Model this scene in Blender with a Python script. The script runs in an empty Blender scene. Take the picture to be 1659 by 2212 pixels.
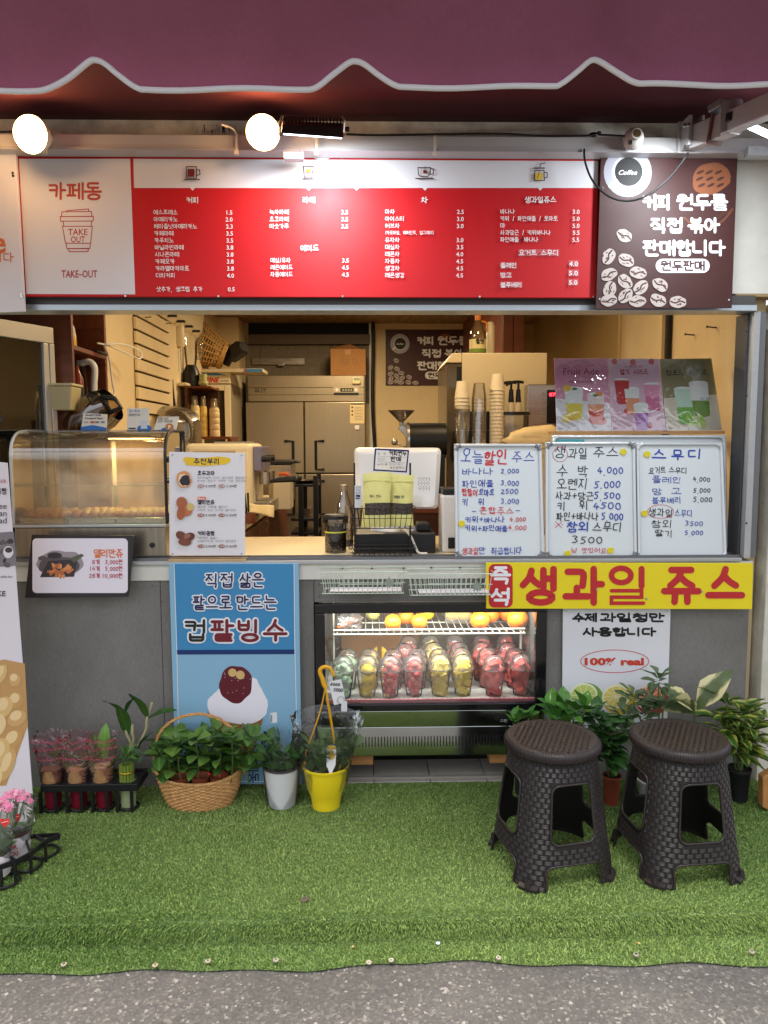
import bpy, bmesh, math, random
import numpy as np
from mathutils import Vector, Matrix, noise as mnoise

R = math.radians
rnd = random.Random(7)
scene = bpy.context.scene
COL = scene.collection

# ------------------------------------------------------------------ camera
F_PX, IMW, IMH = 1600.0, 1659.0, 2212.0
CAM_POS = Vector((0.0, 0.0, 1.51))
CAM_ROT = (Matrix.Rotation(R(-1.2), 3, 'Z') @ Matrix.Rotation(R(90 - 5.4), 3, 'X') @ Matrix.Rotation(R(-0.17), 3, 'Z'))
cam_data = bpy.data.cameras.new('camera')
cam_data.sensor_fit = 'HORIZONTAL'
cam_data.sensor_width = 36.0
cam_data.lens = 36.0 * F_PX / IMW
cam_data.clip_start = 0.05
cam_data.clip_end = 500
cam = bpy.data.objects.new('camera', cam_data)
cam.matrix_world = Matrix.Translation(CAM_POS) @ CAM_ROT.to_4x4()
COL.objects.link(cam)
scene.camera = cam

# ------------------------------------------------------------------ world, sun, exposure (night street: weak sky, soft weak key)
world = bpy.data.worlds.new('World')
scene.world = world
world.use_nodes = True
wn = world.node_tree
sky = wn.nodes.new('ShaderNodeTexSky')
sky.sky_type = 'NISHITA'
sky.sun_disc = False
SUN_EL, SUN_AZ = 76.0, 195.0
sky.sun_elevation = R(SUN_EL)
sky.sun_rotation = R(SUN_AZ)
sky.air_density = 1.0
sky.dust_density = 4.0
hs = wn.nodes.new('ShaderNodeHueSaturation'); hs.inputs['Saturation'].default_value = .3
wn.links.new(sky.outputs[0], hs.inputs['Color']); wn.links.new(hs.outputs[0], wn.nodes['Background'].inputs[0])
wn.nodes['Background'].inputs[1].default_value = 0.10
sun_data = bpy.data.lights.new('sun', 'SUN')
sun_data.energy = 1.5
sun_data.angle = R(40)
sun_data.color = (1.0, 0.97, 0.93)
sun = bpy.data.objects.new('sun', sun_data)
_az = R(SUN_AZ)
_sd = Vector((math.sin(_az) * math.cos(R(SUN_EL)), math.cos(_az) * math.cos(R(SUN_EL)), math.sin(R(SUN_EL))))
sun.rotation_euler = (-_sd).to_track_quat('-Z', 'Y').to_euler()
sun.location = (0, -3, 8)
COL.objects.link(sun)
scene.view_settings.view_transform = 'Standard'
scene.view_settings.look = 'None'
scene.view_settings.exposure = 1.75
scene.view_settings.gamma = 1.0
scene.view_settings.use_curve_mapping = False
scene.render.engine = 'CYCLES'
scene.cycles.max_bounces = 8
scene.cycles.transparent_max_bounces = 24
scene.cycles.caustics_reflective = False
scene.cycles.caustics_refractive = False
scene.cycles.sample_clamp_indirect = 4.0
try:
	scene.cycles.use_denoising = True
except Exception:
	pass

# ------------------------------------------------------------------ pixel <-> world (1659 x 2212 picture units)
def ray(u, v):
	return CAM_ROT @ Vector(((u - IMW / 2) / F_PX, -(v - IMH / 2) / F_PX, -1.0))
def at(u, v, Y):
	d = ray(u, v)
	return CAM_POS + d * (Y / d.y)
def at_z(u, v, z):
	d = ray(u, v)
	return CAM_POS + d * ((z - CAM_POS.z) / d.z)
def at_x(u, v, x):
	d = ray(u, v)
	return CAM_POS + d * (x / d.x)
def px(n, Y):
	"""length in metres of n picture units on the plane Y"""
	return n * Y / F_PX

# ------------------------------------------------------------------ materials
MATS = {}
def lin(c):
	return tuple((x / 12.92 if x <= 0.04045 else ((x + 0.055) / 1.055) ** 2.4) for x in [q / 255.0 for q in c[:3]])
def mat(name, rgb=(200, 200, 200), rough=0.5, metal=0.0, var=0.0, scale=20.0, bump=0.0, bscale=None, trans=0.0, alpha=1.0, coat=0.0,
		emit=None, estr=0.0, spec=0.5, ior=1.45, stretch=None, sheen=0.0, detail=4.0, translucent=0.0, thin=False, sss=0.0, rvar=0.0):
	if name in MATS:
		return MATS[name]
	m = bpy.data.materials.new(name)
	m.use_nodes = True
	nt = m.node_tree
	b = nt.nodes['Principled BSDF']
	c = lin(rgb)
	b.inputs['Base Color'].default_value = (*c, 1)
	b.inputs['Roughness'].default_value = rough
	b.inputs['Metallic'].default_value = metal
	b.inputs['Specular IOR Level'].default_value = spec
	b.inputs['IOR'].default_value = ior
	b.inputs['Transmission Weight'].default_value = trans
	b.inputs['Coat Weight'].default_value = coat
	b.inputs['Sheen Weight'].default_value = sheen
	b.inputs['Alpha'].default_value = alpha
	if sss:
		b.inputs['Subsurface Weight'].default_value = sss
		b.inputs['Subsurface Radius'].default_value = (0.01, 0.006, 0.004)
	if emit is not None:
		b.inputs['Emission Color'].default_value = (*lin(emit), 1)
		b.inputs['Emission Strength'].default_value = estr
	need = var or bump or rvar
	if need:
		tc = nt.nodes.new('ShaderNodeTexCoord')
		mp = nt.nodes.new('ShaderNodeMapping')
		if stretch:
			mp.inputs['Scale'].default_value = stretch
		nt.links.new(tc.outputs['Object'], mp.inputs['Vector'])
	if var or rvar:
		nz = nt.nodes.new('ShaderNodeTexNoise')
		nz.inputs['Scale'].default_value = scale
		nz.inputs['Detail'].default_value = detail
		nz.inputs['Roughness'].default_value = 0.6
		nt.links.new(mp.outputs[0], nz.inputs['Vector'])
	if var:
		rp = nt.nodes.new('ShaderNodeValToRGB')
		rp.color_ramp.elements[0].position = 0.3
		rp.color_ramp.elements[1].position = 0.7
		rp.color_ramp.elements[0].color = (*[max(0, x * (1 - var)) for x in c], 1)
		rp.color_ramp.elements[1].color = (*[min(1, x * (1 + var)) for x in c], 1)
		nt.links.new(nz.outputs['Fac'], rp.inputs['Fac'])
		nt.links.new(rp.outputs[0], b.inputs['Base Color'])
	if rvar:
		mr = nt.nodes.new('ShaderNodeMapRange')
		mr.inputs['From Min'].default_value = 0.3
		mr.inputs['From Max'].default_value = 0.7
		mr.inputs['To Min'].default_value = max(0.02, rough - rvar)
		mr.inputs['To Max'].default_value = min(1, rough + rvar)
		nt.links.new(nz.outputs['Fac'], mr.inputs['Value'])
		nt.links.new(mr.outputs[0], b.inputs['Roughness'])
	if bump:
		n2 = nt.nodes.new('ShaderNodeTexNoise')
		n2.inputs['Scale'].default_value = bscale or scale
		n2.inputs['Detail'].default_value = 3
		nt.links.new(mp.outputs[0], n2.inputs['Vector'])
		bp = nt.nodes.new('ShaderNodeBump')
		bp.inputs['Strength'].default_value = bump
		bp.inputs['Distance'].default_value = 0.01
		nt.links.new(n2.outputs['Fac'], bp.inputs['Height'])
		nt.links.new(bp.outputs[0], b.inputs['Normal'])
	if translucent:
		tl = nt.nodes.new('ShaderNodeBsdfTranslucent')
		tl.inputs[0].default_value = (*[min(1, x * 1.3) for x in c], 1)
		mx = nt.nodes.new('ShaderNodeMixShader')
		mx.inputs[0].default_value = translucent
		out = nt.nodes['Material Output']
		nt.links.new(b.outputs[0], mx.inputs[1])
		nt.links.new(tl.outputs[0], mx.inputs[2])
		nt.links.new(mx.outputs[0], out.inputs[0])
	MATS[name] = m
	return m

def film(name, rgb=(255, 255, 255), gloss=0.1, rough=0.05, haze=0.0, hazec=(255, 255, 255), bump=0.0, bscale=30, fior=1.45):
	"""thin clear sheet: transparent, a fresnel gloss and optional diffuse haze"""
	if name in MATS:
		return MATS[name]
	m = bpy.data.materials.new(name)
	m.use_nodes = True
	nt = m.node_tree
	nt.nodes.remove(nt.nodes['Principled BSDF'])
	out = nt.nodes['Material Output']
	tr = nt.nodes.new('ShaderNodeBsdfTransparent')
	tr.inputs[0].default_value = (*lin(rgb), 1)
	gl = nt.nodes.new('ShaderNodeBsdfGlossy')
	gl.inputs['Roughness'].default_value = rough
	fr = nt.nodes.new('ShaderNodeFresnel')
	fr.inputs[0].default_value = fior
	mul = nt.nodes.new('ShaderNodeMath')
	mul.operation = 'MULTIPLY_ADD'
	mul.inputs[1].default_value = 1.0
	mul.inputs[2].default_value = gloss - 0.04
	mul.use_clamp = True
	nt.links.new(fr.outputs[0], mul.inputs[0])
	mx = nt.nodes.new('ShaderNodeMixShader')
	nt.links.new(mul.outputs[0], mx.inputs[0])
	last = tr.outputs[0]
	if haze:
		df = nt.nodes.new('ShaderNodeBsdfDiffuse')
		df.inputs[0].default_value = (*lin(hazec), 1)
		tl = nt.nodes.new('ShaderNodeBsdfTranslucent')
		tl.inputs[0].default_value = (*lin(hazec), 1)
		mh0 = nt.nodes.new('ShaderNodeMixShader')
		nt.links.new(df.outputs[0], mh0.inputs[1]); nt.links.new(tl.outputs[0], mh0.inputs[2])
		mh = nt.nodes.new('ShaderNodeMixShader')
		mh.inputs[0].default_value = haze
		nt.links.new(tr.outputs[0], mh.inputs[1])
		nt.links.new(mh0.outputs[0], mh.inputs[2])
		last = mh.outputs[0]
	if bump:
		tc = nt.nodes.new('ShaderNodeTexCoord')
		n2 = nt.nodes.new('ShaderNodeTexNoise')
		n2.inputs['Scale'].default_value = bscale
		n2.inputs['Detail'].default_value = 3
		n2.inputs['Distortion'].default_value = 1.5
		nt.links.new(tc.outputs['Object'], n2.inputs['Vector'])
		bp = nt.nodes.new('ShaderNodeBump')
		bp.inputs['Strength'].default_value = bump
		bp.inputs['Distance'].default_value = 0.02
		nt.links.new(n2.outputs['Fac'], bp.inputs['Height'])
		nt.links.new(bp.outputs[0], gl.inputs['Normal'])
		nt.links.new(bp.outputs[0], fr.inputs['Normal'])
	nt.links.new(last, mx.inputs[1])
	nt.links.new(gl.outputs[0], mx.inputs[2])
	nt.links.new(mx.outputs[0], out.inputs[0])
	MATS[name] = m
	return m

def lamp_mat(name, rgb, strength):
	if name in MATS:
		return MATS[name]
	m = bpy.data.materials.new(name)
	m.use_nodes = True
	nt = m.node_tree
	nt.nodes.remove(nt.nodes['Principled BSDF'])
	e = nt.nodes.new('ShaderNodeEmission')
	e.inputs[0].default_value = (*lin(rgb), 1)
	e.inputs[1].default_value = strength
	nt.links.new(e.outputs[0], nt.nodes['Material Output'].inputs[0])
	MATS[name] = m
	return m

def grime(m, amount=.2, scale=2.5, detail=6.0, stretch=None):
	nt = m.node_tree; b = nt.nodes['Principled BSDF']; s = b.inputs['Base Color']
	mx = nt.nodes.new('ShaderNodeMix'); mx.data_type = 'RGBA'; mx.blend_type = 'MULTIPLY'; mx.inputs[0].default_value = 1.0
	if s.is_linked: nt.links.new(s.links[0].from_socket, mx.inputs[6])
	else: mx.inputs[6].default_value = s.default_value[:]
	tc = nt.nodes.new('ShaderNodeTexCoord'); mp = nt.nodes.new('ShaderNodeMapping'); nz = nt.nodes.new('ShaderNodeTexNoise')
	if stretch: mp.inputs['Scale'].default_value = stretch
	nz.inputs['Scale'].default_value = scale; nz.inputs['Detail'].default_value = detail; nz.inputs['Roughness'].default_value = .7
	rp = nt.nodes.new('ShaderNodeValToRGB'); e = rp.color_ramp.elements
	e[0].position = .32; e[0].color = (1 - amount, 1 - amount * 1.05, 1 - amount * 1.12, 1); e[1].position = .62; e[1].color = (1, 1, 1, 1)
	nt.links.new(tc.outputs['Object'], mp.inputs[0]); nt.links.new(mp.outputs[0], nz.inputs['Vector']); nt.links.new(nz.outputs['Fac'], rp.inputs[0])
	nt.links.new(rp.outputs[0], mx.inputs[7]); nt.links.new(mx.outputs[2], s)
	return m
# ------------------------------------------------------------------ objects
def tag(o, label=None, cat=None, group=None, kind=None):
	if label: o['label'] = label
	if cat: o['category'] = cat
	if group: o['group'] = group
	if kind: o['kind'] = kind
	return o
def empty(name, loc, label=None, cat=None, group=None, rz=0.0):
	o = bpy.data.objects.new(name, None)
	o.location = loc
	o.rotation_euler = (0, 0, rz)
	o.empty_display_size = 0.05
	COL.objects.link(o)
	return tag(o, label, cat, group)
def copy_tree(o, parent=None):
	c = o.copy()
	COL.objects.link(c)
	c.parent = parent
	for ch in list(o.children):
		copy_tree(ch, c)
	return c
def wloc(o):
	v = Vector(o.location)
	p = o.parent
	while p is not None:
		v = p.matrix_basis @ v
		p = p.parent
	return v

class MB:
	"""collects shapes in world space (or local space) and links them as one mesh object"""
	def __init__(s):
		s.v = []; s.f = []; s.m = []
	def add(s, verts, faces, mi=0):
		n = len(s.v)
		s.v.extend([tuple(p) for p in verts])
		s.f.extend([tuple(i + n for i in f) for f in faces])
		s.m.extend([mi] * len(faces))
		return s
	def box(s, x0, x1, y0, y1, z0, z1, mi=0):
		v = [(x, y, z) for z in (z0, z1) for y in (y0, y1) for x in (x0, x1)]
		return s.add(v, [(0, 2, 3, 1), (4, 5, 7, 6), (0, 1, 5, 4), (2, 6, 7, 3), (0, 4, 6, 2), (1, 3, 7, 5)], mi)
	def hexa(s, v, mi=0):
		"""8 corners: bottom 0-3 ccw, top 4-7"""
		return s.add(v, [(0, 3, 2, 1), (4, 5, 6, 7), (0, 1, 5, 4), (1, 2, 6, 5), (2, 3, 7, 6), (3, 0, 4, 7)], mi)
	def slab(s, q, t, mi=0):
		"""quad of 4 points, made t thick along +Y"""
		b = [Vector(p) + Vector((0, t, 0)) for p in q]
		return s.hexa(list(q) + b, mi)
	def quad(s, a, b, c, d, mi=0):
		return s.add([a, b, c, d], [(0, 1, 2, 3)], mi)
	def cyl(s, p0, p1, r0, r1=None, n=16, caps=True, mi=0):
		r1 = r0 if r1 is None else r1
		p0, p1 = Vector(p0), Vector(p1)
		d = (p1 - p0).normalized()
		a = d.orthogonal().normalized()
		b = d.cross(a)
		v = []
		for p, r in ((p0, r0), (p1, r1)):
			for k in range(n):
				t = 2 * math.pi * k / n
				v.append(p + (a * math.cos(t) + b * math.sin(t)) * r)
		f = [(k, (k + 1) % n, n + (k + 1) % n, n + k) for k in range(n)]
		if caps:
			f += [tuple(range(n - 1, -1, -1)), tuple(range(n, 2 * n))]
		return s.add(v, f, mi)
	def tube(s, pts, r, n=8, closed=False, mi=0, caps=True):
		pts = [Vector(p) for p in pts]
		N = len(pts)
		rr = r if isinstance(r, (list, tuple)) else [r] * N
		v = []; prev = None
		for i, p in enumerate(pts):
			if closed:
				d = pts[(i + 1) % N] - pts[i - 1]
			else:
				d = pts[min(i + 1, N - 1)] - pts[max(i - 1, 0)]
			d = d.normalized() if d.length > 1e-9 else Vector((0, 0, 1))
			a = d.orthogonal().normalized() if prev is None else (prev - d * prev.dot(d))
			a = a.normalized() if a.length > 1e-6 else d.orthogonal().normalized()
			prev = a
			b = d.cross(a)
			for k in range(n):
				t = 2 * math.pi * k / n
				v.append(p + (a * math.cos(t) + b * math.sin(t)) * rr[i])
		f = []
		for i in range(N if closed else N - 1):
			j = (i + 1) % N
			f += [(i * n + k, i * n + (k + 1) % n, j * n + (k + 1) % n, j * n + k) for k in range(n)]
		if caps and not closed:
			f += [tuple(range(n - 1, -1, -1)), tuple(range((N - 1) * n, N * n))]
		return s.add(v, f, mi)
	def lathe(s, prof, c=(0, 0, 0), n=24, mi=0, sx=1.0, sy=1.0):
		v = []; f = []
		for (r, z) in prof:
			for k in range(n):
				t = 2 * math.pi * k / n
				v.append((c[0] + r * math.cos(t) * sx, c[1] + r * math.sin(t) * sy, c[2] + z))
		for i in range(len(prof) - 1):
			for k in range(n):
				k2 = (k + 1) % n
				f.append((i * n + k, i * n + k2, (i + 1) * n + k2, (i + 1) * n + k))
		if prof[0][0] > 1e-5 and False:
			f.append(tuple(range(n - 1, -1, -1)))
		return s.add(v, f, mi)
	def disc(s, c, r, n=20, normal=(0, 0, 1), mi=0):
		d = Vector(normal).normalized(); a = d.orthogonal().normalized(); b = d.cross(a); c = Vector(c)
		return s.add([c + (a * math.cos(2 * math.pi * k / n) + b * math.sin(2 * math.pi * k / n)) * r for k in range(n)], [tuple(range(n))], mi)
	def ball(s, c, r, sc=(1, 1, 1), nu=16, nv=10, mi=0, jit=0.0, seed=0.0, rot=None):
		v = []; f = []
		for i in range(nv + 1):
			ph = math.pi * i / nv
			for k in range(nu):
				t = 2 * math.pi * k / nu
				q = Vector((math.sin(ph) * math.cos(t), math.sin(ph) * math.sin(t), math.cos(ph)))
				if jit:
					q = q * (1 + jit * mnoise.noise(q * 2.3 + Vector((seed, seed * 1.7, 0))))
				q = Vector((q.x * sc[0], q.y * sc[1], q.z * sc[2])) * r
				if rot is not None:
					q = rot @ q
				v.append(Vector(c) + q)
		for i in range(nv):
			for k in range(nu):
				k2 = (k + 1) % nu
				f.append((i * nu + k, (i + 1) * nu + k, (i + 1) * nu + k2, i * nu + k2))
		return s.add(v, f, mi)
	def prism(s, poly, y0, y1, mi=0):
		"""poly: list of (x, z); extruded from y0 to y1"""
		n = len(poly)
		v = [(x, y0, z) for x, z in poly] + [(x, y1, z) for x, z in poly]
		f = [tuple(range(n)), tuple(range(2 * n - 1, n - 1, -1))] + [(k, n + k, n + (k + 1) % n, (k + 1) % n) for k in range(n)]
		return s.add(v, f, mi)
	def move(s, mtx):
		s.v = [tuple(mtx @ Vector(p)) for p in s.v]
		return s
	def build(s, name, mats, parent=None, smooth=None, bevel=0.0, seg=2, local=False, origin=None, solid=0.0, fixn=True):
		"""world-space vertices; parented objects are stored relative to the parent's place"""
		me = bpy.data.meshes.new(name)
		base = Vector((0, 0, 0))
		if not local:
			if parent is not None:
				M = Matrix.Identity(4)
				p = parent
				while p is not None:
					M = p.matrix_basis @ M
					p = p.parent
				Mi = M.inverted()
				vs = [tuple(Mi @ Vector(p)) for p in s.v]
			elif s.v:
				if origin is None:
					a = np.array(s.v)
					base = Vector(((a[:, 0].min() + a[:, 0].max()) / 2, (a[:, 1].min() + a[:, 1].max()) / 2, a[:, 2].min()))
				else:
					base = Vector(origin)
				vs = [tuple(Vector(p) - base) for p in s.v]
		else:
			vs = s.v
		me.from_pydata(vs, [], s.f)
		if not isinstance(mats, (list, tuple)):
			mats = [mats]
		for m in mats:
			me.materials.append(m)
		if len(mats) > 1:
			me.polygons.foreach_set('material_index', s.m)
		if fixn and len(s.f) < 60000:
			bm = bmesh.new(); bm.from_mesh(me)
			bmesh.ops.recalc_face_normals(bm, faces=bm.faces)
			bm.to_mesh(me); bm.free()
		if smooth is not None:
			me.polygons.foreach_set('use_smooth', [True] * len(me.polygons))
			if smooth < 180:
				me.set_sharp_from_angle(angle=R(smooth))
		me.update()
		o = bpy.data.objects.new(name, me)
		COL.objects.link(o)
		if parent is not None:
			o.parent = parent
		else:
			o.location = base
		if solid:
			md = o.modifiers.new('solid', 'SOLIDIFY'); md.thickness = solid
		if bevel:
			md = o.modifiers.new('bevel', 'BEVEL'); md.width = bevel; md.segments = seg; md.limit_method = 'ANGLE'; md.angle_limit = R(40)
			md.harden_normals = False
		return o

def smoothpath(pts, n=6, closed=False):
	"""Catmull-Rom through the points"""
	P = [Vector(p) for p in pts]
	out = []
	N = len(P)
	rng = range(N) if closed else range(N - 1)
	for i in rng:
		p0 = P[(i - 1) % N] if closed or i > 0 else P[0]
		p1 = P[i]; p2 = P[(i + 1) % N]
		p3 = P[(i + 2) % N] if closed or i + 2 < N else P[-1]
		for k in range(n):
			t = k / n
			out.append(0.5 * ((2 * p1) + (p2 - p0) * t + (2 * p0 - 5 * p1 + 4 * p2 - p3) * t * t + (3 * p1 - p0 - 3 * p2 + p3) * t ** 3))
	if not closed:
		out.append(P[-1])
	return out

# ------------------------------------------------------------------ lettering
_TEXT = {}
def text_mesh(s, off=0.0, res=2):
	key = (s, round(off, 4), res)
	if key not in _TEXT:
		c = bpy.data.curves.new('lettering', 'FONT')
		c.body = s
		c.size = 1.0
		c.offset = off
		c.resolution_u = res
		o = bpy.data.objects.new('lettering', c)
		me = bpy.data.meshes.new_from_object(o)
		V = [(v.co.x, v.co.y) for v in me.vertices]
		Fc = [tuple(p.vertices) for p in me.polygons]
		bpy.data.objects.remove(o)
		bpy.data.curves.remove(c)
		bpy.data.meshes.remove(me)
		_TEXT[key] = (V, Fc)
	return _TEXT[key]

CHO = 'ㄱㄲㄴㄷㄸㄹㅁㅂㅃㅅㅆㅇㅈㅉㅊㅋㅌㅍㅎ'
JUNG = 'ㅏㅐㅑㅒㅓㅔㅕㅖㅗㅘㅙㅚㅛㅜㅝㅞㅟㅠㅡㅢㅣ'
JONG = ['', 'ㄱ', 'ㄲ', 'ㄱㅅ', 'ㄴ', 'ㄴㅈ', 'ㄴㅎ', 'ㄷ', 'ㄹ', 'ㄹㄱ', 'ㄹㅁ', 'ㄹㅂ', 'ㄹㅅ', 'ㄹㅌ', 'ㄹㅍ', 'ㄹㅎ', 'ㅁ', 'ㅂ', 'ㅂㅅ', 'ㅅ', 'ㅆ', 'ㅇ', 'ㅈ', 'ㅊ', 'ㅋ', 'ㅌ', 'ㅍ', 'ㅎ']
def _ell(cx, cy, rx, ry, n=14):
	return [(cx + rx * math.sin(2 * math.pi * k / n), cy + ry * math.cos(2 * math.pi * k / n)) for k in range(n + 1)]
_J = {
	'ㄱ': [[(0, .92), (.95, .92), (.85, .0)]], 'ㄴ': [[(0, 1), (0, .05), (1, .05)]], 'ㄷ': [[(1, .95), (.03, .95), (.03, .05), (1, .05)]],
	'ㄹ': [[(0, .97), (.95, .97), (.95, .52), (.03, .52), (.03, .04), (1, .04)]], 'ㅁ': [[(.05, .95), (.05, .05), (.95, .05), (.95, .95), (.05, .95)]],
	'ㅂ': [[(.06, 1), (.06, .04), (.94, .04), (.94, 1)], [(.06, .55), (.94, .55)]], 'ㅅ': [[(.52, 1), (.4, .5), (0, 0)], [(.45, .6), (.7, .25), (1, .02)]],
	'ㅇ': [_ell(.5, .5, .48, .5)], 'ㅈ': [[(.05, .95), (.95, .95)], [(.52, .95), (.38, .45), (0, 0)], [(.45, .55), (.7, .22), (1, 0)]],
	'ㅊ': [[(.35, 1), (.65, 1)], [(.05, .74), (.95, .74)], [(.52, .74), (.38, .36), (0, 0)], [(.45, .45), (.7, .2), (1, 0)]],
	'ㅋ': [[(0, .92), (.95, .92), (.85, 0)], [(.05, .5), (.9, .5)]], 'ㅌ': [[(1, .97), (.03, .97), (.03, .04), (1, .04)], [(.03, .5), (.95, .5)]],
	'ㅍ': [[(.02, .95), (.98, .95)], [(.3, .95), (.3, .05)], [(.7, .95), (.7, .05)], [(0, .05), (1, .05)]],
	'ㅎ': [[(.35, 1), (.65, 1)], [(.02, .78), (.98, .78)], _ell(.5, .3, .38, .3)],
}
for _d, _s in (('ㄲ', 'ㄱ'), ('ㄸ', 'ㄷ'), ('ㅃ', 'ㅂ'), ('ㅆ', 'ㅅ'), ('ㅉ', 'ㅈ')):
	_J[_d] = [[(x * .44 + k * .54, y) for x, y in st] for k in (0, 1) for st in _J[_s]]
_VV = {'ㅏ': [[(.3, 1), (.3, 0)], [(.3, .55), (1, .55)]], 'ㅐ': [[(.1, .95), (.1, .05)], [(.1, .52), (.85, .52)], [(.85, 1), (.85, 0)]],
	   'ㅑ': [[(.3, 1), (.3, 0)], [(.3, .66), (1, .66)], [(.3, .42), (1, .42)]], 'ㅓ': [[(.8, 1), (.8, 0)], [(.0, .55), (.8, .55)]],
	   'ㅔ': [[(.5, .95), (.5, .05)], [(.0, .55), (.5, .55)], [(.95, 1), (.95, 0)]], 'ㅕ': [[(.8, 1), (.8, 0)], [(0, .68), (.8, .68)], [(0, .42), (.8, .42)]],
	   'ㅖ': [[(.5, .95), (.5, .05)], [(0, .66), (.5, .66)], [(0, .42), (.5, .42)], [(.95, 1), (.95, 0)]], 'ㅒ': [[(.1, .95), (.1, .05)], [(.1, .62), (.85, .62)], [(.1, .4), (.85, .4)], [(.85, 1), (.85, 0)]], 'ㅣ': [[(.55, 1), (.55, 0)]]}
_HV = {'ㅗ': [[(.5, 1), (.5, .3)], [(0, .25), (1, .25)]], 'ㅛ': [[(.33, 1), (.33, .3)], [(.67, 1), (.67, .3)], [(0, .25), (1, .25)]], 'ㅜ': [[(0, .8), (1, .8)], [(.52, .8), (.52, 0)]],
	   'ㅠ': [[(0, .8), (1, .8)], [(.33, .8), (.3, 0)], [(.67, .8), (.68, 0)]], 'ㅡ': [[(0, .5), (1, .5)]]}
_MIX = {'ㅘ': ('ㅗ', 'ㅏ'), 'ㅙ': ('ㅗ', 'ㅐ'), 'ㅚ': ('ㅗ', 'ㅣ'), 'ㅝ': ('ㅜ', 'ㅓ'), 'ㅞ': ('ㅜ', 'ㅔ'), 'ㅟ': ('ㅜ', 'ㅣ'), 'ㅢ': ('ㅡ', 'ㅣ')}
_DG = {'0': [_ell(.5, .45, .42, .45)], '1': [[(.5, 1), (.5, 0)]], '2': [[(.1, .8), (.5, 1), (.85, .72), (.5, .35), (.05, .03), (.95, .03)]], '3': [[(.1, .95), (.5, 1), (.85, .78), (.4, .55), (.9, .28), (.5, 0), (.05, .08)]],
	   '4': [[(.5, 1), (.05, .38), (.98, .36)], [(.7, .65), (.62, 0)]], '5': [[(.25, .95), (.2, .58), (.6, .62), (.85, .3), (.5, 0), (.08, .05)], [(.25, .95), (.9, 1)]], '6': [[(.7, 1), (.2, .5), (.3, .05), (.75, .1), (.7, .42), (.2, .35)]],
	   '7': [[(.05, .95), (.9, .95), (.4, 0)]], '8': [_ell(.5, .75, .3, .25), _ell(.5, .25, .4, .25)], '9': [_ell(.45, .7, .35, .28), [(.8, .7), (.6, 0)]],
	   '+': [[(.1, .5), (.9, .5)], [(.5, .9), (.5, .1)]], '-': [[(.1, .5), (.9, .5)]], '.': [[(.4, .03), (.5, .0)]], ',': [[(.5, .05), (.35, -.15)]], '※': [[(.1, .9), (.9, .1)], [(.1, .1), (.9, .9)], [(.02, .5), (.1, .5)], [(.9, .5), (.98, .5)]], '/': [[(.2, 0), (.8, 1)]], '(': [[(.7, 1), (.35, .5), (.7, 0)]], ')': [[(.3, 1), (.65, .5), (.3, 0)]], '!': [[(.5, 1), (.5, .3)], [(.5, .06), (.5, .0)]], ':': [[(.5, .7), (.5, .65)], [(.5, .3), (.5, .25)]], '~': [[(0, .5), (.3, .6), (.7, .4), (1, .5)]]}
def _fit(strokes, x0, x1, y0, y1):
	return [[(x0 + x * (x1 - x0), y0 + y * (y1 - y0)) for x, y in st] for st in strokes]
def glyph(ch):
	"""strokes of one character in a unit box; Hangul is put together from its letters"""
	o = ord(ch)
	if not (0xAC00 <= o <= 0xD7A3):
		return _DG.get(ch, [])
	o -= 0xAC00
	c, j, t = CHO[o // 588], JUNG[(o % 588) // 28], JONG[o % 28]
	lo = 0.0 if not t else 0.40
	out = []
	def Y(a):
		return lo + a * (1 - lo)
	if j in _VV:
		out += _fit(_J[c], .03, .52, Y(.2), Y(.92))
		w0 = .6 if j not in 'ㅔㅖ' else .5
		out += _fit(_VV[j], w0, 1.0, Y(0.02), 1.0)
	elif j in _HV:
		out += _fit(_J[c], .18, .82, Y(.5), Y(1.0))
		out += _fit(_HV[j], .0, 1.0, Y(0.02), Y(.42))
	else:
		h, v = _MIX[j]
		out += _fit(_J[c], .06, .54, Y(.5), Y(.96))
		out += _fit(_HV[h], .0, .62, Y(.1), Y(.44))
		out += _fit(_VV[v], .68 if v not in 'ㅓㅔ' else .6, 1.0, Y(0), 1.0)
	if t:
		if len(t) == 1:
			out += _fit(_J[t], .2, .92, 0.0, .31)
		else:
			out += _fit(_J[t[0]], .12, .5, 0, .31) + _fit(_J[t[1]], .58, .98, 0, .31)
	return out

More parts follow.
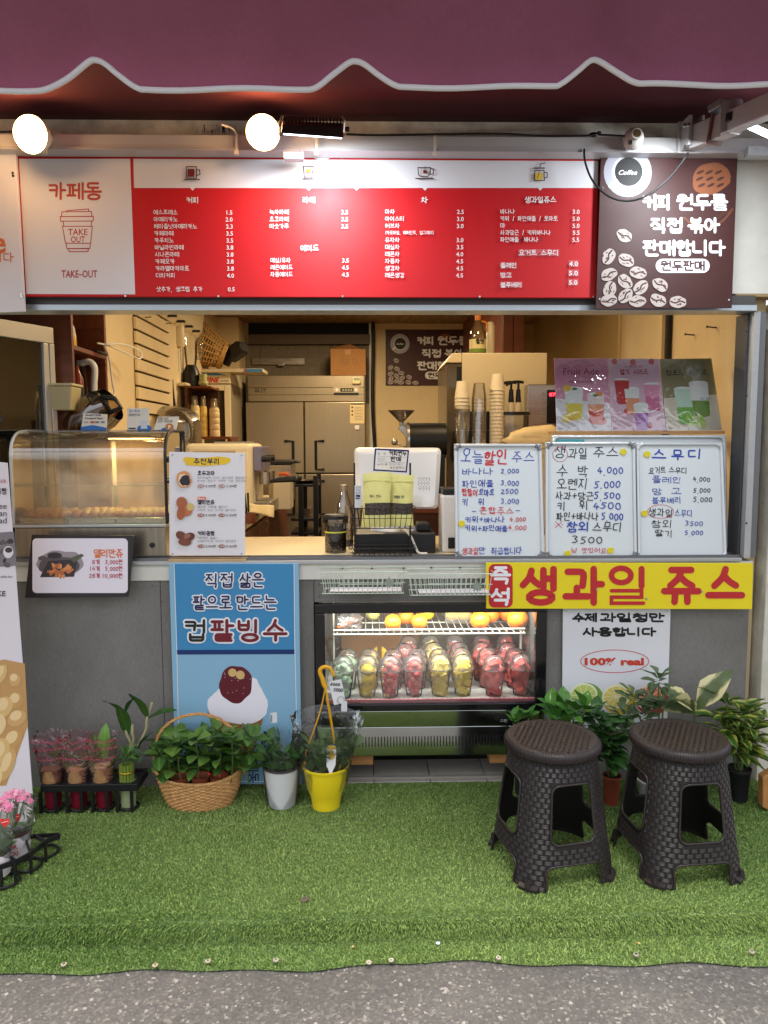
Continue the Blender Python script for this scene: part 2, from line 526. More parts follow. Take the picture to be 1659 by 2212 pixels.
class Print:
	"""flat print on a board: everything is given in picture units and laid on the plane Y"""
	def __init__(s, Y, place=None):
		s.Y = Y; s.mb = MB(); s.mats = []; s.k = 0
		s.place = place or (lambda u, v, d: at(u, v, s.Y) + Vector((0, -d, 0)))
	def _mi(s, m):
		if m not in s.mats:
			s.mats.append(m)
		return s.mats.index(m)
	def _d(s, lift=None):
		if lift is not None:
			return lift
		s.k += 1
		return 0.0012 + 0.000012 * s.k
	def faces(s, pts, fcs, m, lift=None):
		d = s._d(lift)
		s.mb.add([s.place(u, v, d) for u, v in pts], fcs, s._mi(m))
	def poly(s, pts, m, lift=None):
		s.faces(pts, [tuple(range(len(pts)))], m, lift)
	def rect(s, u0, v0, u1, v1, m, lift=None):
		s.poly([(u0, v0), (u1, v0), (u1, v1), (u0, v1)], m, lift)
	def rrect(s, u0, v0, u1, v1, r, m, lift=None, n=6):
		p = []
		for cx, cy, a in ((u1 - r, v0 + r, -90), (u1 - r, v1 - r, 0), (u0 + r, v1 - r, 90), (u0 + r, v0 + r, 180)):
			for k in range(n + 1):
				t = R(a + 90 * k / n)
				p.append((cx + r * math.cos(t), cy + r * math.sin(t)))
		s.poly(p, m, lift)
	def ell(s, u, v, ru, rv, m, rot=0, n=28, lift=None, jit=0, seed=0):
		c, q = math.cos(R(rot)), math.sin(R(rot))
		p = []
		for k in range(n):
			t = 2 * math.pi * k / n
			j = 1 + jit * mnoise.noise(Vector((math.cos(t) * 1.7 + seed, math.sin(t) * 1.7, seed * .7)))
			x, y = ru * math.cos(t) * j, rv * math.sin(t) * j
			p.append((u + x * c - y * q, v + x * q + y * c))
		s.poly(p, m, lift)
	def stroke(s, pts, w, m, lift=None, closed=False, cap=True, smooth=0):
		P = [Vector((p[0], p[1])) for p in pts]
		if smooth:
			P = [Vector((q.x, q.y)) for q in smoothpath([(p.x, p.y, 0) for p in P], smooth, closed)]
		Q = [P[0]]
		for p in P[1:]:
			if (p - Q[-1]).length > 1e-4:
				Q.append(p)
		P = Q
		N = len(P)
		if N < 2:
			return
		if not closed and (P[0] - P[-1]).length < 1e-3:
			closed = True; P = P[:-1]; N -= 1
		h = w / 2
		L, Rr = [], []
		for i in range(N):
			a = P[i] - P[i - 1] if (i > 0 or closed) else P[1] - P[0]
			b = P[(i + 1) % N] - P[i] if (i < N - 1 or closed) else a
			a = a.normalized(); b = b.normalized()
			na = Vector((-a.y, a.x)); nb = Vector((-b.y, b.x))
			nn = na + nb
			if nn.length < 0.25:
				nn = na; k = 1.0
			else:
				nn.normalize(); k = min(1 / max(nn.dot(na), 0.3), 1.7)
			L.append(P[i] + nn * h * k); Rr.append(P[i] - nn * h * k)
		pts2 = []; f = []
		for i in range(N):
			pts2 += [L[i], Rr[i]]
		for i in range(N if closed else N - 1):
			j = (i + 1) % N
			f.append((2 * i, 2 * i + 1, 2 * j + 1, 2 * j))
		if cap and not closed:
			for (p, d, l, r_) in ((P[0], (P[0] - P[1]).normalized(), L[0], Rr[0]), (P[-1], (P[-1] - P[-2]).normalized(), L[-1], Rr[-1])):
				nrm = Vector((-d.y, d.x))
				base = len(pts2)
				ring = []
				for k in range(7):
					t = math.pi * k / 6
					ring.append(p + nrm * h * math.cos(t) + d * h * math.sin(t))
				pts2 += ring
				f.append(tuple(range(base, base + 7)))
		s.faces([(p.x, p.y) for p in pts2], f, m, lift)
	def text(s, t, u0, v, h, m, u1=None, off=0.0, align='l', res=2, lift=None, rot=0, shear=0.0):
		"""v is the middle of the line, h the height of a full glyph; u1 fits the width"""
		if any(0xAC00 <= ord(ch) <= 0xD7A3 for ch in t):
			n = sum(.5 if ch in ' /,.()!~' else (.66 if ch in '0123456789' else 1.0) for ch in t)
			if u1 is None:
				wd = n * h * .98
				u0 = {'l': u0, 'c': u0 - wd / 2, 'r': u0 - wd}[align]
				u1 = u0 + wd
			s.hand(t, u0, v, h * .92, m, u1, w=h * (.085 + off * 2.2), jit=0, gap=.12, smooth=h > 12, rot=rot)
			return
		V, Fc = text_mesh(t, off, res)
		if not V:
			return
		x0 = min(p[0] for p in V); x1 = max(p[0] for p in V)
		k = h / 0.9
		kx = k
		if u1 is not None:
			kx = (u1 - u0) / max(x1 - x0, 1e-6)
			align = 'l'
		wd = (x1 - x0) * kx
		ox = {'l': u0, 'c': u0 - wd / 2, 'r': u0 - wd}[align]
		c, q = math.cos(R(rot)), math.sin(R(rot))
		out = []
		for (x, y) in V:
			a, b = (x - x0) * kx + shear * (y - .375) * k, -(y - 0.375) * k
			out.append((ox + a * c - b * q, v + a * q + b * c))
		s.faces(out, Fc, m, lift)
	def hand(s, t, u0, v, h, m, u1, w=2.0, jit=0.05, seed=1, gap=0.18, smooth=True, lift=None, slant=0.0, rot=0):
		"""brush or marker writing put together from strokes, fitted from u0 to u1"""
		rg = random.Random(seed)
		adv = []
		for ch in t:
			adv.append(0.55 if ch == ' ' else (0.35 if ch in '.,()!/:' else (0.62 if ch in '0123456789-+' else 0.92)))
		tot = sum(adv) + gap * (len(t) - 1)
		k = (u1 - u0) / tot
		x = u0
		for ch, a in zip(t, adv):
			cw = a * k
			dy = rg.uniform(-jit, jit) * h
			sl = rg.uniform(-jit, jit) + slant
			hh = h * (0.78 if ch in '0123456789+-' else 1.0) * (1 + rg.uniform(-jit, jit))
			if ch not in ' ':
				for st in glyph(ch):
					p = [(x + px_ * cw + sl * hh * (py_ - .5) + rg.uniform(-jit, jit) * cw * .35, v + dy - (py_ - .5) * hh + rg.uniform(-jit, jit) * hh * .3) for px_, py_ in st]
					if len(st) > 8:
						p[-1] = p[0]
					q = p
					if smooth and len(p) > 2 and len(st) <= 8:
						q = [p[0]]
						for i in range(1, len(p) - 1):
							A, B, C = Vector(p[i - 1]), Vector(p[i]), Vector(p[i + 1])
							r1 = min(w * .8, (A - B).length * .35); r2 = min(w * .8, (C - B).length * .35)
							a1 = B + (A - B).normalized() * r1 if r1 else B
							c1 = B + (C - B).normalized() * r2 if r2 else B
							for tt in (0, .33, .67, 1):
								q.append(tuple((1 - tt) ** 2 * a1 + 2 * tt * (1 - tt) * B + tt * tt * c1))
						q.append(p[-1])
					if rot:
						cr, sr = math.cos(R(rot)), math.sin(R(rot))
						q = [(u0 + (a_ - u0) * cr - (b_ - v) * sr, v + (a_ - u0) * sr + (b_ - v) * cr) for a_, b_ in q]
					s.stroke(q, w, m, lift)
			x += cw + gap * k
	def build(s, name, parent):
		return s.mb.build(name, s.mats, parent, fixn=False)
# ================================================================== THE SETTING
YW = 3.17                      # front face of the lower wall
ZS = at(829, 1208, YW).z       # counter sill
XR = at(1590, 900, 3.35).x     # inner side walls
XL = at(112, 800, 3.40).x
YB, ZC, ZF = 7.5, 2.68, 0.30   # back wall, ceiling, shop floor
def zv(v, Y=YW, u=829):
	return at(u, v, Y).z
def xu(u, Y=YW, v=1106):
	return at(u, v, Y).x
def beam(mb, p0, p1, w, h, mi=0, up=(0, 0, 1)):
	p0, p1 = Vector(p0), Vector(p1)
	d = (p1 - p0).normalized()
	s_ = d.cross(Vector(up)).normalized() * (w / 2)
	t_ = s_.cross(d).normalized() * (h / 2)
	return mb.hexa([p0 - s_ - t_, p0 + s_ - t_, p0 + s_ + t_, p0 - s_ + t_, p1 - s_ - t_, p1 + s_ - t_, p1 + s_ + t_, p1 - s_ + t_], mi)

# ---- road
def asphalt():
	m = mat('asphalt', (88, 84, 82), rough=0.85)
	nt = m.node_tree; b = nt.nodes['Principled BSDF']
	tc = nt.nodes.new('ShaderNodeTexCoord')
	vo = nt.nodes.new('ShaderNodeTexVoronoi'); vo.inputs['Scale'].default_value = 125; vo.inputs['Randomness'].default_value = 1
	nz = nt.nodes.new('ShaderNodeTexNoise'); nz.inputs['Scale'].default_value = 2.2; nz.inputs['Detail'].default_value = 5
	nt.links.new(tc.outputs['Object'], vo.inputs['Vector']); nt.links.new(tc.outputs['Object'], nz.inputs['Vector'])
	sep = nt.nodes.new('ShaderNodeSeparateColor'); nt.links.new(vo.outputs['Color'], sep.inputs[0])
	rp = nt.nodes.new('ShaderNodeValToRGB')
	e = rp.color_ramp.elements
	e[0].position = 0.0; e[0].color = (*lin((84, 81, 78)), 1)
	e[1].position = 1.0; e[1].color = (*lin((160, 155, 148)), 1)
	for p, c in ((.3, (91, 88, 85)), (.70, (98, 95, 91)), (.80, (122, 118, 110)), (.84, (92, 89, 86)), (.95, (112, 108, 101))):
		q = e.new(p); q.color = (*lin(c), 1)
	nt.links.new(sep.outputs[0], rp.inputs[0])
	mx = nt.nodes.new('ShaderNodeMix'); mx.data_type = 'RGBA'; mx.blend_type = 'MULTIPLY'; mx.inputs[0].default_value = 0.55
	r2 = nt.nodes.new('ShaderNodeValToRGB'); r2.color_ramp.elements[0].position = .3; r2.color_ramp.elements[1].position = .72
	r2.color_ramp.elements[0].color = (.55, .54, .55, 1); r2.color_ramp.elements[1].color = (1.1, 1.08, 1.06, 1)
	nt.links.new(nz.outputs['Fac'], r2.inputs[0])
	nt.links.new(rp.outputs[0], mx.inputs[6]); nt.links.new(r2.outputs[0], mx.inputs[7])
	nt.links.new(mx.outputs[2], b.inputs['Base Color'])
	bp = nt.nodes.new('ShaderNodeBump'); bp.inputs['Strength'].default_value = .5; bp.inputs['Distance'].default_value = .004
	nt.links.new(vo.outputs['Distance'], bp.inputs['Height']); nt.links.new(bp.outputs[0], b.inputs['Normal'])
	return m
ZR = -0.08
g = MB(); N = 10
g.quad((-40, -40, ZR), (40, -40, ZR), (40, 3.3, ZR), (-40, 3.3, ZR))
tag(g.build('road', asphalt()), kind='structure')
g = MB(); g.quad((-40, 3.3, ZR - .004), (40, 3.3, ZR - .004), (40, 60, ZR - .004), (-40, 60, ZR - .004))
tag(g.build('ground', mat('soil', (90, 86, 80), .9, var=.2, scale=3)), kind='structure')
g = MB(); g.box(-4, 4, 2.24, 3.155, ZR - .002, -0.008)
tag(g.build('step', mat('step_concrete', (120, 118, 112), .9, var=.2)), kind='structure')

# ---- artificial turf (one carpet over the step)
def turf_mat(name, c0, c1, rough=.55):
	m = mat(name, c0, rough, spec=.35)
	nt = m.node_tree; b = nt.nodes['Principled BSDF']
	a = nt.nodes.new('ShaderNodeAttribute'); a.attribute_name = 'tint'
	rp = nt.nodes.new('ShaderNodeValToRGB')
	rp.color_ramp.elements[0].color = (*lin(c0), 1); rp.color_ramp.elements[1].color = (*lin(c1), 1)
	nt.links.new(a.outputs['Fac'], rp.inputs[0]); nt.links.new(rp.outputs[0], b.inputs['Base Color'])
	return m
EDGE = 2.105
def edge_y(x):
	return EDGE + .014 * math.sin(x * 3.1 + .6) + .010 * math.sin(x * 7.7) + .006 * math.sin(x * 19 + 2) - 0.012 * x
prof_s = [(3.165, 0.0), (2.9, 0.0), (2.6, 0.0), (2.3, 0.0), (2.255, -0.001), (2.236, -0.006), (2.229, -0.018), (2.227, -0.04), (2.224, -0.062), (2.205, -0.072)]
mb = MB(); XS = np.linspace(-3.2, 3.2, 220)
for x in XS:
	ey = edge_y(x)
	wob = .006 * mnoise.noise(Vector((x * 3, 0, 5)))
	for y, z in prof_s:
		mb.v.append((x, y + (wob if y < 2.3 else 0), z + (.003 * mnoise.noise(Vector((x * 2.2, y * 3, 1))) if y < 3 else 0)))
	mb.v.append((x, ey + .03, -0.0735)); mb.v.append((x, ey, -0.0745 + .003 * abs(mnoise.noise(Vector((x * 6, 2, 1))))))
n = len(prof_s) + 2
for i in range(len(XS) - 1):
	for k in range(n - 1):
		mb.f.append((i * n + k, (i + 1) * n + k, (i + 1) * n + k + 1, i * n + k + 1)); mb.m.append(0)
turf = empty('artificial_turf', (0, 2.6, 0))
tag(turf, 'green artificial grass carpet laid over the low step in front of the shop', 'turf', kind='stuff')
mb.build('backing', mat('turf_backing', (84, 104, 56), .9, var=.35, scale=120), turf, smooth=60)
def blades(nb, seed):
	r = np.random.default_rng(seed)
	P = np.array([(3.16, 0.0), (2.262, 0.0), (2.236, -.006), (2.229, -.02), (2.225, -.062), (2.205, -.072), (EDGE - .002, -.0745)])
	seg = np.diff(P, axis=0); L = np.hypot(seg[:, 0], seg[:, 1])
	wgt = L.copy(); wgt[1:4] *= 1.5; wgt[4:] *= 1.1
	cum = np.cumsum(wgt) / wgt.sum()
	q = r.random(nb)
	k = np.searchsorted(cum, q)
	t = r.random(nb)
	y = P[k, 0] + seg[k, 0] * t; z = P[k, 1] + seg[k, 1] * t
	x = r.uniform(-2.15, 2.15, nb)
	last = (k == len(seg) - 1)
	ey = EDGE + .014 * np.sin(x * 3.1 + .6) + .010 * np.sin(x * 7.7) + .006 * np.sin(x * 19 + 2) - .012 * x
	y = np.where(last, 2.205 + (ey - 2.205) * t, y)
	nrm = np.stack([np.zeros(nb), seg[k, 1] / L[k], -seg[k, 0] / L[k]], 1)
	nrm[:, 1] *= 1.0
	nrm[:, 1] = np.where(k == 0, 0, nrm[:, 1]); nrm = nrm / np.linalg.norm(nrm, axis=1)[:, None]
	ang = .9 * np.sin(x * 5.3 + 1.1 * np.sin(y * 9)) + .7 * np.sin(y * 11 + x * 2.1) + r.normal(0, 1.7, nb) - math.pi / 2
	lean = np.clip(r.normal(.55, .25, nb), .05, 1.1)
	d = nrm * np.cos(lean)[:, None] + np.stack([np.cos(ang), np.sin(ang), np.zeros(nb)], 1) * np.sin(lean)[:, None]
	ln = np.where(k == 0, r.uniform(.007, .014, nb), r.uniform(.009, .017, nb))
	w = r.uniform(.0009, .0016, nb)
	side = np.cross(d, r.normal(0, 1, (nb, 3))); side /= np.linalg.norm(side, axis=1)[:, None]
	p = np.stack([x, y, z - .001], 1)
	a = p - side * w[:, None]; b = p + side * w[:, None]
	mid = p + d * (ln * .6)[:, None]
	droop = d.copy(); droop[:, 2] -= .45
	tip = mid + droop * (ln * .45)[:, None]
	V = np.stack([a, b, mid + side * (w * .8)[:, None], mid - side * (w * .8)[:, None], tip], 1).reshape(-1, 3)
	o = np.arange(nb)[:, None] * 5
	loops = np.concatenate([o + np.array([[0, 1, 2, 3]]), o + np.array([[3, 2, 4]])], 1).reshape(-1)
	starts = (np.arange(nb)[:, None] * 7 + np.array([[0, 4]])).reshape(-1)
	tot = np.tile(np.array([4, 3]), nb)
	me = bpy.data.meshes.new('pile')
	me.vertices.add(len(V)); me.vertices.foreach_set('co', V.reshape(-1).astype(np.float32))
	me.loops.add(len(loops)); me.loops.foreach_set('vertex_index', loops.astype(np.int32))
	me.polygons.add(len(starts)); me.polygons.foreach_set('loop_start', starts.astype(np.int32)); me.polygons.foreach_set('loop_total', tot.astype(np.int32))
	at_ = me.attributes.new('tint', 'FLOAT', 'POINT')
	tint = np.clip(r.normal(.42, .22, nb) + .18 * np.sin(x * 1.7 + y * 3) , 0, 1)
	at_.data.foreach_set('value', np.repeat(tint, 5).astype(np.float32))
	me.update(calc_edges=True); me.validate()
	me.materials.append(turf_mat('turf_fibre', (70, 106, 42), (172, 194, 112)))
	ob = bpy.data.objects.new('pile', me); COL.objects.link(ob); ob.parent = turf; ob.location = -Vector(turf.location)
blades(380000, 3)

# ---- the shop building
shop = empty('shop_building', (0, 3.4, 0), 'grey panelled take-out cafe front with a wide open serving window', 'building')
GREY = mat('grey_wall_panel', (128, 125, 121), .75, var=.10, scale=140, bump=.25, bscale=160, stretch=(1, 1, .35))
WHITE_PAINT = mat('white_paint', (228, 225, 216), .55, var=.06, scale=6, bump=.05, bscale=40)
ALU = mat('brushed_aluminium', (176, 177, 178), .42, .35, var=.05, scale=8, stretch=(.2, 8, 8))
ALU_D = mat('grey_aluminium', (120, 121, 124), .38, .7)
CONCRETE = mat('bare_concrete', (216, 212, 198), .9, var=.3, scale=9, bump=.3, bscale=50)
CREAM = mat('cream_wall', (226, 204, 160), .7, var=.06, scale=4, bump=.08, bscale=60)
grime(GREY, .28, 2.2, stretch=(1, 1, .5)); grime(WHITE_PAINT, .10, 5)
zt = zv(1250); zb = -0.02
def panel(u0, u1, z0, z1, name='wall_panel', m=GREY, Y=YW, t=.05):
	b = MB(); b.box(xu(u0) + .001, xu(u1) - .001, Y, Y + t, z0, z1)
	return b.build(name, m, shop, bevel=.0015)
panel(-260, 341, zb, zt); panel(341, 676, zb, zt); panel(1183, 1628, zb, zt)
panel(676, 1183, zv(1300), zt)
b = MB(); b.box(xu(676), xu(1183), YW + .03, YW + .05, zb, .01); b.build('plinth', mat('tile_edge', (150, 146, 138), .6), shop)
b = MB(); b.box(xu(-260), xu(1628), YW - .012, YW + .05, zt, zv(1216)); b.build('white_band', WHITE_PAINT, shop, bevel=.002)
for u, v in ((60, 1330), (330, 1265), (352, 1300), (690, 1262), (690, 1288), (1195, 1340), (1600, 1330), (1600, 1600), (330, 1600), (120, 1480), (352, 1440)):
	q = at(u, v, YW); b = MB(); b.cyl(q + Vector((0, .002, 0)), q + Vector((0, -.0015, 0)), .0035, n=8); b.build('panel_screw', mat('panel_screw_grey', (92, 90, 88), .5, .5), shop)
b = MB(); b.box(xu(20), xu(1600), YW - .03, YW + .10, zv(1216) + .001, ZS); b.build('sill_rail', ALU, shop, bevel=.002)
b = MB(); b.box(xu(20), xu(1600), YW - .012, YW - .004, ZS, ZS + .012); b.box(xu(20), xu(1600), YW + .05, YW + .058, ZS, ZS + .012); b.build('sill_track', ALU_D, shop)
b = MB(); b.box(XL + .0, XR, YW + .10, 3.98, ZS - .045, ZS - .002); b.build('counter_top', mat('cream_counter', (232, 214, 176), .35, var=.04, scale=3), shop, bevel=.004)
b = MB(); b.box(XL, XR, 3.86, 3.90, ZF, ZS - .046); b.build('counter_front', mat('dark_wood_panel', (96, 52, 32), .5, var=.2, scale=6, stretch=(1, 1, 6)), shop)
zh0, zh1 = zv(675), zv(662)
b = MB(); b.box(xu(-260), xu(1605), YW - .045, YW + .06, zh0, zh1); b.build('window_head_rail', mat('pale_aluminium', (190, 200, 208), .35, .6), shop, bevel=.002)
b = MB(); b.box(xu(-260), xu(1605), YW - .03, YW + .05, zh1 + .0005, zv(640)); b.build('window_head', mat('dark_grey_metal', (92, 90, 90), .45, .4), shop, bevel=.002)
b = MB(); b.box(xu(-300), xu(1700), YW, YW + .06, zv(640) + .001, zv(322)); b.build('header_wall', mat('header_grey', (150, 150, 150), .7, var=.05), shop)
b = MB(); b.box(xu(1548), xu(1760), YW - .02, YW - .001, zv(636), zv(335)); b.build('header_board', WHITE_PAINT, shop, bevel=.002)
b = MB(); b.box(xu(1565), xu(1760), YW - .022, YW + .06, zv(642), zv(636) - .001); b.build('header_board_edge', mat('plywood_edge', (170, 140, 98), .8), shop)
b = MB(); b.box(xu(-300), xu(1760), YW + .01, YW + .2, zv(322) + .001, zv(150)); b.build('concrete_lintel', CONCRETE, shop)
def streaks():
	b = MB()
	for k in range(26):
		u = rnd.gauss(475, 20); v0 = rnd.uniform(268, 284); w = rnd.uniform(.8, 2.2)
		p = [(u, v0), (u + w, v0), (u + w * .6 + rnd.uniform(-1, 1), 291)]
		Y = YW + .0088
		b.add([at(a, c, Y) for a, c in p], [(0, 1, 2)])
	return b.build('black_mould_streak', mat('mould', (38, 34, 26), .9), shop, fixn=False)
streaks()
b = MB()
xa0, xa1 = at(1641, 650, YW).x, at(1625, 1712, YW).x
b.hexa([(xa1, YW - .03, -.02), (xa1 + .4, YW - .03, -.02), (xa1 + .4, YW + .3, -.02), (xa1, YW + .3, -.02), (xa1 + .006, YW - .03, zv(640) - .02), (xa1 + .4, YW - .03, zv(640) - .02), (xa1 + .4, YW + .3, zv(640) - .02), (xa1 + .006, YW + .3, zv(640) - .02)])
PEEL = mat('flaking_white_paint', (206, 200, 186), .65, var=.22, scale=7, bump=.3, bscale=18)
b.build('corner_pillar', PEEL, shop, bevel=.004)
for (ua, ub, y0, y1, m_) in ((1597, 1602, YW + .0, YW + .10, mat('dark_jamb', (70, 70, 74), .5, .3)), (1602.5, 1616, YW - .035, YW + .06, ALU), (1616.5, 1632, YW - .02, YW + .08, ALU_D), ):
	b = MB(); b.box(xu(ua, YW), xu(ub, YW), y0, y1, ZS + .0005, zh0 - .0005); b.build('window_jamb', m_, shop, bevel=.002)
b = MB()
for v in (716, 856, 1130, 760):
	p = at(1612, v, YW - .036); b.cyl(p, p + Vector((0, -.004, 0)), .004, n=10)
b.build('jamb_screw', mat('dark_steel', (60, 60, 62), .4, .9), shop)
b = MB(); b.box(XR, XR + .05, YW + .06, YB, ZF, ZC); b.build('side_wall', CREAM, shop)
YS0 = at_x(232, 800, XL).y    # where the timber shelf ends on the left wall
b = MB(); b.box(XL - .05, XL, YS0, YB, ZF, ZC); b.build('side_wall', CREAM, shop)
b = MB(); b.box(XL - .6, XR + .05, YB, YB + .05, ZF, ZC); b.build('back_wall', CREAM, shop)
b = MB(); b.box(XL - .6, XL - .55, YW + .06, YB, ZF, ZC); b.build('recess_wall', mat('recess_brown', (92, 60, 40), .7, var=.15, scale=5), shop)
b = MB(); b.box(XL - .6, XR + .05, YW + .06, YB + .05, ZC, ZC + .05); b.build('ceiling', mat('ceiling_board', (150, 118, 78), .7, var=.35, scale=3, stretch=(6, 1, 1)), shop)
b = MB(); b.box(XL - .6, XR + .05, YW + .06, YB + .05, ZF - .05, ZF); b.build('shop_floor', mat('floor_tile', (120, 112, 100), .5, var=.1), shop)
BEAM_Y = 3.02
b = MB(); b.box(xu(-260, BEAM_Y), xu(1800, BEAM_Y), BEAM_Y, BEAM_Y + .05, zv(322, BEAM_Y), zv(293, BEAM_Y)); b.build('front_beam', mat('white_square_tube', (206, 204, 202), .35, .25), shop, bevel=.003)
b = MB(); b.box(xu(-260, BEAM_Y), xu(1800, BEAM_Y), BEAM_Y - .012, BEAM_Y + .06, zv(329, BEAM_Y), zv(322.5, BEAM_Y)); b.build('beam_flange', mat('flange_grey', (186, 182, 184), .4, .3), shop)

# ---- awning
aw = empty('awning', (0, 3.12, 2.9), 'dark red retractable awning with white-piped scalloped valance across the shop front', 'awning')
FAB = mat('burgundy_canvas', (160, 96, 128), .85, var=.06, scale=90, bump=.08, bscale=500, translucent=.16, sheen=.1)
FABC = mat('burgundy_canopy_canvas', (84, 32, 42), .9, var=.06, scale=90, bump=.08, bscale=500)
VY = 2.0
grime(FAB, .2, 1.6, stretch=(1, 1, .4))
edge = [(-420, 190), (-330, 150), (-250, 190), (-60, 195), (0, 196), (60, 195), (98, 191), (150, 171), (196, 143), (213, 139), (232, 146), (262, 169), (296, 190), (330, 193), (500, 193), (640, 192), (680, 188), (715, 166), (752, 143), (769, 140), (788, 147), (820, 169), (855, 187), (890, 189), (1050, 188), (1185, 187), (1212, 181), (1245, 157), (1268, 138), (1282, 134), (1300, 141), (1335, 162), (1372, 181), (1410, 183), (1550, 184), (1659, 183), (1730, 182), (1790, 140), (1850, 182), (2060, 182)]
es = [Vector((p.x, p.y)) for p in smoothpath([(u, v, 0) for u, v in edge], 5)]
rows = 14
mb = MB(); trim = []
for e in es:
	lift = max(0.0, (190 - e.y) / 50.0)
	for k in range(rows):
		t = k / (rows - 1)
		Yk = VY - .015 * lift * (1 - t) - .52 * t ** 1.45 + .006 * math.sin(e.x * .021 + 4 * t) * (1 - .5 * t)
		p = at(e.x, e.y, VY)
		z = p.z + (2.70 - p.z) * t
		mb.v.append((p.x, Yk, z))
		if k == 0: trim.append(Vector((p.x, Yk, z)))
for i in range(len(es) - 1):
	for k in range(rows - 1):
		mb.f.append((i * rows + k, (i + 1) * rows + k, (i + 1) * rows + k + 1, i * rows + k + 1)); mb.m.append(0)
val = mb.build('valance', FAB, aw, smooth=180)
b = MB(); b.tube(trim, .0074, 8)
b.build('piping', mat('white_piping', (236, 236, 242), .6, bump=.3, bscale=300), val, smooth=60)
mb = MB()
for i in range(41):
	x = -2.6 + 5.2 * i / 40
	for k in range(13):
		t = k / 12
		mb.v.append((x, 1.46 + (3.13 - 1.46) * t, 2.70 + (zv(251, 3.13) - 2.70) * t - .012 * math.sin(math.pi * t) + .004 * mnoise.noise(Vector((x * 2, t * 3, 0)))))
for i in range(40):
	for k in range(12):
		mb.f.append((i * 13 + k, (i + 1) * 13 + k, (i + 1) * 13 + k + 1, i * 13 + k + 1)); mb.m.append(0)
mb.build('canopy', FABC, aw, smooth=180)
b = MB(); b.box(-2.6, 2.6, 1.42, 1.47, 2.69, 2.75); b.build('front_bar', mat('white_square_tube'), aw, bevel=.004)
b = MB(); b.box(-2.6, 2.6, 3.10, 3.175, zv(251, 3.13) - .002, zv(225, 3.13)); b.build('wall_bar', mat('dark_maroon_bar', (70, 26, 34), .6), aw)
arm = empty('folding_arm', (at(1485, 295, 3.02)), None); arm.parent = aw; arm.location = Vector(at(1485, 295, 3.02)) - aw.location
ARM = mat('pale_grey_arm', (186, 182, 182), .4, .3)
b = MB(); p0 = at(1482, 296, 3.0)
b.box(p0.x - .02, p0.x - .006, 2.93, 3.02, p0.z - .055, p0.z + .055); b.box(p0.x + .03, p0.x + .042, 2.93, 3.02, p0.z - .055, p0.z + .055); b.box(p0.x - .03, p0.x + .06, 3.0, 3.018, p0.z - .06, p0.z + .06)
b.build('shoulder_bracket', ARM, arm, bevel=.003)
b = MB(); pts = [at(1494, 300, 2.97), at(1590, 262, 2.74)]
beam(b, pts[0], pts[1], .045, .085); b.build('lower_arm', ARM, arm, bevel=.004)
b = MB(); beam(b, at(1545, 281, 2.84), at(1549, 280, 2.83), .06, .10); b.build('arm_clip', mat('brown_clip', (98, 58, 42), .5), arm)
b = MB(); q = at(1580, 252, 2.76); b.cyl(q + Vector((0, 0, -.06)), q + Vector((0, 0, .05)), .036, n=20); beam(b, at(1535, 240, 2.84), at(1566, 222, 2.8), .05, .028); b.build('elbow_joint', mat('arm_joint', (160, 158, 160), .35, .6), arm, smooth=40, bevel=.003)
b = MB(); beam(b, at(1585, 262, 2.74), at(1800, 170, 2.2), .05, .075); b.build('upper_arm', ARM, arm, bevel=.006)
b = MB(); beam(b, at(1580, 257, 2.735), at(1592, 252, 2.71), .056, .03); b.build('elbow_cap', mat('black_plastic', (22, 22, 24), .4), arm, bevel=.003)
b = MB()
for (u, v) in ((1478, 272), (1478, 318), (1486, 270), (1484, 322)):
	q = at(u, v, 2.93); b.cyl(q, q + Vector((0, -.008, 0)), .007, n=6)
b.build('bracket_bolt', mat('steel_bolt', (190, 190, 190), .25, 1), arm)
# ================================================================== LAMPS AND FITTINGS ABOVE THE WINDOW
BLACKP = mat('black_plastic', (22, 22, 24), .4)
WHITEP = mat('white_plastic', (225, 222, 216), .4)
CABLE = mat('black_cable', (18, 18, 20), .5)
STEEL = mat('steel_bolt', (190, 190, 190), .25, 1)
def spot_bulb(u, v, r_px, label, nrm, Y=2.93):
	c = at(u, v, Y); r = px(r_px, Y)
	n = Vector(nrm).normalized()
	root = empty('reflector_bulb', c, label, 'lamp', 'warm reflector bulbs on the front beam')
	q = n.to_track_quat('Z', 'Y').to_matrix()
	def put(b):
		b.v = [tuple(q @ Vector(p) + c) for p in b.v]; return b
	pl_ = bpy.data.lights.new('bulb_glow', 'POINT'); pl_.energy = .8; pl_.shadow_soft_size = .03; pl_.color = (1.0, .58, .26)
	po_ = bpy.data.objects.new('bulb_glow', pl_); COL.objects.link(po_); po_.parent = root; po_.location = n * .075
	b = MB(); b.lathe([(r, -.006), (r * .99, .006), (r * .86, .022), (r * .6, .034), (r * .3, .040), (.0001, .042)], n=32)
	put(b).build('lens', lamp_mat('warm_lamp_glass', (255, 190, 112), 9.0), root, smooth=180)
	b = MB(); b.lathe([(r * 1.02, -.002), (r * 1.03, -.012), (r * .9, -.04), (r * .6, -.075), (r * .42, -.095), (r * .42, -.12)], n=32)
	put(b).build('reflector', mat('bulb_housing', (230, 224, 210), .35), root, smooth=50)
	b = MB(); b.lathe([(r * .5, -.10), (r * .52, -.15), (r * .45, -.165), (.0001, -.165)], n=24)
	put(b).build('socket', WHITEP, root, smooth=50)
	return root
spot_bulb(66, 290, 36, 'glowing warm reflector bulb above the white take-out panel', (-.20, -.93, -.22))
spot_bulb(568, 286, 34, 'glowing warm reflector bulb beside the black finned floodlight', (.10, -.93, -.20))

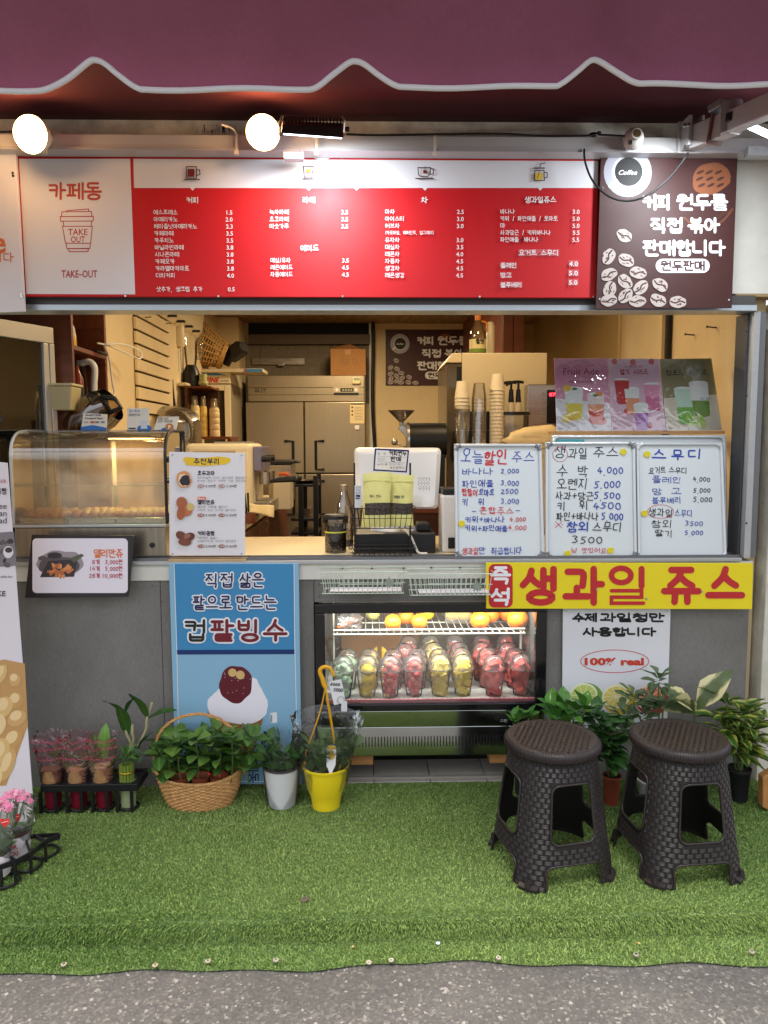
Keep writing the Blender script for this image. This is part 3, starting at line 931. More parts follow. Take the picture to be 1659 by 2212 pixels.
fl = empty('flood_light', at(675, 275, 2.95), 'black finned LED floodlight clamped to the beam over the menu board', 'lamp')
P = lambda u, v, Y: at(u, v, Y - .12)
fm = mat('flood_dark_metal', (58, 50, 50), .45, .5)
A0, A1 = P(607, 276, 2.90), P(742, 280, 2.90)
b = MB(); b.hexa([P(607, 288, 2.86), P(742, 298, 2.86), P(742, 292, 3.0), P(607, 284, 3.0), P(610, 268, 2.86), P(742, 274, 2.86), P(742, 266, 3.0), P(610, 260, 3.0)])
b.build('body', fm, fl, bevel=.004)
for k in range(17):
	t = (k + .5) / 17
	b = MB(); u = 612 + 126 * t
	b.hexa([P(u, 266 + 5 * t, 2.87), P(u + 3.2, 266 + 5 * t, 2.87), P(u + 3.2, 262 + 5 * t, 2.99), P(u, 262 + 5 * t, 2.99), P(u, 250 + 4 * t, 2.88), P(u + 3.2, 250 + 4 * t, 2.88), P(u + 3.2, 248 + 4 * t, 2.98), P(u, 248 + 4 * t, 2.98)])
	b.build('cooling_fin', fm, fl)
YK = mat('yoke_steel', (180, 160, 140), .35, .8)
MB().tube([P(602, 292, 3.05), P(603, 270, 2.92), P(610, 250, 2.92)], .005, 6).build('yoke', YK, fl, smooth=60); MB().tube([P(744, 284, 3.05), P(744, 262, 2.92), P(738, 252, 2.92)], .005, 6).build('yoke', YK, fl, smooth=60)
b = MB(); q = P(745, 279, 2.92); b.cyl(q, q + Vector((.016, 0, 0)), .009, n=8); b.build('yoke_bolt', BLACKP, fl)
b = MB(); b.hexa([P(612, 291, 2.88), P(738, 300, 2.88), P(738, 294, 2.985), P(612, 287, 2.985), P(612, 288.5, 2.88), P(738, 297.5, 2.88), P(738, 292.3, 2.985), P(612, 285.3, 2.985)])
b.build('lens', lamp_mat('cool_led', (225, 238, 255), 3.0), fl)
ld = bpy.data.lights.new('flood_beam', 'AREA'); ld.shape = 'RECTANGLE'; ld.size = .22; ld.size_y = .09; ld.energy = 2.3; ld.color = (.86, .94, 1.0); ld.spread = R(165)
lo = bpy.data.objects.new('flood_beam', ld); COL.objects.link(lo); lo.parent = fl
lo.location = P(690, 306, 2.88) - Vector(fl.location); lo.rotation_euler = (Vector((.12, .5, -1))).to_track_quat('-Z', 'X').to_euler()

P = lambda u, v, Y: at(u, v, Y)
tb = empty('light_tube', at(1640, 285, 2.80), 'white LED tube fixed under the awning arm at the far end', 'lamp')
a, c = P(1606, 266, 2.86), P(1730, 322, 2.62)
b = MB(); b.tube([a, c], .011, 12); b.build('tube', lamp_mat('cool_tube', (235, 242, 255), 5.0), tb, smooth=60)
b = MB(); d = (c - a).normalized(); b.cyl(a - d * .02, a + d * .012, .014, n=14); b.build('end_cap', WHITEP, tb, smooth=50)
ld = bpy.data.lights.new('tube_glow', 'AREA'); ld.shape = 'RECTANGLE'; ld.size = .5; ld.size_y = .05; ld.energy = 2.6; ld.color = (.88, .95, 1.0)
lo = bpy.data.objects.new('tube_glow', ld); COL.objects.link(lo); lo.parent = tb
lo.location = P(1570, 310, 2.68) - Vector(tb.location); lo.rotation_euler = (Vector((-.25, .42, -1))).to_track_quat('-Z', 'X').to_euler()

def rose(u, v, rp, label):
	r_ = empty('mounting_plate', at(u, v, 3.08), label, 'bracket', 'round plates under the beam')
	c = at(u, v - rp * .55, 3.081); rr = px(rp, 3.08)
	b = MB(); b.cyl(c + Vector((0, .007, 0)), c, rr, rr * .96, n=40); b.build('plate', mat('frosted_plate', (205, 208, 212), .3), r_, smooth=40, bevel=.003)
	for s_ in (-1, 1):
		b = MB(); q = c + Vector((s_ * rr * .62, -.001, -rr * .72)); b.cyl(q, q + Vector((0, -.002, 0)), .0045, n=10); b.build('screw_hole', BLACKP, r_)
rose(695, 331, 29, 'round pale plate hanging under the floodlight')
rose(1521, 326, 28, 'round pale plate hanging under the awning arm bracket')
def block(u0, u1, v0, v1, label):
	c0, c1 = at(u0, v1, 2.97), at(u1, v0, 2.97)
	b = MB(); b.box(c0.x, c1.x, 2.96, 3.0, c0.z, c1.z)
	tag(b.build('clear_block', mat('clear_acrylic', (236, 240, 244), .12, trans=.6, bump=.5, bscale=60), None, bevel=.003), label, 'bracket', 'clear blocks under the beam')
block(613, 656, 329, 345, 'clear acrylic block under the beam left of the round plate')
block(1614, 1690, 318, 337, 'clear acrylic block under the beam at the right picture edge')
sk = empty('lamp_socket', at(1370, 300, 2.95), 'empty white lamp socket on the beam above the coffee poster', 'lamp')
c = at(1368, 300, 2.96)
b = MB(); b.ball(c, px(21, 2.95), (1, 1.1, 1), 20, 14); b.build('shell', mat('socket_shell', (186, 178, 172), .4), sk, smooth=180)
b = MB(); q = at(1375, 292, 2.92); b.cyl(q + Vector((0, .03, 0)), q + Vector((-.002, -.012, .002)), px(11, 2.95), n=20); b.build('collar', mat('socket_shell'), sk, smooth=50)
b = MB(); q2 = q + Vector((-.002, -.0135, .002)); b.cyl(q2 + Vector((0, .01, 0)), q2, px(8, 2.95), n=16); b.build('contact', mat('brass_contact', (150, 132, 90), .3, .9), sk)
b = MB(); q = at(1361, 308, 2.925); b.box(q.x - .006, q.x + .006, q.y - .006, q.y + .004, q.z - .007, q.z + .007); b.build('switch', BLACKP, sk)
def wire(name, pts, r, m, label, cat='cable', n=8, sm=8):
	b = MB(); b.tube(smoothpath(pts, sm), r, n)
	return tag(b.build(name, m, None, smooth=60), label, cat)
wire('power_cable', [at(u, v, Y) for u, v, Y in ((748, 290, 2.99), (820, 292, 3.0), (960, 290, 3.0), (1080, 289, 2.99), (1180, 294, 2.98), (1262, 293, 2.98), (1290, 291, 2.97), (1350, 294, 2.95))], .0042, CABLE, 'black cable running along the beam from floodlight to socket')
wire('power_cable', [at(u, v, Y) for u, v, Y in ((1262, 322, 3.0), (1264, 350, 2.99), (1280, 390, 2.98), (1312, 422, 2.98), (1352, 434, 2.98), (1395, 424, 2.97), (1440, 390, 2.97), (1470, 355, 2.97), (1487, 330, 2.96))], .0042, CABLE, 'black cable hanging in a loop in front of the coffee poster')
wire('power_cable', [at(u, v, Y) for u, v, Y in ((-40, 287, 2.99), (10, 285, 2.99), (40, 284, 2.97))], .004, CABLE, 'short dark cable reaching the bulb at the left edge')
b = MB(); q = at(1283, 291, 2.965); b.ball(q, .012, (1.6, .8, .8), 12, 8); b.ball(q + Vector((.02, 0, .008)), .007, (1.4, .8, .8), 10, 6)
tag(b.build('tape_joint', mat('shiny_black_tape', (16, 16, 18), .22), None, smooth=180), 'knot of shiny black tape on the beam cable', 'tape')
for u, lab in ((131, 'white cable tie round the beam next to the left bulb'), (527, 'white cable tie round the beam left of the middle bulb'), (692, 'white cable tie round the beam under the floodlight'), (937, 'white cable tie round the beam right of the floodlight')):
	b = MB(); x = xu(u, 3.0); zt_, zb_ = zv(291, 3.0) , zv(331, 3.0)
	b.box(x - .005, x + .005, 3.003, 3.0075, zb_, zt_); b.box(x - .005, x + .005, 3.003, 3.075, zt_, zt_ + .003); b.box(x - .008, x + .008, 2.995, 3.0075, zb_ - .008, zb_ + .006)
	if u == 527: b.tube(smoothpath([(x, 3.0, zt_), (x - .012, 2.985, zt_ + .014), (x - .05, 2.97, zt_ + .022)], 4), .004, 6)
	tag(b.build('cable_tie', mat('nylon_tie', (222, 214, 200), .4), None), lab, 'cable tie', 'cable ties on the beam')

# ================================================================== SIGNS
def lerp(a, b, t): return a + (b - a) * t
def leaning(vt, vb, Yt, Yb):
	def place(u, v, d):
		t = (v - vt) / (vb - vt)
		return at(u, v, lerp(Yt, Yb, t) - d)
	return place
def board(name, label, cat, cs, Yt, Yb=None, t=.006, m=None, group=None, part='panel', bevel=.001):
	"""a flat board through four picture corners TL TR BR BL"""
	Yb = Yt if Yb is None else Yb
	q = [at(*cs[0], Yt), at(*cs[1], Yt), at(*cs[2], Yb), at(*cs[3], Yb)]
	root = empty(name, (q[2] + q[3]) / 2, label, cat, group)
	b = MB(); b.slab([q[3], q[2], q[1], q[0]], t)
	b.build(part, m, root, bevel=bevel)
	vt = (cs[0][1] + cs[1][1]) / 2; vb = (cs[2][1] + cs[3][1]) / 2
	return root, Print(Yt, leaning(vt, vb, Yt, Yb))
def ink(name, rgb=None, rough=.55):
	return mat('ink_' + name, rgb, rough)
RED = mat('menu_red', (200, 22, 30), .55, rvar=.05, scale=4)
PAPER = mat('sign_white', (226, 224, 230), .55, rvar=.06, scale=5)
WH = ink('white', (238, 236, 238)); BK = ink('black', (20, 18, 20)); NAVY = ink('navy', (22, 24, 84)); MAR = ink('maroon', (120, 18, 34)); ORG = ink('orange', (214, 112, 60))
CRIM = ink('crimson', (176, 24, 48)); REDI = ink('red', (196, 36, 40)); COFF = ink('coffee', (58, 26, 22)); YEL = ink('yellow', (232, 190, 40)); DK = ink('dark', (48, 42, 46)); GRYI = ink('grey', (130, 126, 128))

# ---- the long menu board
mroot, mp = board('menu_board', 'long red menu board with white icon strip and drink prices above the window', 'menu board', [(35, 336), (1293, 343), (1287, 643), (52, 640)], 3.09, t=.02, m=RED)
mp.poly([(41, 343), (281, 343), (292, 636), (57, 635)], PAPER, .0008)
mp.poly([(288, 343), (1292, 348), (1291, 406), (289.5, 406)], PAPER, .0008)
for u in (416, 667, 770, 918, 1167):
	mp.poly([(u - 7, 404), (u + 7, 404), (u, 412)], PAPER, .0013)
mp.hand('카페동', 106, 413, 35, ink('brick', (180, 62, 52)), 218, w=5.2, jit=0, gap=.10)
C = lambda cx, cy: (.3307 * cx, .3307 * cy + 109.7)
def outline(pts, w, m, closed=True, P_=mp):
	P_.stroke([C(*p) for p in pts], w, m, closed=closed)
for pts in ([(405, 1052), (597, 1050), (600, 1082), (402, 1083)], [(393, 1083), (610, 1081), (608, 1112), (396, 1113)], [(412, 1113), (597, 1112), (588, 1290), (437, 1292)], [(408, 1147), (603, 1147), (592, 1257), (428, 1257)], [(448, 1293), (578, 1292), (575, 1311), (452, 1312)]):
	if pts[0] == (408, 1147):
		mp.poly([C(*p) for p in pts], PAPER)
	outline(pts, 1.7, CRIM)
outline([(430, 1050), (440, 1044), (578, 1033), (580, 1050)], 1.7, CRIM, False)
mp.text('TAKE', 147, 500.5, 17, CRIM, 189, off=.012); mp.text('OUT', 153, 516.5, 17, CRIM, 183.5, off=.012)
mp.text('TAKE–OUT', 133, 591, 20, CRIM, 210, off=.012)
ROWS = [('에스프레소', '1.5'), ('아메리카노', '2.0'), ('헤이즐넛아메리카노', '2.3'), ('카페라떼', '3.5'), ('카푸치노', '3.5'), ('바닐라빈라떼', '3.8'), ('시나몬라떼', '3.8'), ('카페모카', '3.8'), ('카라멜마끼아또', '3.8'), ('더치커피', '4.0')]
def row(t, p, u, v, ur, h=11, cw=10.3, off=.012):
	n = sum(.5 if ch in ' /,' else 1 for ch in t)
	mp.text(t, u, v, h, WH, u + cw * n, off=off)
	mp.text(p, ur, v, h * 1.05, WH, align='r', off=.014)
mp.text('커피', 403, 432.5, 14, WH, 429, off=.022)
for k, (t, p) in enumerate(ROWS): row(t, p, 331.5 + k * .6, 458.6 + 15.15 * k, 502 + .4 * k)
row('샷추가, 생크림 추가', '0.5', 338, 624.6, 507, cw=10.4)
mp.text('라떼', 654, 432, 14, WH, 680, off=.022)
for k, (t, p) in enumerate((('녹차라떼', '3.5'), ('초코라떼', '3.5'), ('미숫가루', '3.5'))): row(t, p, 582.4, 458 + 15.3 * k, 752)
mp.text('에이드', 649, 536, 14, WH, 688, off=.022)
for k, (t, p) in enumerate((('매실/유자', '3.5'), ('레몬에이드', '4.5'), ('자몽에이드', '4.5'))): row(t, p, 584.5, 562.3 + 15.2 * k, 753.5, cw=9.5)
mp.text('차', 910, 432, 14, WH, 924, off=.022)
for k, (t, p) in enumerate([('마차', '2.5'), ('아이스티', '3.0'), ('허브차', '3.0'), ('', ''), ('유자차', '3.0'), ('매실차', '3.5'), ('레몬차', '4.0'), ('자몽차', '4.5'), ('생강차', '4.5'), ('레몬생강', '4.5')]):
	if t: row(t, p, 832, 457.3 + 15.25 * k, 1002 - .2 * k)
mp.text('(카모마일, 페퍼민트, 얼그레이)', 832, 502.6, 8.4, WH, 937, off=.012)
mp.text('생과일쥬스', 1134, 431.5, 14, WH, 1201, off=.022)
for k, (t, p) in enumerate((('바나나', '3.0'), ('키위 / 파인애플 / 토마토', '5.0'), ('마', '5.0'), ('사과당근 / 키위바나나', '5.5'))): row(t, p, 1081, 457 + 15.1 * k, 1252)
row('파인애플', '5.5', 1081, 517.5, 1251, cw=9.8); row('바나나', '', 1133, 517.5, 1251, cw=9.8)
mp.stroke([(1124, 518), (1131, 516)], 2.2, BK); mp.stroke([(1128.5, 511), (1126.5, 523)], 2.2, BK); mp.stroke([(1167, 516), (1172, 516)], 1.4, DK); mp.stroke([(1167, 519), (1172, 519)], 1.4, DK)
PATCH = ink('red_patch', (204, 92, 96));
for (u0, v0, u1, v1, t) in ((1119.6, 538.5, 1208, 553.5, '요거트 스무디'), (1080, 566.5, 1117, 580, '플레인'), (1080, 588, 1106, 601, '망고'), (1080, 608.5, 1128.5, 622, '블루베리'), (1228, 562, 1250, 577, '4.0'), (1227.5, 582, 1250, 597, '5.0'), (1227.5, 602.5, 1249, 617, '5.0')):
	mp.rect(u0, v0, u1, v1, PATCH, .0010); mp.text(t, u0 + 1.5, (v0 + v1) / 2, (v1 - v0) * .84, WH, u1 - 1.5, off=.018)
IC = ink('icon_brown', (62, 24, 30))
def ln(pts, w=1.9, closed=False, m=IC): mp.stroke(pts, w, m, closed=closed)
mp.rect(405, 365, 420, 382, ink('cocoa', (112, 40, 36))); ln([(402.5, 360), (424, 360), (424, 385), (402.5, 385)], closed=True); ln([(424, 367), (431, 367), (432, 377), (424, 379)]); ln([(398, 388), (431, 388)], 2.4)
mp.poly([(660, 365), (672, 365), (671, 372), (661, 372)], ink('latte', (222, 150, 60))); ln([(655, 359), (677, 359), (674, 383), (658.5, 383)], closed=True); ln([(653, 386.5), (679, 386.5)], 2.4)
ln([(903, 362), (930, 362), (929, 376), (924, 381), (908, 381), (904, 377)], closed=True); ln([(930, 364), (936, 366), (936, 375), (929, 377)]); ln([(898, 385.5), (936, 385.5)], 2.4); mp.rect(914, 367, 922, 375, ink('cocoa')); ln([(918, 360), (918, 367)], 1.2)
mp.rect(1157, 373, 1172, 388, ink('juice', (222, 186, 60))); ln([(1155, 368), (1175, 368), (1176, 390), (1154, 390)], closed=True); ln([(1154, 363), (1176, 363)], 2.6); ln([(1176, 372), (1182, 373), (1182, 383), (1176, 385)]); ln([(1166, 362), (1168, 354), (1178, 352)], 1.6); ln([(1165, 370), (1161, 385)], 1.2)
mp.build('lettering', mroot)
for u, v in ((309, 339), (455, 340), (738, 342), (980, 341), (1285, 346), (271, 639.5), (472, 640), (740, 640), (1036, 641), (1282, 641)):
	b = MB(); q = at(u, v, 3.09); b.cyl(q, q + Vector((0, -.003, 0)), .0042, n=10); b.build('screw', STEEL, mroot)

# ---- coffee poster (shared design, drawn in the big board's own picture units)
BROWN = mat('poster_brown', (66, 30, 28), .5)
def coffee_print(P_):
	P_.zone = 'cup'
	SAU = ink('saucer', (168, 168, 180)); CRE = ink('bean_pale', (186, 172, 166)); COOK = ink('cookie', (140, 82, 50))
	P_.ell(1356, 372, 52, 54, SAU); P_.ell(1356, 372, 34, 36, ink('cup_white', (206, 206, 212))); P_.ell(1358, 371, 30, 31, ink('espresso', (18, 16, 16))); P_.stroke([(1332, 391), (1318, 402)], 7, WH)
	P_.text('Coffee', 1337, 372, 13, WH, 1377, off=.012, shear=.35)
	P_.zone = 'cookie'
	P_.ell(1536, 386, 42, 34, COOK, rot=-18, jit=.1, seed=3)
	for k in range(9): P_.ell(1512 + (k % 3) * 22 + rnd.uniform(-4, 4), 372 + (k // 3) * 14, 9, 3, ink('cookie_dark', (74, 38, 26)), rot=-25)
	P_.stroke([(1478, 470), (1500, 488), (1530, 490), (1560, 478), (1582, 452)], 5, ink('ring_brown', (104, 60, 40)), smooth=4)
	P_.text('Coffee', 1546, 470, 10, ink('ring_brown'), 1578, rot=-30)
	P_.zone = 'text'
	P_.hand('커피', 1390, 437, 30, WH, 1448, w=6.6, jit=0, gap=.12); P_.hand('원두를', 1464, 437, 31, WH, 1570, w=6.2, jit=0, gap=.12)
	P_.hand('직접', 1407, 487, 30, WH, 1474, w=6.2, jit=0, gap=.12); P_.hand('볶아', 1488, 487, 30, WH, 1553, w=5.6, jit=0, gap=.12)
	P_.hand('판매합니다', 1390, 536, 31, WH, 1565, w=6.0, jit=0, gap=.1)
	P_.rrect(1416.5, 559, 1533, 589.5, 15, WH); P_.hand('원두판매', 1428, 574, 20, BROWN, 1522, w=3.6, jit=0, gap=.12)
	P_.zone = 'bean'
	for k, (cx, cy) in enumerate([(825, 1075), (733, 1195), (835, 1217), (735, 1300), (905, 1290), (828, 1340), (740, 1385), (920, 1375), (1033, 1360), (830, 1425), (735, 1450), (900, 1455), (1020, 1450), (1135, 1460)]):
		u, v = cx * .3717 + 1042.3, cy * .3717 + 109.7
		rot = [30, -60, 25, -25, 10, 40, -70, -40, 35, -45, -10, 0, 20, 5][k]
		P_.ell(u, v, 18, 13, CRE, rot=rot, jit=.12, seed=k)
		c_, s_ = math.cos(R(rot)), math.sin(R(rot))
		P_.stroke([(u - 15 * c_, v - 15 * s_), (u - 5 * c_ - 2.5 * s_, v - 5 * s_ + 2.5 * c_), (u + 5 * c_ + 2.5 * s_, v + 5 * s_ - 2.5 * c_), (u + 15 * c_, v + 15 * s_)], 3.2, COFF, smooth=3)
		for j in range(8):
			a = rnd.uniform(0, 6.28); rr = rnd.uniform(5, 11)
			P_.ell(u + rr * math.cos(a) * 1.1, v + rr * math.sin(a) * .8, rnd.uniform(1.5, 4), rnd.uniform(.8, 1.6), ink('poster_mid', (96, 58, 52)), rot=rot + rnd.uniform(-30, 30), n=8)
croot, cp = board('coffee_poster', 'brown coffee bean poster with a cup at its top, beside the red menu', 'poster', [(1299, 320), (1594, 322), (1581, 665), (1287, 668)], 3.065, t=.008, m=BROWN)
coffee_print(cp); cp.build('lettering', croot)
for u, v in ((1302, 406), (1578, 386), (1295, 646), (1574, 648)):
	b = MB(); q = at(u, v, 3.065); b.cyl(q, q + Vector((0, -.003, 0)), .0042, n=10); b.build('screw', STEEL, croot)
# ---- sign cut off at the left edge
lroot, lp = board('shop_sign', 'white sign with orange lettering cut off by the left picture edge', 'sign', [(-170, 326), (34, 331), (53, 673), (-160, 680)], 3.06, t=.015, m=PAPER)
lp.text('coffee', -150, 520, 62, ORG, 13, off=.02); lp.text('판매합니다', -90, 556, 22, ORG, 29, off=.01)
lp.build('lettering', lroot)
for u, v in ((28, 374), (29, 380), (46, 636), (47, 641)):
	b = MB(); q = at(u, v, 3.06); b.cyl(q, q + Vector((0, -.003, 0)), .005, n=10); b.build('screw', STEEL, lroot)

# ---- price sign hung from the counter
BLK = mat('black_board', (34, 26, 28), .5)
proot, pp = board('price_sign', 'black-edged pastry price sign hung below the warmer', 'sign', [(68.5, 1155), (291, 1157), (278, 1289), (53.6, 1291.6)], 3.12, 3.09, t=.005, m=BLK)
pp.rrect(70, 1163, 276, 1281, 9, mat('sign_paper', (222, 216, 226), .4), .0008)
pp.ell(132, 1217, 52, 27, ink('photo_grey', (150, 140, 146)), n=40, jit=.15); pp.ell(128, 1223, 42, 22, ink('photo_dark', (88, 78, 82)), n=40, jit=.2, seed=4)
pp.poly([(86, 1247), (104, 1212), (168, 1208), (160, 1246)], ink('tray_dark', (52, 44, 46))); pp.ell(118, 1200, 16, 7, ink('tray_dark')); pp.ell(92, 1206, 10, 5, ink('photo_dark'))
pp.poly([(150, 1206), (176, 1196), (182, 1200), (160, 1216)], ink('leaf_grey', (86, 88, 70)))
for k in range(34):
	a = rnd.uniform(0, 6.28); rr = math.sqrt(rnd.random())
	u, v = 130 + 25 * rr * math.cos(a), 1231 + 14 * rr * math.sin(a)
	pp.ell(u, v, 5.5, 3, ink('pastry%d' % (k % 3), [(196, 118, 66), (176, 98, 52), (214, 142, 88)][k % 3]), rot=math.degrees(a), n=12)
pp.hand('델리만쥬', 203, 1195.5, 17, ORG, 265, w=2.6, jit=0, gap=.1)
for v, a, c in ((1214, '8개', '3,000원'), (1228.4, '14개', '5,000원'), (1243.6, '28개', '10,000원')):
	pp.text(a, 199 - 6.5 * (len(a) - 2), v, 11.5, CRIM, 215, off=.012); pp.text(c, 227 - 7 * (len(c) - 6), v, 11.5, CRIM, 264, off=.012)
pp.build('lettering', proot)

# ---- snack menu standing on the counter
sroot, sp = board('snack_menu', 'white acrylic snack menu with yellow heading standing beside the pastry warmer', 'menu board', [(365, 976), (529, 978.5), (529, 1200), (366, 1200)], 3.165, 3.155, t=.006, m=mat('menu_card', (224, 220, 224), .3), part='card')
sp.stroke([(402, 993), (430, 996), (470, 992), (492, 994)], 12, YEL); sp.stroke([(404, 1001), (440, 1003), (488, 999)], 8, YEL)
sp.hand('주전부리', 419, 997, 12, ink('ink_blueblack', (40, 40, 60)), 474, w=2.1, jit=.04)
def snack(v, t, l1, l2, n1, n2, col):
	sp.hand(t, 427, v, 8.6, ink('ink_blueblack'), 427 + 9 * len(t), w=1.6, jit=.04)
	sp.text(l1, 426, v + 10, 5.4, GRYI, 426 + 5.6 * len(l1), off=0); sp.text(l2, 426, v + 17, 5.4, GRYI, 426 + 5.6 * len(l2), off=0)
	for u, n_, p_ in ((427, n1, '3,000'), (472, n2, '5,000')):
		sp.ell(u + 7, v + 28, 7.5, 4, col); sp.text(n_, u + 7, v + 28, 5, WH, align='c'); sp.text(p_ + '원', u + 17, v + 28, 6, DK, u + 39, off=.014)
snack(1022, '호두과자', '오리지널의 진리! 달지않은 팥앙금과', '바삭한 호두가 가득한 기본 호두과자', '6개', '11개', ink('mauve', (170, 136, 136)))
sp.rrect(426, 1073, 445, 1080, 3, ink('salmon', (222, 120, 98))); sp.text('Best', 428.5, 1076.5, 6, WH, 442)
snack(1085, '델리만쥬', '냄새로 사람을 홀린다!', '사르르 녹는 슈크림 델리만쥬', '8개', '14개', ink('rust', (150, 92, 74)))
snack(1152, '커피콩빵', '커피향이 솔솔~', '아메리카노랑 먹으면 찰떡궁합', '10개', '18개', ink('rust'))
sp.ell(397, 1036, 16, 17, ink('walnut', (212, 146, 92)), jit=.25, seed=2); sp.ell(397, 1037, 13, 13, ink('walnut_in', (232, 206, 170)), jit=.2, seed=5); sp.ell(400, 1038, 11.5, 11.5, ink('redbean', (44, 38, 50)), jit=.2, seed=8)
for k, (u, v, a, b_, r_) in enumerate(((393, 1087, 12, 14, -20), (404, 1103, 11, 13, 40), (391, 1108, 9, 15, 10), (411, 1095, 8, 8, 0))):
	sp.ell(u, v, a, b_, ink('corn%d' % k, [(176, 104, 66), (186, 112, 70), (168, 92, 58), (206, 178, 110)][k]), rot=r_)
for k in range(6): sp.stroke([(384 + 3 * k, 1078), (386 + 3.4 * k, 1098)], .7, ink('corn_line', (140, 72, 44)))
for k, (u, v, a, b_, r_) in enumerate(((391, 1157, 12, 9, 30), (408, 1160, 13, 9, -20), (399, 1171, 14, 8, 5), (404, 1158, 8, 5, -20))):
	sp.ell(u, v, a, b_, ink('beanbread%d' % k, [(112, 62, 46), (98, 52, 40), (124, 70, 52), (150, 104, 84)][k]), rot=r_)
sp.build('lettering', sroot)
b = MB(); q0, q1 = at(364, 1202, 3.15), at(531, 1202, 3.15); b.box(q0.x, q1.x, 3.14, 3.20, ZS + .0005, ZS + .008); b.build('wooden_foot', mat('pale_wood', (196, 160, 110), .6, var=.15), sroot)
for u, v in ((372, 983), (522, 984), (373, 1196), (522, 1196)):
	b = MB(); q = at(u, v, 3.158); b.cyl(q, q + Vector((0, -.004, 0)), .0035, n=10); b.build('pin', STEEL, sroot)

# ---- blue shaved-ice banner on the wall
BLU, LBLU = mat('banner_blue', (58, 134, 184), .4), mat('banner_light_blue', (134, 178, 206), .4)
broot, bp_ = board('ice_banner', 'tall blue shaved ice sign leaning on the grey wall behind the wicker basket', 'sign', [(364.5, 1217), (645, 1217), (652, 1694), (380, 1694)], 3.135, 3.12, t=.01, m=LBLU)
bp_.poly([(376, 1218.5), (634.5, 1218.5), (635.5, 1404), (382, 1404)], BLU, .0006)
bp_.stroke([(376, 1218.5), (382, 1404), (388, 1688), (644, 1688), (637, 1404), (635, 1218.5)], 1.3, WH, .0009, cap=False)
bp_.poly([(382, 1404), (636, 1403), (636.5, 1413), (382.5, 1414)], ink('banner_navy', (12, 46, 104)), .0010)
def outlined(t, u0, v, h, m, u1, w, wo, gap=.2, jit=.03, seed=5):
	k0 = bp_.k; bp_.k = 0; bp_.hand(t, u0, v, h, WH, u1, w=wo, jit=jit, seed=seed, gap=gap)
	bp_._d0 = None
	base = bp_._d
	bp_._d = lambda lift=None: (.0045 + .00001 * hash_k())
	bp_.hand(t, u0, v, h, m, u1, w=w, jit=jit, seed=seed, gap=gap)
	bp_._d = base
_hk = [0]
def hash_k():
	_hk[0] += 1; return _hk[0]
outlined('직접', 444, 1254, 29, NAVY, 503, 3.4, 9); outlined('삶은', 518, 1254, 29, NAVY, 568, 3.4, 9)
outlined('팥으로', 417, 1302, 29, NAVY, 499, 3.4, 9); outlined('만드는', 511, 1302, 29, NAVY, 596, 3.4, 9)
outlined('컵', 400, 1362, 44, ink('green_black', (24, 34, 32)), 444, 5.6, 13, jit=0); outlined('팥빙수', 456, 1362, 44, ink('bean_red', (112, 22, 38)), 618, 6.4, 14, jit=0, gap=.2)
bp_.poly([(448, 1540), (572, 1536), (545, 1640), (515, 1670), (500, 1668)], ink('cone', (150, 96, 44)))
mound = [(449, 1530), (450, 1512), (462, 1498), (478, 1484), (492, 1468), (548, 1464), (562, 1484), (576, 1508), (578, 1526), (572, 1546), (548, 1562), (516, 1564), (480, 1556), (458, 1546)]
bp_.poly([(p.x + rnd.uniform(-1, 1), p.y) for p in smoothpath([(u, v, 0) for u, v in mound], 4, True)], ink('ice', (232, 228, 236)))
bp_.ell(511, 1478, 35, 38, ink('azuki', (92, 16, 30)), jit=.18, seed=6, n=48)
for k in range(14): bp_.ell(511 + rnd.uniform(-30, 30), 1480 + rnd.uniform(-28, 28), .8, .8, ink('ice'), n=6)
bp_.ell(502, 1453, 9, 9, ink('mochi', (206, 172, 110))); bp_.ell(519, 1458, 9.5, 9.5, ink('mochi'))
bp_.text('카페동', 547, 1620, 24, NAVY, 617, off=.01, rot=90)
bp_.build('lettering', broot)

# ---- yellow juice sign
yroot, yp = board('juice_sign', 'long yellow sign with big red juice lettering under the whiteboards', 'sign', [(1050, 1215.6), (1627, 1217), (1624.5, 1316), (1050.6, 1314.6)], 3.105, t=.012, m=mat('sign_yellow', (236, 214, 30), .4))
YR = ink('sign_red', (190, 38, 44))
yp.rrect(1056, 1218.5, 1107.5, 1312.5, 12, YR)
yp.hand('즉', 1062, 1243, 34, WH, 1101, w=6.5, jit=0); yp.hand('석', 1062, 1289, 34, WH, 1101, w=6.5, jit=0)
for ch, u0, u1 in (('생', 1120.5, 1207), ('과', 1215, 1307), ('쥬', 1428, 1515.7), ('스', 1523.5, 1609.6)):
	yp.hand(ch, u0 + 7, 1265.5, 72, YR, u1 - 7, w=14.5, jit=0)
yp.stroke([(1342 + 21 * math.cos(2 * math.pi * k / 30), 1243 + 15.5 * math.sin(2 * math.pi * k / 30)) for k in range(30)], 12, YR, closed=True)
yp.stroke([(1386, 1229), (1386, 1266)], 13, YR); yp.stroke([(1321, 1276), (1386, 1276), (1386, 1290), (1321, 1290), (1321, 1303), (1390, 1303)], 8, YR)
yp.build('lettering', yroot)
for u, v in ((1288, 1273), (1515, 1278), (1396, 1293)):
	b = MB(); q = at(u, v, 3.105); b.cyl(q, q + Vector((0, -.005, 0)), .0045, n=10); b.build('screw', STEEL, yroot)

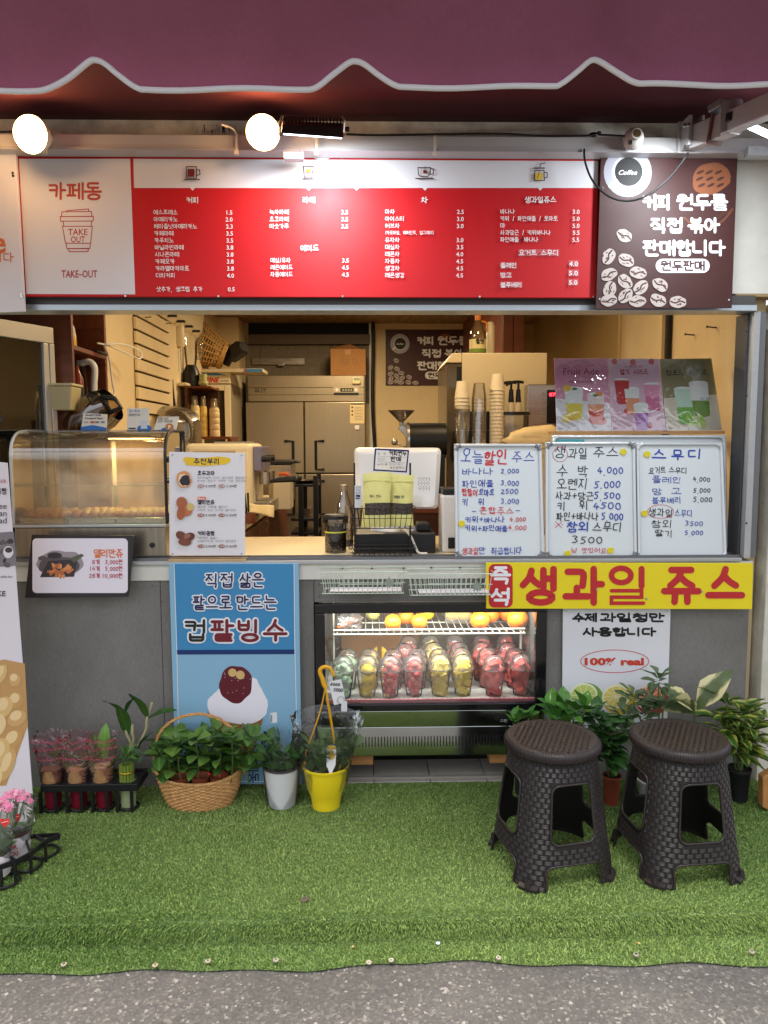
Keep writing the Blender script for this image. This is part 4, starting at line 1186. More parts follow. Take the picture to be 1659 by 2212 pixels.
# ---- white fruit poster
froot, fp = board('fruit_poster', 'white poster with black heading and cut citrus below the yellow sign', 'poster', [(1216, 1313), (1449, 1313), (1441, 1575), (1214, 1575)], 3.15, t=.004, m=mat('poster_white', (224, 224, 228), .45))
fp.hand('수제', 1238, 1334, 17, BK, 1288, w=4.6, jit=0, gap=.1); fp.hand('과일청만', 1298, 1334, 17, BK, 1434, w=4.4, jit=0, gap=.1); fp.hand('사용합니다', 1260, 1365, 17, BK, 1416, w=4.4, jit=0, gap=.1)
fp.stroke([(1328 + 73.5 * math.cos(2 * math.pi * k / 40), 1428.5 + 24.5 * math.sin(2 * math.pi * k / 40)) for k in range(40)], 1.4, REDI, closed=True)
VERM = ink('vermilion', (204, 62, 38)); fp.text('100% real', 1263, 1428.5, 19, VERM, 1391, off=.045);
for (u, v, o, i_, g_) in ((1262, 1502, (120, 160, 70), (236, 238, 200), (196, 210, 110)), (1333, 1505, (206, 180, 60), (240, 236, 200), (228, 208, 110)), (1404, 1506, (170, 50, 60), (244, 214, 190), (230, 120, 90))):
	nm = 'citrus%d' % u
	fp.ell(u + 5, v + 6, 36, 33, ink(nm + 'o', o)); fp.ell(u - 2, v, 31, 26, ink(nm + 'i', i_), rot=-15); fp.ell(u - 2, v, 27, 22, ink(nm + 'g', g_), rot=-15)
	for k in range(5):
		a = k * math.pi / 5; fp.stroke([(u - 2 + 26 * math.cos(a), v + 21 * math.sin(a)), (u - 2 - 26 * math.cos(a), v - 21 * math.sin(a))], 1.4, ink(nm + 'i'))
fp.build('lettering', froot)
for u in (1223, 1441):
	b = MB(); q = at(u, 1319, 3.15); b.cyl(q, q + Vector((0, -.003, 0)), .004, n=10); b.build('screw', STEEL, froot)

# ---- whiteboards
WB = mat('whiteboard', (208, 214, 217), .12, coat=.3)
WBF = mat('whiteboard_frame', (206, 210, 214), .3, .3); WBC = mat('grey_corner', (120, 122, 126), .5)
MBLUE, MBLK, MRED = ink('marker_blue', (42, 66, 160), .5), ink('marker_black', (30, 30, 34), .5), ink('marker_red', (196, 50, 60), .5)
def whiteboard(label, cs, Yt, Yb, corner=WBC, fw=7.5, group='whiteboards on the sill'):
	root, P_ = board('whiteboard', label, 'whiteboard', cs, Yt, Yb, t=.008, m=WB, part='writing_surface', group=group)
	pl = P_.place
	(a, b_, c, d) = [Vector(p) for p in cs]
	def rail(p, q, w):
		m_ = MB(); m_.tube([pl(p.x, p.y, .003), pl(q.x, q.y, .003)], px(w / 2, Yt), 8); m_.build('frame_rail', WBF, root, smooth=50)
	ins = fw * .45
	A, B, Cc, D = Vector((a.x + ins, a.y + ins)), Vector((b_.x - ins, b_.y + ins)), Vector((c.x - ins, c.y - ins)), Vector((d.x + ins, d.y - ins))
	for p, q in ((A, B), (B, Cc), (Cc, D), (D, A)): rail(p, q, fw)
	for p, q, r_ in ((A, B, D), (B, A, Cc), (Cc, D, B), (D, Cc, A)):
		m_ = MB(); e = (q - p).normalized() * 11; g_ = (r_ - p).normalized() * 11
		m_.tube([pl(*(p + e), .003), pl(*(p + e * .25 + g_ * .25), .003), pl(*(p + g_), .003)], px(fw / 2 + 1.1, Yt), 8); m_.ball(pl(*(p + e * .1 + g_ * .1), .003), px(fw / 2 + .6, Yt), nu=10, nv=6)
		m_.build('corner_cap', corner, root, smooth=60)
	return root, P_
def magnet(P_, u, v, root, r=7):
	b = MB(); q = P_.place(u, v, .001); b.cyl(q, q + Vector((0, -.006, 0)), px(r, 3.2), n=20); b.build('magnet', mat('yellow_magnet', (226, 206, 40), .4), root, bevel=.001)
WBB, BBD = whiteboard('large pale whiteboard mostly hidden behind the two right-hand boards', [(1192, 940), (1568, 940), (1572, 1190), (1195, 1190)], 3.30, 3.27, corner=WBF)
b = MB(); b.slab([BBD.place(1203, 957, .008), BBD.place(1262, 957, .008), BBD.place(1262, 949, .008), BBD.place(1203, 949, .008)], .003); b.build('teal_label', mat('teal', (60, 150, 160), .4), WBB)
w1, P1 = whiteboard("whiteboard with blue and red handwriting listing today's discount juices", [(981, 959), (1170, 959), (1176, 1206), (983.5, 1206)], 3.235, 3.175)
U = lambda cx: cx * .2976 + 713.2
V_ = lambda cy: cy * .2976 + 658.3
def hw(P_, t, cx0, cx1, cy, h, m, w=1.7, f=(U, V_), seed=1, k=.2976, slant=.06, jit=.095):
	P_.hand(t, f[0](cx0), f[1](cy), h * k, m, f[0](cx1), w=w, jit=jit, seed=seed, slant=slant)
hw(P1, '오늘', 955, 1105, 1100, 95, MBLUE, 2.2); hw(P1, '할인', 1118, 1285, 1105, 105, MRED, 3.4, seed=2); hw(P1, '주스', 1320, 1480, 1108, 75, MBLUE, 1.8, seed=3)
for cy, t, cx1, m_, pr, pc in ((1212, '바나나', 1180, MBLUE, '2.000', MBLUE), (1298, '파인애플', 1182, MBLUE, '3.000', MBLUE), (1430, '키  위', 1118, MBLUE, '3.000', MBLUE)):
	hw(P1, t, 958, cx1, cy, 50, m_, seed=cy); hw(P1, pr, 1240, 1370, cy - 5, 44, pc, seed=cy + 1)
hw(P1, '짭짤이', 958, 1070, 1362, 50, MRED, 1.9, seed=7); hw(P1, '토마토', 1080, 1190, 1362, 46, MBLUE, 1.8, seed=8); hw(P1, '2500', 1240, 1365, 1356, 44, MBLUE, seed=9)
hw(P1, '-', 1030, 1060, 1502, 30, MBLUE); hw(P1, '혼합주스', 1085, 1330, 1496, 50, MRED, 1.6, seed=4); hw(P1, '-', 1345, 1380, 1496, 30, MBLUE)
hw(P1, '키위+바나나', 980, 1265, 1560, 40, MBLUE, seed=5); hw(P1, '4.000', 1305, 1420, 1556, 40, MRED, 1.5, seed=6)
hw(P1, '키위+파인애플', 980, 1285, 1622, 42, MBLUE, seed=7); hw(P1, '4.000', 1295, 1425, 1618, 42, MRED, 1.5, seed=8)
hw(P1, '생과일', 960, 1075, 1790, 50, MRED, 1.6, seed=9); hw(P1, '만', 1080, 1125, 1788, 48, MBLUE, 1.6); hw(P1, '취급합니다', 1170, 1390, 1788, 50, MBLUE, 1.6, seed=10)
P1.build('lettering', w1); magnet(P1, 997, 1131, w1)
w2, P2 = whiteboard('whiteboard headed in black with blue prices, fresh fruit juice list, between two others', [(1178, 955), (1372, 954.5), (1376, 1207), (1178, 1207)], 3.235, 3.175)
U2 = (lambda cx: cx * .30556 + 1152, lambda cy: cy * .30556 + 658.3); K2 = .30556
def h2(P_, *a, **k): hw(P_, *a, f=U2, k=K2, **k)
h2(P2, '생', 150, 225, 1045, 80, MBLK, 2); h2(P2, '과일', 250, 380, 1045, 75, MBLK, 2, seed=2); h2(P2, '주스', 425, 600, 1045, 70, MBLK, 2, seed=3)
P2.stroke([(U2[0](190 + 52 * math.cos(2 * math.pi * k / 30)), U2[1](1058 + 52 * math.sin(2 * math.pi * k / 30))) for k in range(30)], 1.1, MRED, closed=True)
for cy, t, cx0, cx1, pr, p0, p1, hh in ((1172, '수 박', 170, 385, '4.000', 455, 635, 78), (1272, '오렌지', 168, 385, '5.000', 432, 615, 72), (1350, '사과+당근', 158, 425, '5.500', 430, 615, 55), (1420, '키  위', 170, 385, '4500', 425, 620, 58), (1496, '파인+바나나', 163, 460, '5.000', 482, 635, 55)):
	h2(P2, t, cx0, cx1, cy, hh, MBLK, 1.9, seed=cy); h2(P2, pr, p0, p1, cy, 58, MBLUE, 2.2, seed=cy + 3)
h2(P2, '※', 150, 210, 1558, 52, MRED, 1.3); h2(P2, '참외', 238, 395, 1570, 68, MBLUE, 2.9, seed=5); h2(P2, '스무디', 422, 625, 1572, 62, MBLK, 2.1, seed=6)
h2(P2, '3500', 275, 490, 1660, 60, MBLK, 2.0, seed=7); h2(P2, '넘 맛있어요', 270, 515, 1738, 36, MRED, 1.2, seed=8)
P2.build('lettering', w2)
for cx, cy in ((635, 1040), (242, 1758), (545, 1736)): magnet(P2, U2[0](cx), U2[1](cy), w2)
w3, P3 = whiteboard('all-white framed whiteboard listing smoothies, next to the window jamb', [(1373.5, 956), (1561.5, 956), (1570, 1207), (1377.5, 1207)], 3.24, 3.175, corner=WBF)
for t, a, c in (('스', 842, 935), ('무', 978, 1060), ('디', 1092, 1190)): h2(P3, t, a, c, 1055, 72, MBLUE, 3.4, seed=a)
h2(P3, '요거트', 818, 935, 1172, 46, MBLK, 1.5, seed=2); h2(P3, '스무디', 960, 1085, 1170, 44, MBLK, 1.5, seed=3)
for cy, t, pr, p0, p1 in ((1238, '플레인', '4.000', 1130, 1250), (1318, '망 고', '5.000', 1132, 1252), (1382, '블루베리', '5.000', 1132, 1265)):
	h2(P3, t, 840, 1045, cy, 44, MBLUE, 1.5, seed=cy); h2(P3, pr, p0, p1, cy - 4, 40, MBLK, 1.5, seed=cy + 1)
h2(P3, '생과일', 815, 985, 1470, 56, MBLK, 1.7, seed=4); h2(P3, '스무디', 1000, 1125, 1472, 50, MBLUE, 1.5, seed=5)
P3.stroke([(U2[0](900 + 92 * math.cos(2 * math.pi * k / 30)), U2[1](1462 + 48 * math.sin(2 * math.pi * k / 30))) for k in range(30)], 1.0, MRED, closed=True)
h2(P3, '참외', 835, 980, 1548, 50, MBLK, 1.6, seed=6); h2(P3, '3500', 1075, 1200, 1545, 40, MBLUE, 1.5, seed=7); h2(P3, '딸기', 862, 985, 1615, 48, MBLK, 1.6, seed=8); h2(P3, '5.000', 1072, 1200, 1612, 40, MBLUE, 1.5, seed=9)
P3.build('lettering', w3)
for cx, cy in ((803, 1057), (785, 1475)): magnet(P3, U2[0](cx), U2[1](cy), w3)

# ---- three laminated drink posters behind the boards
def drink_poster(label, cs, m, draw):
	root, P_ = board('drink_poster', label, 'poster', cs, 3.44, 3.36, t=.003, m=m, part='sheet', group='laminated drink posters')
	(a, b_, c, d) = [Vector(p) for p in cs]
	def Q(s_, t_):
		p = (a * (1 - s_) + b_ * s_) * (1 - t_) + (d * (1 - s_) + c * s_) * t_
		return (p.x, p.y)
	draw(P_, Q)
	P_.build('lettering', root)
	mm = MB(); mm.add([P_.place(*Q(s_, t_), .004 + .0015 * math.sin(7 * s_ + 5 * t_)) for t_ in [k / 8 for k in range(9)] for s_ in [k / 8 for k in range(9)]], [(j * 9 + i, j * 9 + i + 1, (j + 1) * 9 + i + 1, (j + 1) * 9 + i) for j in range(8) for i in range(8)])
	mm.build('plastic_sleeve', film('lamination', gloss=.16, rough=.06, bump=.12, bscale=12), root, smooth=180)
def glass(P_, Q, s0, t0, w, h, cols, tp=.8):
	P_.ell(*Q(s0, t0), 57 * w, 5, ink('glass_rim', (236, 238, 238))); P_.ell(*Q(s0, t0 + h), 57 * w * tp, 5, cols[-1][0])
	for k, (c, f0, f1) in enumerate(cols):
		wl = lambda f: w * (1 - (1 - tp) * f) / 2
		P_.poly([Q(s0 - wl(f0), t0 + h * f0), Q(s0 + wl(f0), t0 + h * f0), Q(s0 + wl(f1), t0 + h * f1), Q(s0 - wl(f1), t0 + h * f1)], c)
def d1(P_, Q):
	P_.poly([Q(.0, .55), Q(1, .62), Q(1, 1), Q(0, 1)], ink('poster_base_white', (226, 222, 226)), .0006)
	P_.text('Fruit Ade', Q(.17, 0)[0], Q(.17, .17)[1], 18, ink('wine', (122, 40, 64)), Q(.84, 0)[0]); P_.text('과일 에이드', Q(.36, 0)[0], Q(0, .255)[1], 7, ink('wine2', (190, 110, 130)), Q(.68, 0)[0]); P_.text('레몬/자몽/유자/매실', Q(.28, 0)[0], Q(0, .32)[1], 6, ink('wine'), Q(.74, 0)[0])
	glass(P_, Q, .34, .42, .34, .40, [(ink('ice2', (228, 230, 226)), 0, .5), (ink('lemonade', (226, 206, 70)), .5, 1)]); P_.ell(*Q(.22, .41), 9, 7, ink('lemon_slice', (232, 190, 60))); P_.ell(*Q(.36, .42), 6, 3, ink('mint', (70, 120, 60)))
	glass(P_, Q, .74, .50, .32, .38, [(ink('ice3', (226, 214, 212)), 0, .35), (ink('peach', (226, 150, 110)), .35, .6), (ink('grapefruit', (206, 76, 56)), .6, 1)]); P_.ell(*Q(.80, .49), 9, 5, ink('orange_slice', (226, 140, 70)), rot=20); P_.ell(*Q(.74, .51), 6, 3, ink('mint'))
	P_.ell(*Q(.18, .83), 9, 9, ink('lemon_cut', (236, 216, 90))); P_.ell(*Q(.28, .82), 7, 6, ink('lemon_slice')); P_.ell(*Q(.84, .87), 10, 7, ink('pink_cut', (222, 120, 110)), rot=-20)
	for k in range(7): P_.stroke([Q(.42 + .02 * k, .02), Q(.36 + .07 * k, .11)], 1.2, ink('wine2'))
def d2(P_, Q):
	P_.text('딸기 시리즈', Q(.24, 0)[0], Q(0, .185)[1], 12, ink('berry', (160, 50, 60)), Q(.78, 0)[0], off=.02); P_.text('딸기 듬뿍 담은 음료', Q(.33, 0)[0], Q(0, .11)[1], 5, ink('berry'), Q(.66, 0)[0])
	for s_, t_ in ((.12, .04), (.48, .05), (.84, .04), (.18, .58), (.3, .73), (.88, .68), (.7, .92)): P_.ell(*Q(s_, t_), 6.5, 6, ink('strawberry', (206, 60, 66)), rot=30); P_.ell(Q(s_, t_)[0] + 1, Q(s_, t_)[1] - 5, 3, 1.5, ink('mint'))
	glass(P_, Q, .24, .30, .28, .30, [(ink('berry_red', (190, 40, 44)), 0, 1)]); glass(P_, Q, .42, .42, .28, .32, [(ink('ice2'), 0, .4), (ink('peach'), .4, 1)]); glass(P_, Q, .80, .36, .30, .32, [(ink('pinkmilk', (226, 150, 180)), 0, .5), (ink('rose', (206, 110, 150)), .5, 1)]); glass(P_, Q, .57, .64, .28, .32, [(ink('ice2'), 0, .35), (ink('violet', (170, 110, 180)), .35, 1)])
def d3(P_, Q):
	P_.poly([Q(0, .55), Q(1, .5), Q(1, 1), Q(0, 1)], ink('cream_table', (214, 204, 184)), .0006)
	P_.text('청포도 시리즈', Q(.12, 0)[0], Q(0, .19)[1], 13, ink('olive_dark', (54, 60, 44)), Q(.92, 0)[0], off=.02)
	glass(P_, Q, .38, .42, .34, .46, [(ink('mint_pale', (196, 226, 206)), 0, .55), (ink('grape_green', (120, 180, 80)), .55, 1)]); glass(P_, Q, .68, .34, .36, .44, [(ink('ice2'), 0, .55), (ink('grape_deep', (110, 146, 50)), .55, 1)])
	P_.text('청포도 에이드', Q(.78, 0)[0], Q(0, .555)[1], 5, DK, Q(.98, 0)[0]); P_.text('4,500원', Q(.84, 0)[0], Q(0, .62)[1], 5, DK, Q(.97, 0)[0])
	for k in range(22): P_.ell(*Q(.58 + .13 * rnd.gauss(0, .7), .87 + .04 * rnd.gauss(0, .8)), 4.2, 4.2, ink('grape%d' % (k % 2), [(160, 200, 84), (190, 216, 110)][k % 2]), n=12)
drink_poster('pink laminated poster of two fruit ades above the whiteboards', [(1197, 774.5), (1312.5, 774), (1321, 931), (1202.5, 931)], mat('poster_pink', (206, 134, 162), .4), d1)
drink_poster('laminated strawberry drinks poster in the middle of the three', [(1313.3, 774.5), (1424, 775), (1439, 930.5), (1321.5, 931)], mat('poster_rose', (216, 178, 196), .4), d2)
drink_poster('olive laminated green grape drinks poster nearest the window jamb', [(1424.8, 775.5), (1537, 774), (1560, 930), (1439.8, 930.5)], mat('poster_olive', (138, 132, 92), .4), d3)
b = MB(); q = [at(1196, 938, 3.355), at(1566, 937, 3.355), at(1566, 931, 3.355), at(1196, 932, 3.355)]
b.slab(q, .10); tag(b.build('cardboard_strip', mat('cardboard', (176, 136, 92), .8, var=.12, scale=30), None), 'strip of corrugated cardboard under the laminated drink posters', 'cardboard')
# ================================================================== INSIDE THE SHOP
def span(u0, u1, v0, v1, Y):
	a, b_ = at(u0, (v0 + v1) / 2, Y), at(u1, (v0 + v1) / 2, Y)
	uc = (u0 + u1) / 2
	return (a.x + b_.x) / 2, b_.x - a.x, at(uc, v1, Y).z, at(uc, v0, Y).z
CREAMP = mat('cream_plastic', (232, 216, 178), .4); INOX = mat('stainless_steel', (178, 172, 162), .3, .9, var=.05, scale=6, stretch=(1, 1, 14), rvar=.06)
WOODR = mat('red_brown_wood', (112, 58, 34), .45, var=.3, scale=5, stretch=(1, 1, 5)); WOODD = mat('dark_wood', (84, 44, 28), .5, var=.25, scale=5, stretch=(1, 4, 1))
CLEAR = film('clear_plastic', gloss=.12, rough=.06, haze=.06); GLASS = film('window_glass', rgb=(235, 240, 238), gloss=.08, rough=.03)
DARKG = mat('dark_glass', (26, 24, 22), .08, coat=.3)
for (x, y, p) in ((-.45, 3.95, 4.0), (.6, 3.9, 2.4), (-.1, 5.9, 11)):
	r_ = empty('ceiling_lamp', (x, y, ZC - .04), {3.95: 'flat warm ceiling lamp above the serving counter', 3.9: 'flat warm ceiling lamp above the cup stacks', 5.9: 'flat warm ceiling lamp before the steel fridge'}[y], 'lamp', 'ceiling lamps in the shop')
	b = MB(); b.cyl((x, y, ZC - .002), (x, y, ZC - .04), .17, .16, n=32); b.build('housing', WHITEP, r_, smooth=40)
	b = MB(); b.disc((x, y, ZC - .041), .15, 32, (0, 0, -1)); b.build('diffuser', lamp_mat('warm_diffuser', (255, 206, 140), 3.0), r_)
	ld = bpy.data.lights.new('ceiling_glow', 'AREA'); ld.shape = 'DISK'; ld.size = .3; ld.energy = p; ld.color = (1.0, .78, .48)
	lo = bpy.data.objects.new('ceiling_glow', ld); COL.objects.link(lo); lo.parent = r_; lo.location = (0, 0, -.01)

# ---- opened window sash on the left
sa = empty('window_sash', at(60, 1100, 3.4), 'opened aluminium window sash with dark glass at the left edge', 'window')
p0, p1 = at(-60, 900, 3.2), at(117, 900, 3.60)
d_ = Vector((p1.x - p0.x, p1.y - p0.y, 0)).normalized(); nrm_ = Vector((d_.y, -d_.x, 0))
def sash_box(s0, s1, z0, z1, t, m, name):
	a = Vector((p0.x, p0.y, 0)); L = (Vector((p1.x, p1.y, 0)) - a).length
	q = []
	for z in (z0, z1):
		for s_, o_ in ((s0, -t), (s1, -t), (s1, t), (s0, t)):
			w_ = a + d_ * (s_ * L) + nrm_ * o_; q.append((w_.x, w_.y, z))
	b = MB(); b.hexa(q); b.build(name, m, sa, bevel=.003 if t > .004 else 0)
FR = mat('sash_aluminium', (206, 200, 190), .4, .4)
sash_box(0, 1, 1.975, 2.05, .02, FR, 'top_rail'); sash_box(.86, .93, 1.012, 1.974, .018, FR, 'stile'); sash_box(.935, 1, 1.012, 1.974, .022, FR, 'stile'); sash_box(0, .86, 1.012, 1.06, .018, FR, 'bottom_rail'); sash_box(0, .86, 1.061, 1.974, .003, film('sash_glass', rgb=(84, 86, 78), gloss=.12, rough=.03), 'pane')
# ---- timber shelf unit in the left wall
Y0s, Y1s = 3.66, YS0 - .002
z1s, z2s = at_x(150, 742, XL).z, at_x(140, 886, XL).z
su = empty('timber_shelf', (XL - .2, (Y0s + Y1s) / 2, ZF), 'red-brown timber shelf unit behind the opened sash', 'shelf')
b = MB(); b.box(XL - .40, XL - .38, Y0s, Y1s, ZF, ZC - .003); b.build('back_panel', WOODD, su)
nz_ = 9
for k in range(nz_):
	za, zb_ = 1.0 + k * (ZC - 1.0) / nz_, 1.0 + (k + 1) * (ZC - 1.0) / nz_
	b = MB(); b.box(XL - .379, XL, Y1s - .025 - .002 * (k % 2), Y1s, za + .001, zb_ - .001 if k < nz_ - 1 else ZC - .004); b.build('plank', mat('wood_plank%d' % (k % 3), [(122, 64, 38), (104, 52, 30), (112, 58, 36)][k % 3], .45, var=.2, scale=6, stretch=(3, 1, 1)), su)
b = MB(); b.box(XL - .379, XL + .002, Y0s - .025, Y0s, ZF, ZC - .003); b.build('end_panel', WOODR, su)
for z in (z1s, z2s):
	b = MB(); b.box(XL - .379, XL + .001, Y0s + .001, Y1s - .03, z - .022, z); b.build('shelf', WOODR, su, bevel=.002)
def on_left(u, v):                # a point on the left wall's plane
	return at_x(u, v, XL)
def lathe_thing(name, label, cat, c, prof, m, part='body', extra=None, group=None, n=28, sm=40):
	r_ = empty(name, c, label, cat, group)
	b = MB(); b.lathe(prof, c, n); b.build(part, m, r_, smooth=sm)
	if extra: extra(r_, c)
	return r_
q = at_x(128, 724, XL - .12); q.z = z1s
b = MB(); b.ball((q.x, q.y, q.z + .10), .1, (.7, .7, 1.05), 20, 14, jit=.35, seed=3); bo = b.build('paper_bag', mat('white_paper', (224, 214, 196), .8), None, smooth=70); tag(bo, 'crumpled white paper bag on the upper timber shelf', 'bag')
q = at_x(150, 728, XL - .1); q.z = z1s + .001
def yb(r_, c):
	b = MB(); b.cyl(c + Vector((0, 0, .118)), c + Vector((0, 0, .15)), .011, .007, n=14); b.build('nozzle', WHITEP, r_, smooth=50)
	b = MB(); b.box(c.x - .02, c.x + .02, c.y - .0335, c.y - .031, c.z + .03, c.z + .07); b.build('label', mat('red_label', (190, 40, 36), .5), r_)
lathe_thing('sauce_bottle', 'yellow sauce bottle with red label on the upper timber shelf', 'bottle', q, [(.0001, 0), (.03, 0), (.034, .01), (.033, .07), (.028, .10), (.012, .118)], mat('mustard_yellow', (232, 186, 40), .35), extra=yb)
b = MB(); q = at_x(200, 746, XL - .05); q.z = z1s; b.box(q.x - .05, q.x + .06, q.y - .1, q.y + .08, q.z + .001, q.z + .012); tag(b.build('tablet', BLACKP, None, bevel=.003), 'black tablet lying at the end of the upper timber shelf', 'tablet')
pts = [on_left(u, v) + Vector((dx, 0, 0)) for u, v, dx in ((198, 741, .03), (213, 748, .06), (236, 768, .12), (248, 775, .14), (250, 762, .14), (235, 748, .12), (212, 742, .08), (205, 746, .05), (216, 762, .04), (222, 790, .04), (227, 830, .04), (231, 848, .04), (225, 866, .04))]
wire('charger_cable', pts, .0045, WHITEP, 'white charger cable looping down from the timber shelf')
q = at_x(160, 880, XL - .10); q.z = z2s
def kt(r_, c):
	b = MB(); b.tube(smoothpath([(c.x + .055, c.y - .03, c.z + .255), (c.x + .10, c.y - .03, c.z + .262), (c.x + .125, c.y - .03, c.z + .23), (c.x + .12, c.y - .03, c.z + .15), (c.x + .115, c.y - .03, c.z + .05)], 5), .017, 10); b.build('handle', WHITEP, r_, smooth=180)
	b = MB(); b.lathe([(.062, .245), (.064, .262), (.0001, .266)], c, 24); b.build('lid', INOX, r_, smooth=40)
lathe_thing('kettle', 'dark glass kettle with a thick white handle on the lower timber shelf', 'kettle', q + Vector((-.02, .05, .002)), [(.0001, 0), (.07, 0), (.074, .02), (.072, .14), (.064, .24), (.058, .246)], DARKG, extra=kt)
q2 = at_x(152, 880, XL - .06);
bx = empty('food_box', (q2.x + .01, q2.y - .12, z2s), 'frosted plastic food box with pale lid in front of the kettle', 'container')
b = MB(); x_, y_ = q2.x + .01, q2.y - .12; b.hexa([(x_ - .06, y_ - .055, z2s + .001), (x_ + .06, y_ - .055, z2s + .001), (x_ + .06, y_ + .055, z2s + .001), (x_ - .06, y_ + .055, z2s + .001), (x_ - .072, y_ - .065, z2s + .115), (x_ + .072, y_ - .065, z2s + .115), (x_ + .072, y_ + .065, z2s + .115), (x_ - .072, y_ + .065, z2s + .115)]); b.build('body', mat('frosted_plastic', (196, 180, 134), .45, sss=.2), bx, bevel=.008, seg=3)
b = MB(); b.box(x_ - .078, x_ + .078, y_ - .07, y_ + .07, z2s + .116, z2s + .128); b.build('lid', mat('pale_lid', (214, 200, 156), .4), bx, bevel=.004)
q = at_x(119, 868, XL - .02);
def db(r_, c):
	b = MB(); b.lathe([(.0305, .05), (.0305, .13)], c, 24); b.build('label', mat('black_label', (40, 34, 34), .5), r_, smooth=60)
	b = MB(); b.lathe([(.013, .225), (.013, .25), (.0001, .25)], c, 16); b.build('cap', BLACKP, r_, smooth=40)
lathe_thing('syrup_bottle', 'dark bottle with red and black label beside the kettle', 'bottle', Vector((q.x, 3.74, z2s + .001)), [(.0001, 0), (.03, 0), (.03, .16), (.012, .20), (.012, .225)], mat('brown_glass', (120, 44, 26), .15), extra=db)
jg = empty('glass_jug', at(200, 935, 3.62), 'tilted clear glass jug with an angular black handle behind the warmer', 'jug')
b = MB(); b.lathe([(.10, -.10), (.105, 0), (.10, .10), (.085, .15)], (0, 0, 0), 28)
M_ = Matrix.Translation(at(188, 905, 3.72)) @ Matrix.Rotation(R(62), 4, 'Y') @ Matrix.Rotation(R(10), 4, 'X')
b.move(M_); b.build('body', film('jug_glass', rgb=(196, 180, 150), gloss=.2, rough=.05, haze=.15, hazec=(150, 110, 70)), jg, smooth=60)
b = MB(); b.tube([at(u, v, 3.66) for u, v in ((216, 858), (236, 882), (212, 900))], .011, 8); b.tube([at(u, v, 3.66) for u, v in ((218, 857), (248, 861), (262, 880), (232, 894))], .012, 8); b.ball(at(203, 857, 3.66), .03, (1.2, 1, .9), 14, 10); b.build('handle', BLACKP, jg, smooth=50)
b = MB(); b.lathe([(.0001, -.16), (.075, -.15), (.105, -.10)], (0, 0, 0), 28); b.move(M_); b.build('base', BLACKP, jg, smooth=50)

# ---- slatted panel on the left wall
sl = empty('slat_panel', on_left(325, 930), 'cream slotted wall panel with dark grooves on the left wall', 'panel')
ys0, ys1 = on_left(290, 800).y, on_left(363, 800).y
cyr = [40, 130, 215, 300, 385, 470, 555, 645, 730, 815]
zr = [at_x(362, c_ * .2976 + 658.3, XL).z for c_ in cyr]
for k in range(len(zr) - 1):
	b = MB(); b.box(XL + .004, XL + .022, ys0, ys1, zr[k + 1] + .007, zr[k] - .007); b.build('slat', CREAM, sl, bevel=.002)
b = MB(); b.box(XL + .001, XL + .004, ys0 + .004, ys1 - .004, zr[-1], zr[0]); b.build('backing', mat('groove_dark', (52, 38, 24), .8), sl)
for u, v in ((352, 699), (306, 686)):
	q = on_left(u, v); b = MB(); b.cyl(q + Vector((.02, 0, 0)), q + Vector((.06, 0, .004)), .003, n=6); b.build('nail', mat('dark_steel'), sl)

# ---- cards standing on the warmer
def card(label, cs, Y, draw):
	r_, P_ = board('payment_card_stand', label, 'card', cs, Y + .03, Y, t=.003, m=mat('card_white', (226, 216, 200), .4), group='payment notices on the warmer', part='card')
	draw(P_); P_.build('lettering', r_)
CB = ink('card_blue', (52, 110, 178))
def k1(P_):
	P_.text('Global Cards', 184, 896, 6, DK, 218, off=.015); P_.text('Accepted Here', 183, 903, 6, DK, 222, off=.015); P_.poly([(175, 922), (200, 918), (231, 924), (229, 931), (174, 931)], CB); P_.text('VISA', 181, 912, 5, ink('navy'), 191); P_.ell(198, 912, 3, 2.4, REDI); P_.ell(202, 912, 3, 2.4, ORG); P_.rect(206, 910, 214, 914, GRYI); P_.rect(218, 910, 226, 914, GRYI)
def k2(P_):
	P_.text('종이 영수증', 279, 888, 5.5, CB, 302); P_.text('필요하신가요?', 279, 896, 5.5, DK, 307); P_.ell(312, 926, 16, 9, CB, n=20); P_.rect(304, 908, 318, 926, ink('receipt', (206, 206, 210))); P_.rect(278, 924, 293, 927, DK)
def k3(P_):
	P_.text('휴대폰 번호로', 341, 904, 5, DK, 364); P_.text('포인트 적립하세요', 341, 910, 5, DK, 373); P_.ell(362, 928, 14, 5, CB, n=20); P_.ell(366, 922, 9, 7.5, ink('p_orange', (196, 124, 56))); P_.text('P', 366, 922, 9, WH, align='c', off=.03)
card('card stand with rows of tiny card logos above a blue wave', [(180, 892), (232, 895), (230, 931), (174, 931)], 3.40, k1)
card('upright card stand with a receipt drawing in the middle of the three', [(275, 882), (322, 881), (323, 932), (274, 932)], 3.40, k2)
card('tilted card stand with an orange P coin', [(341, 900), (387, 900), (380, 932), (330, 932)], 3.40, k3)

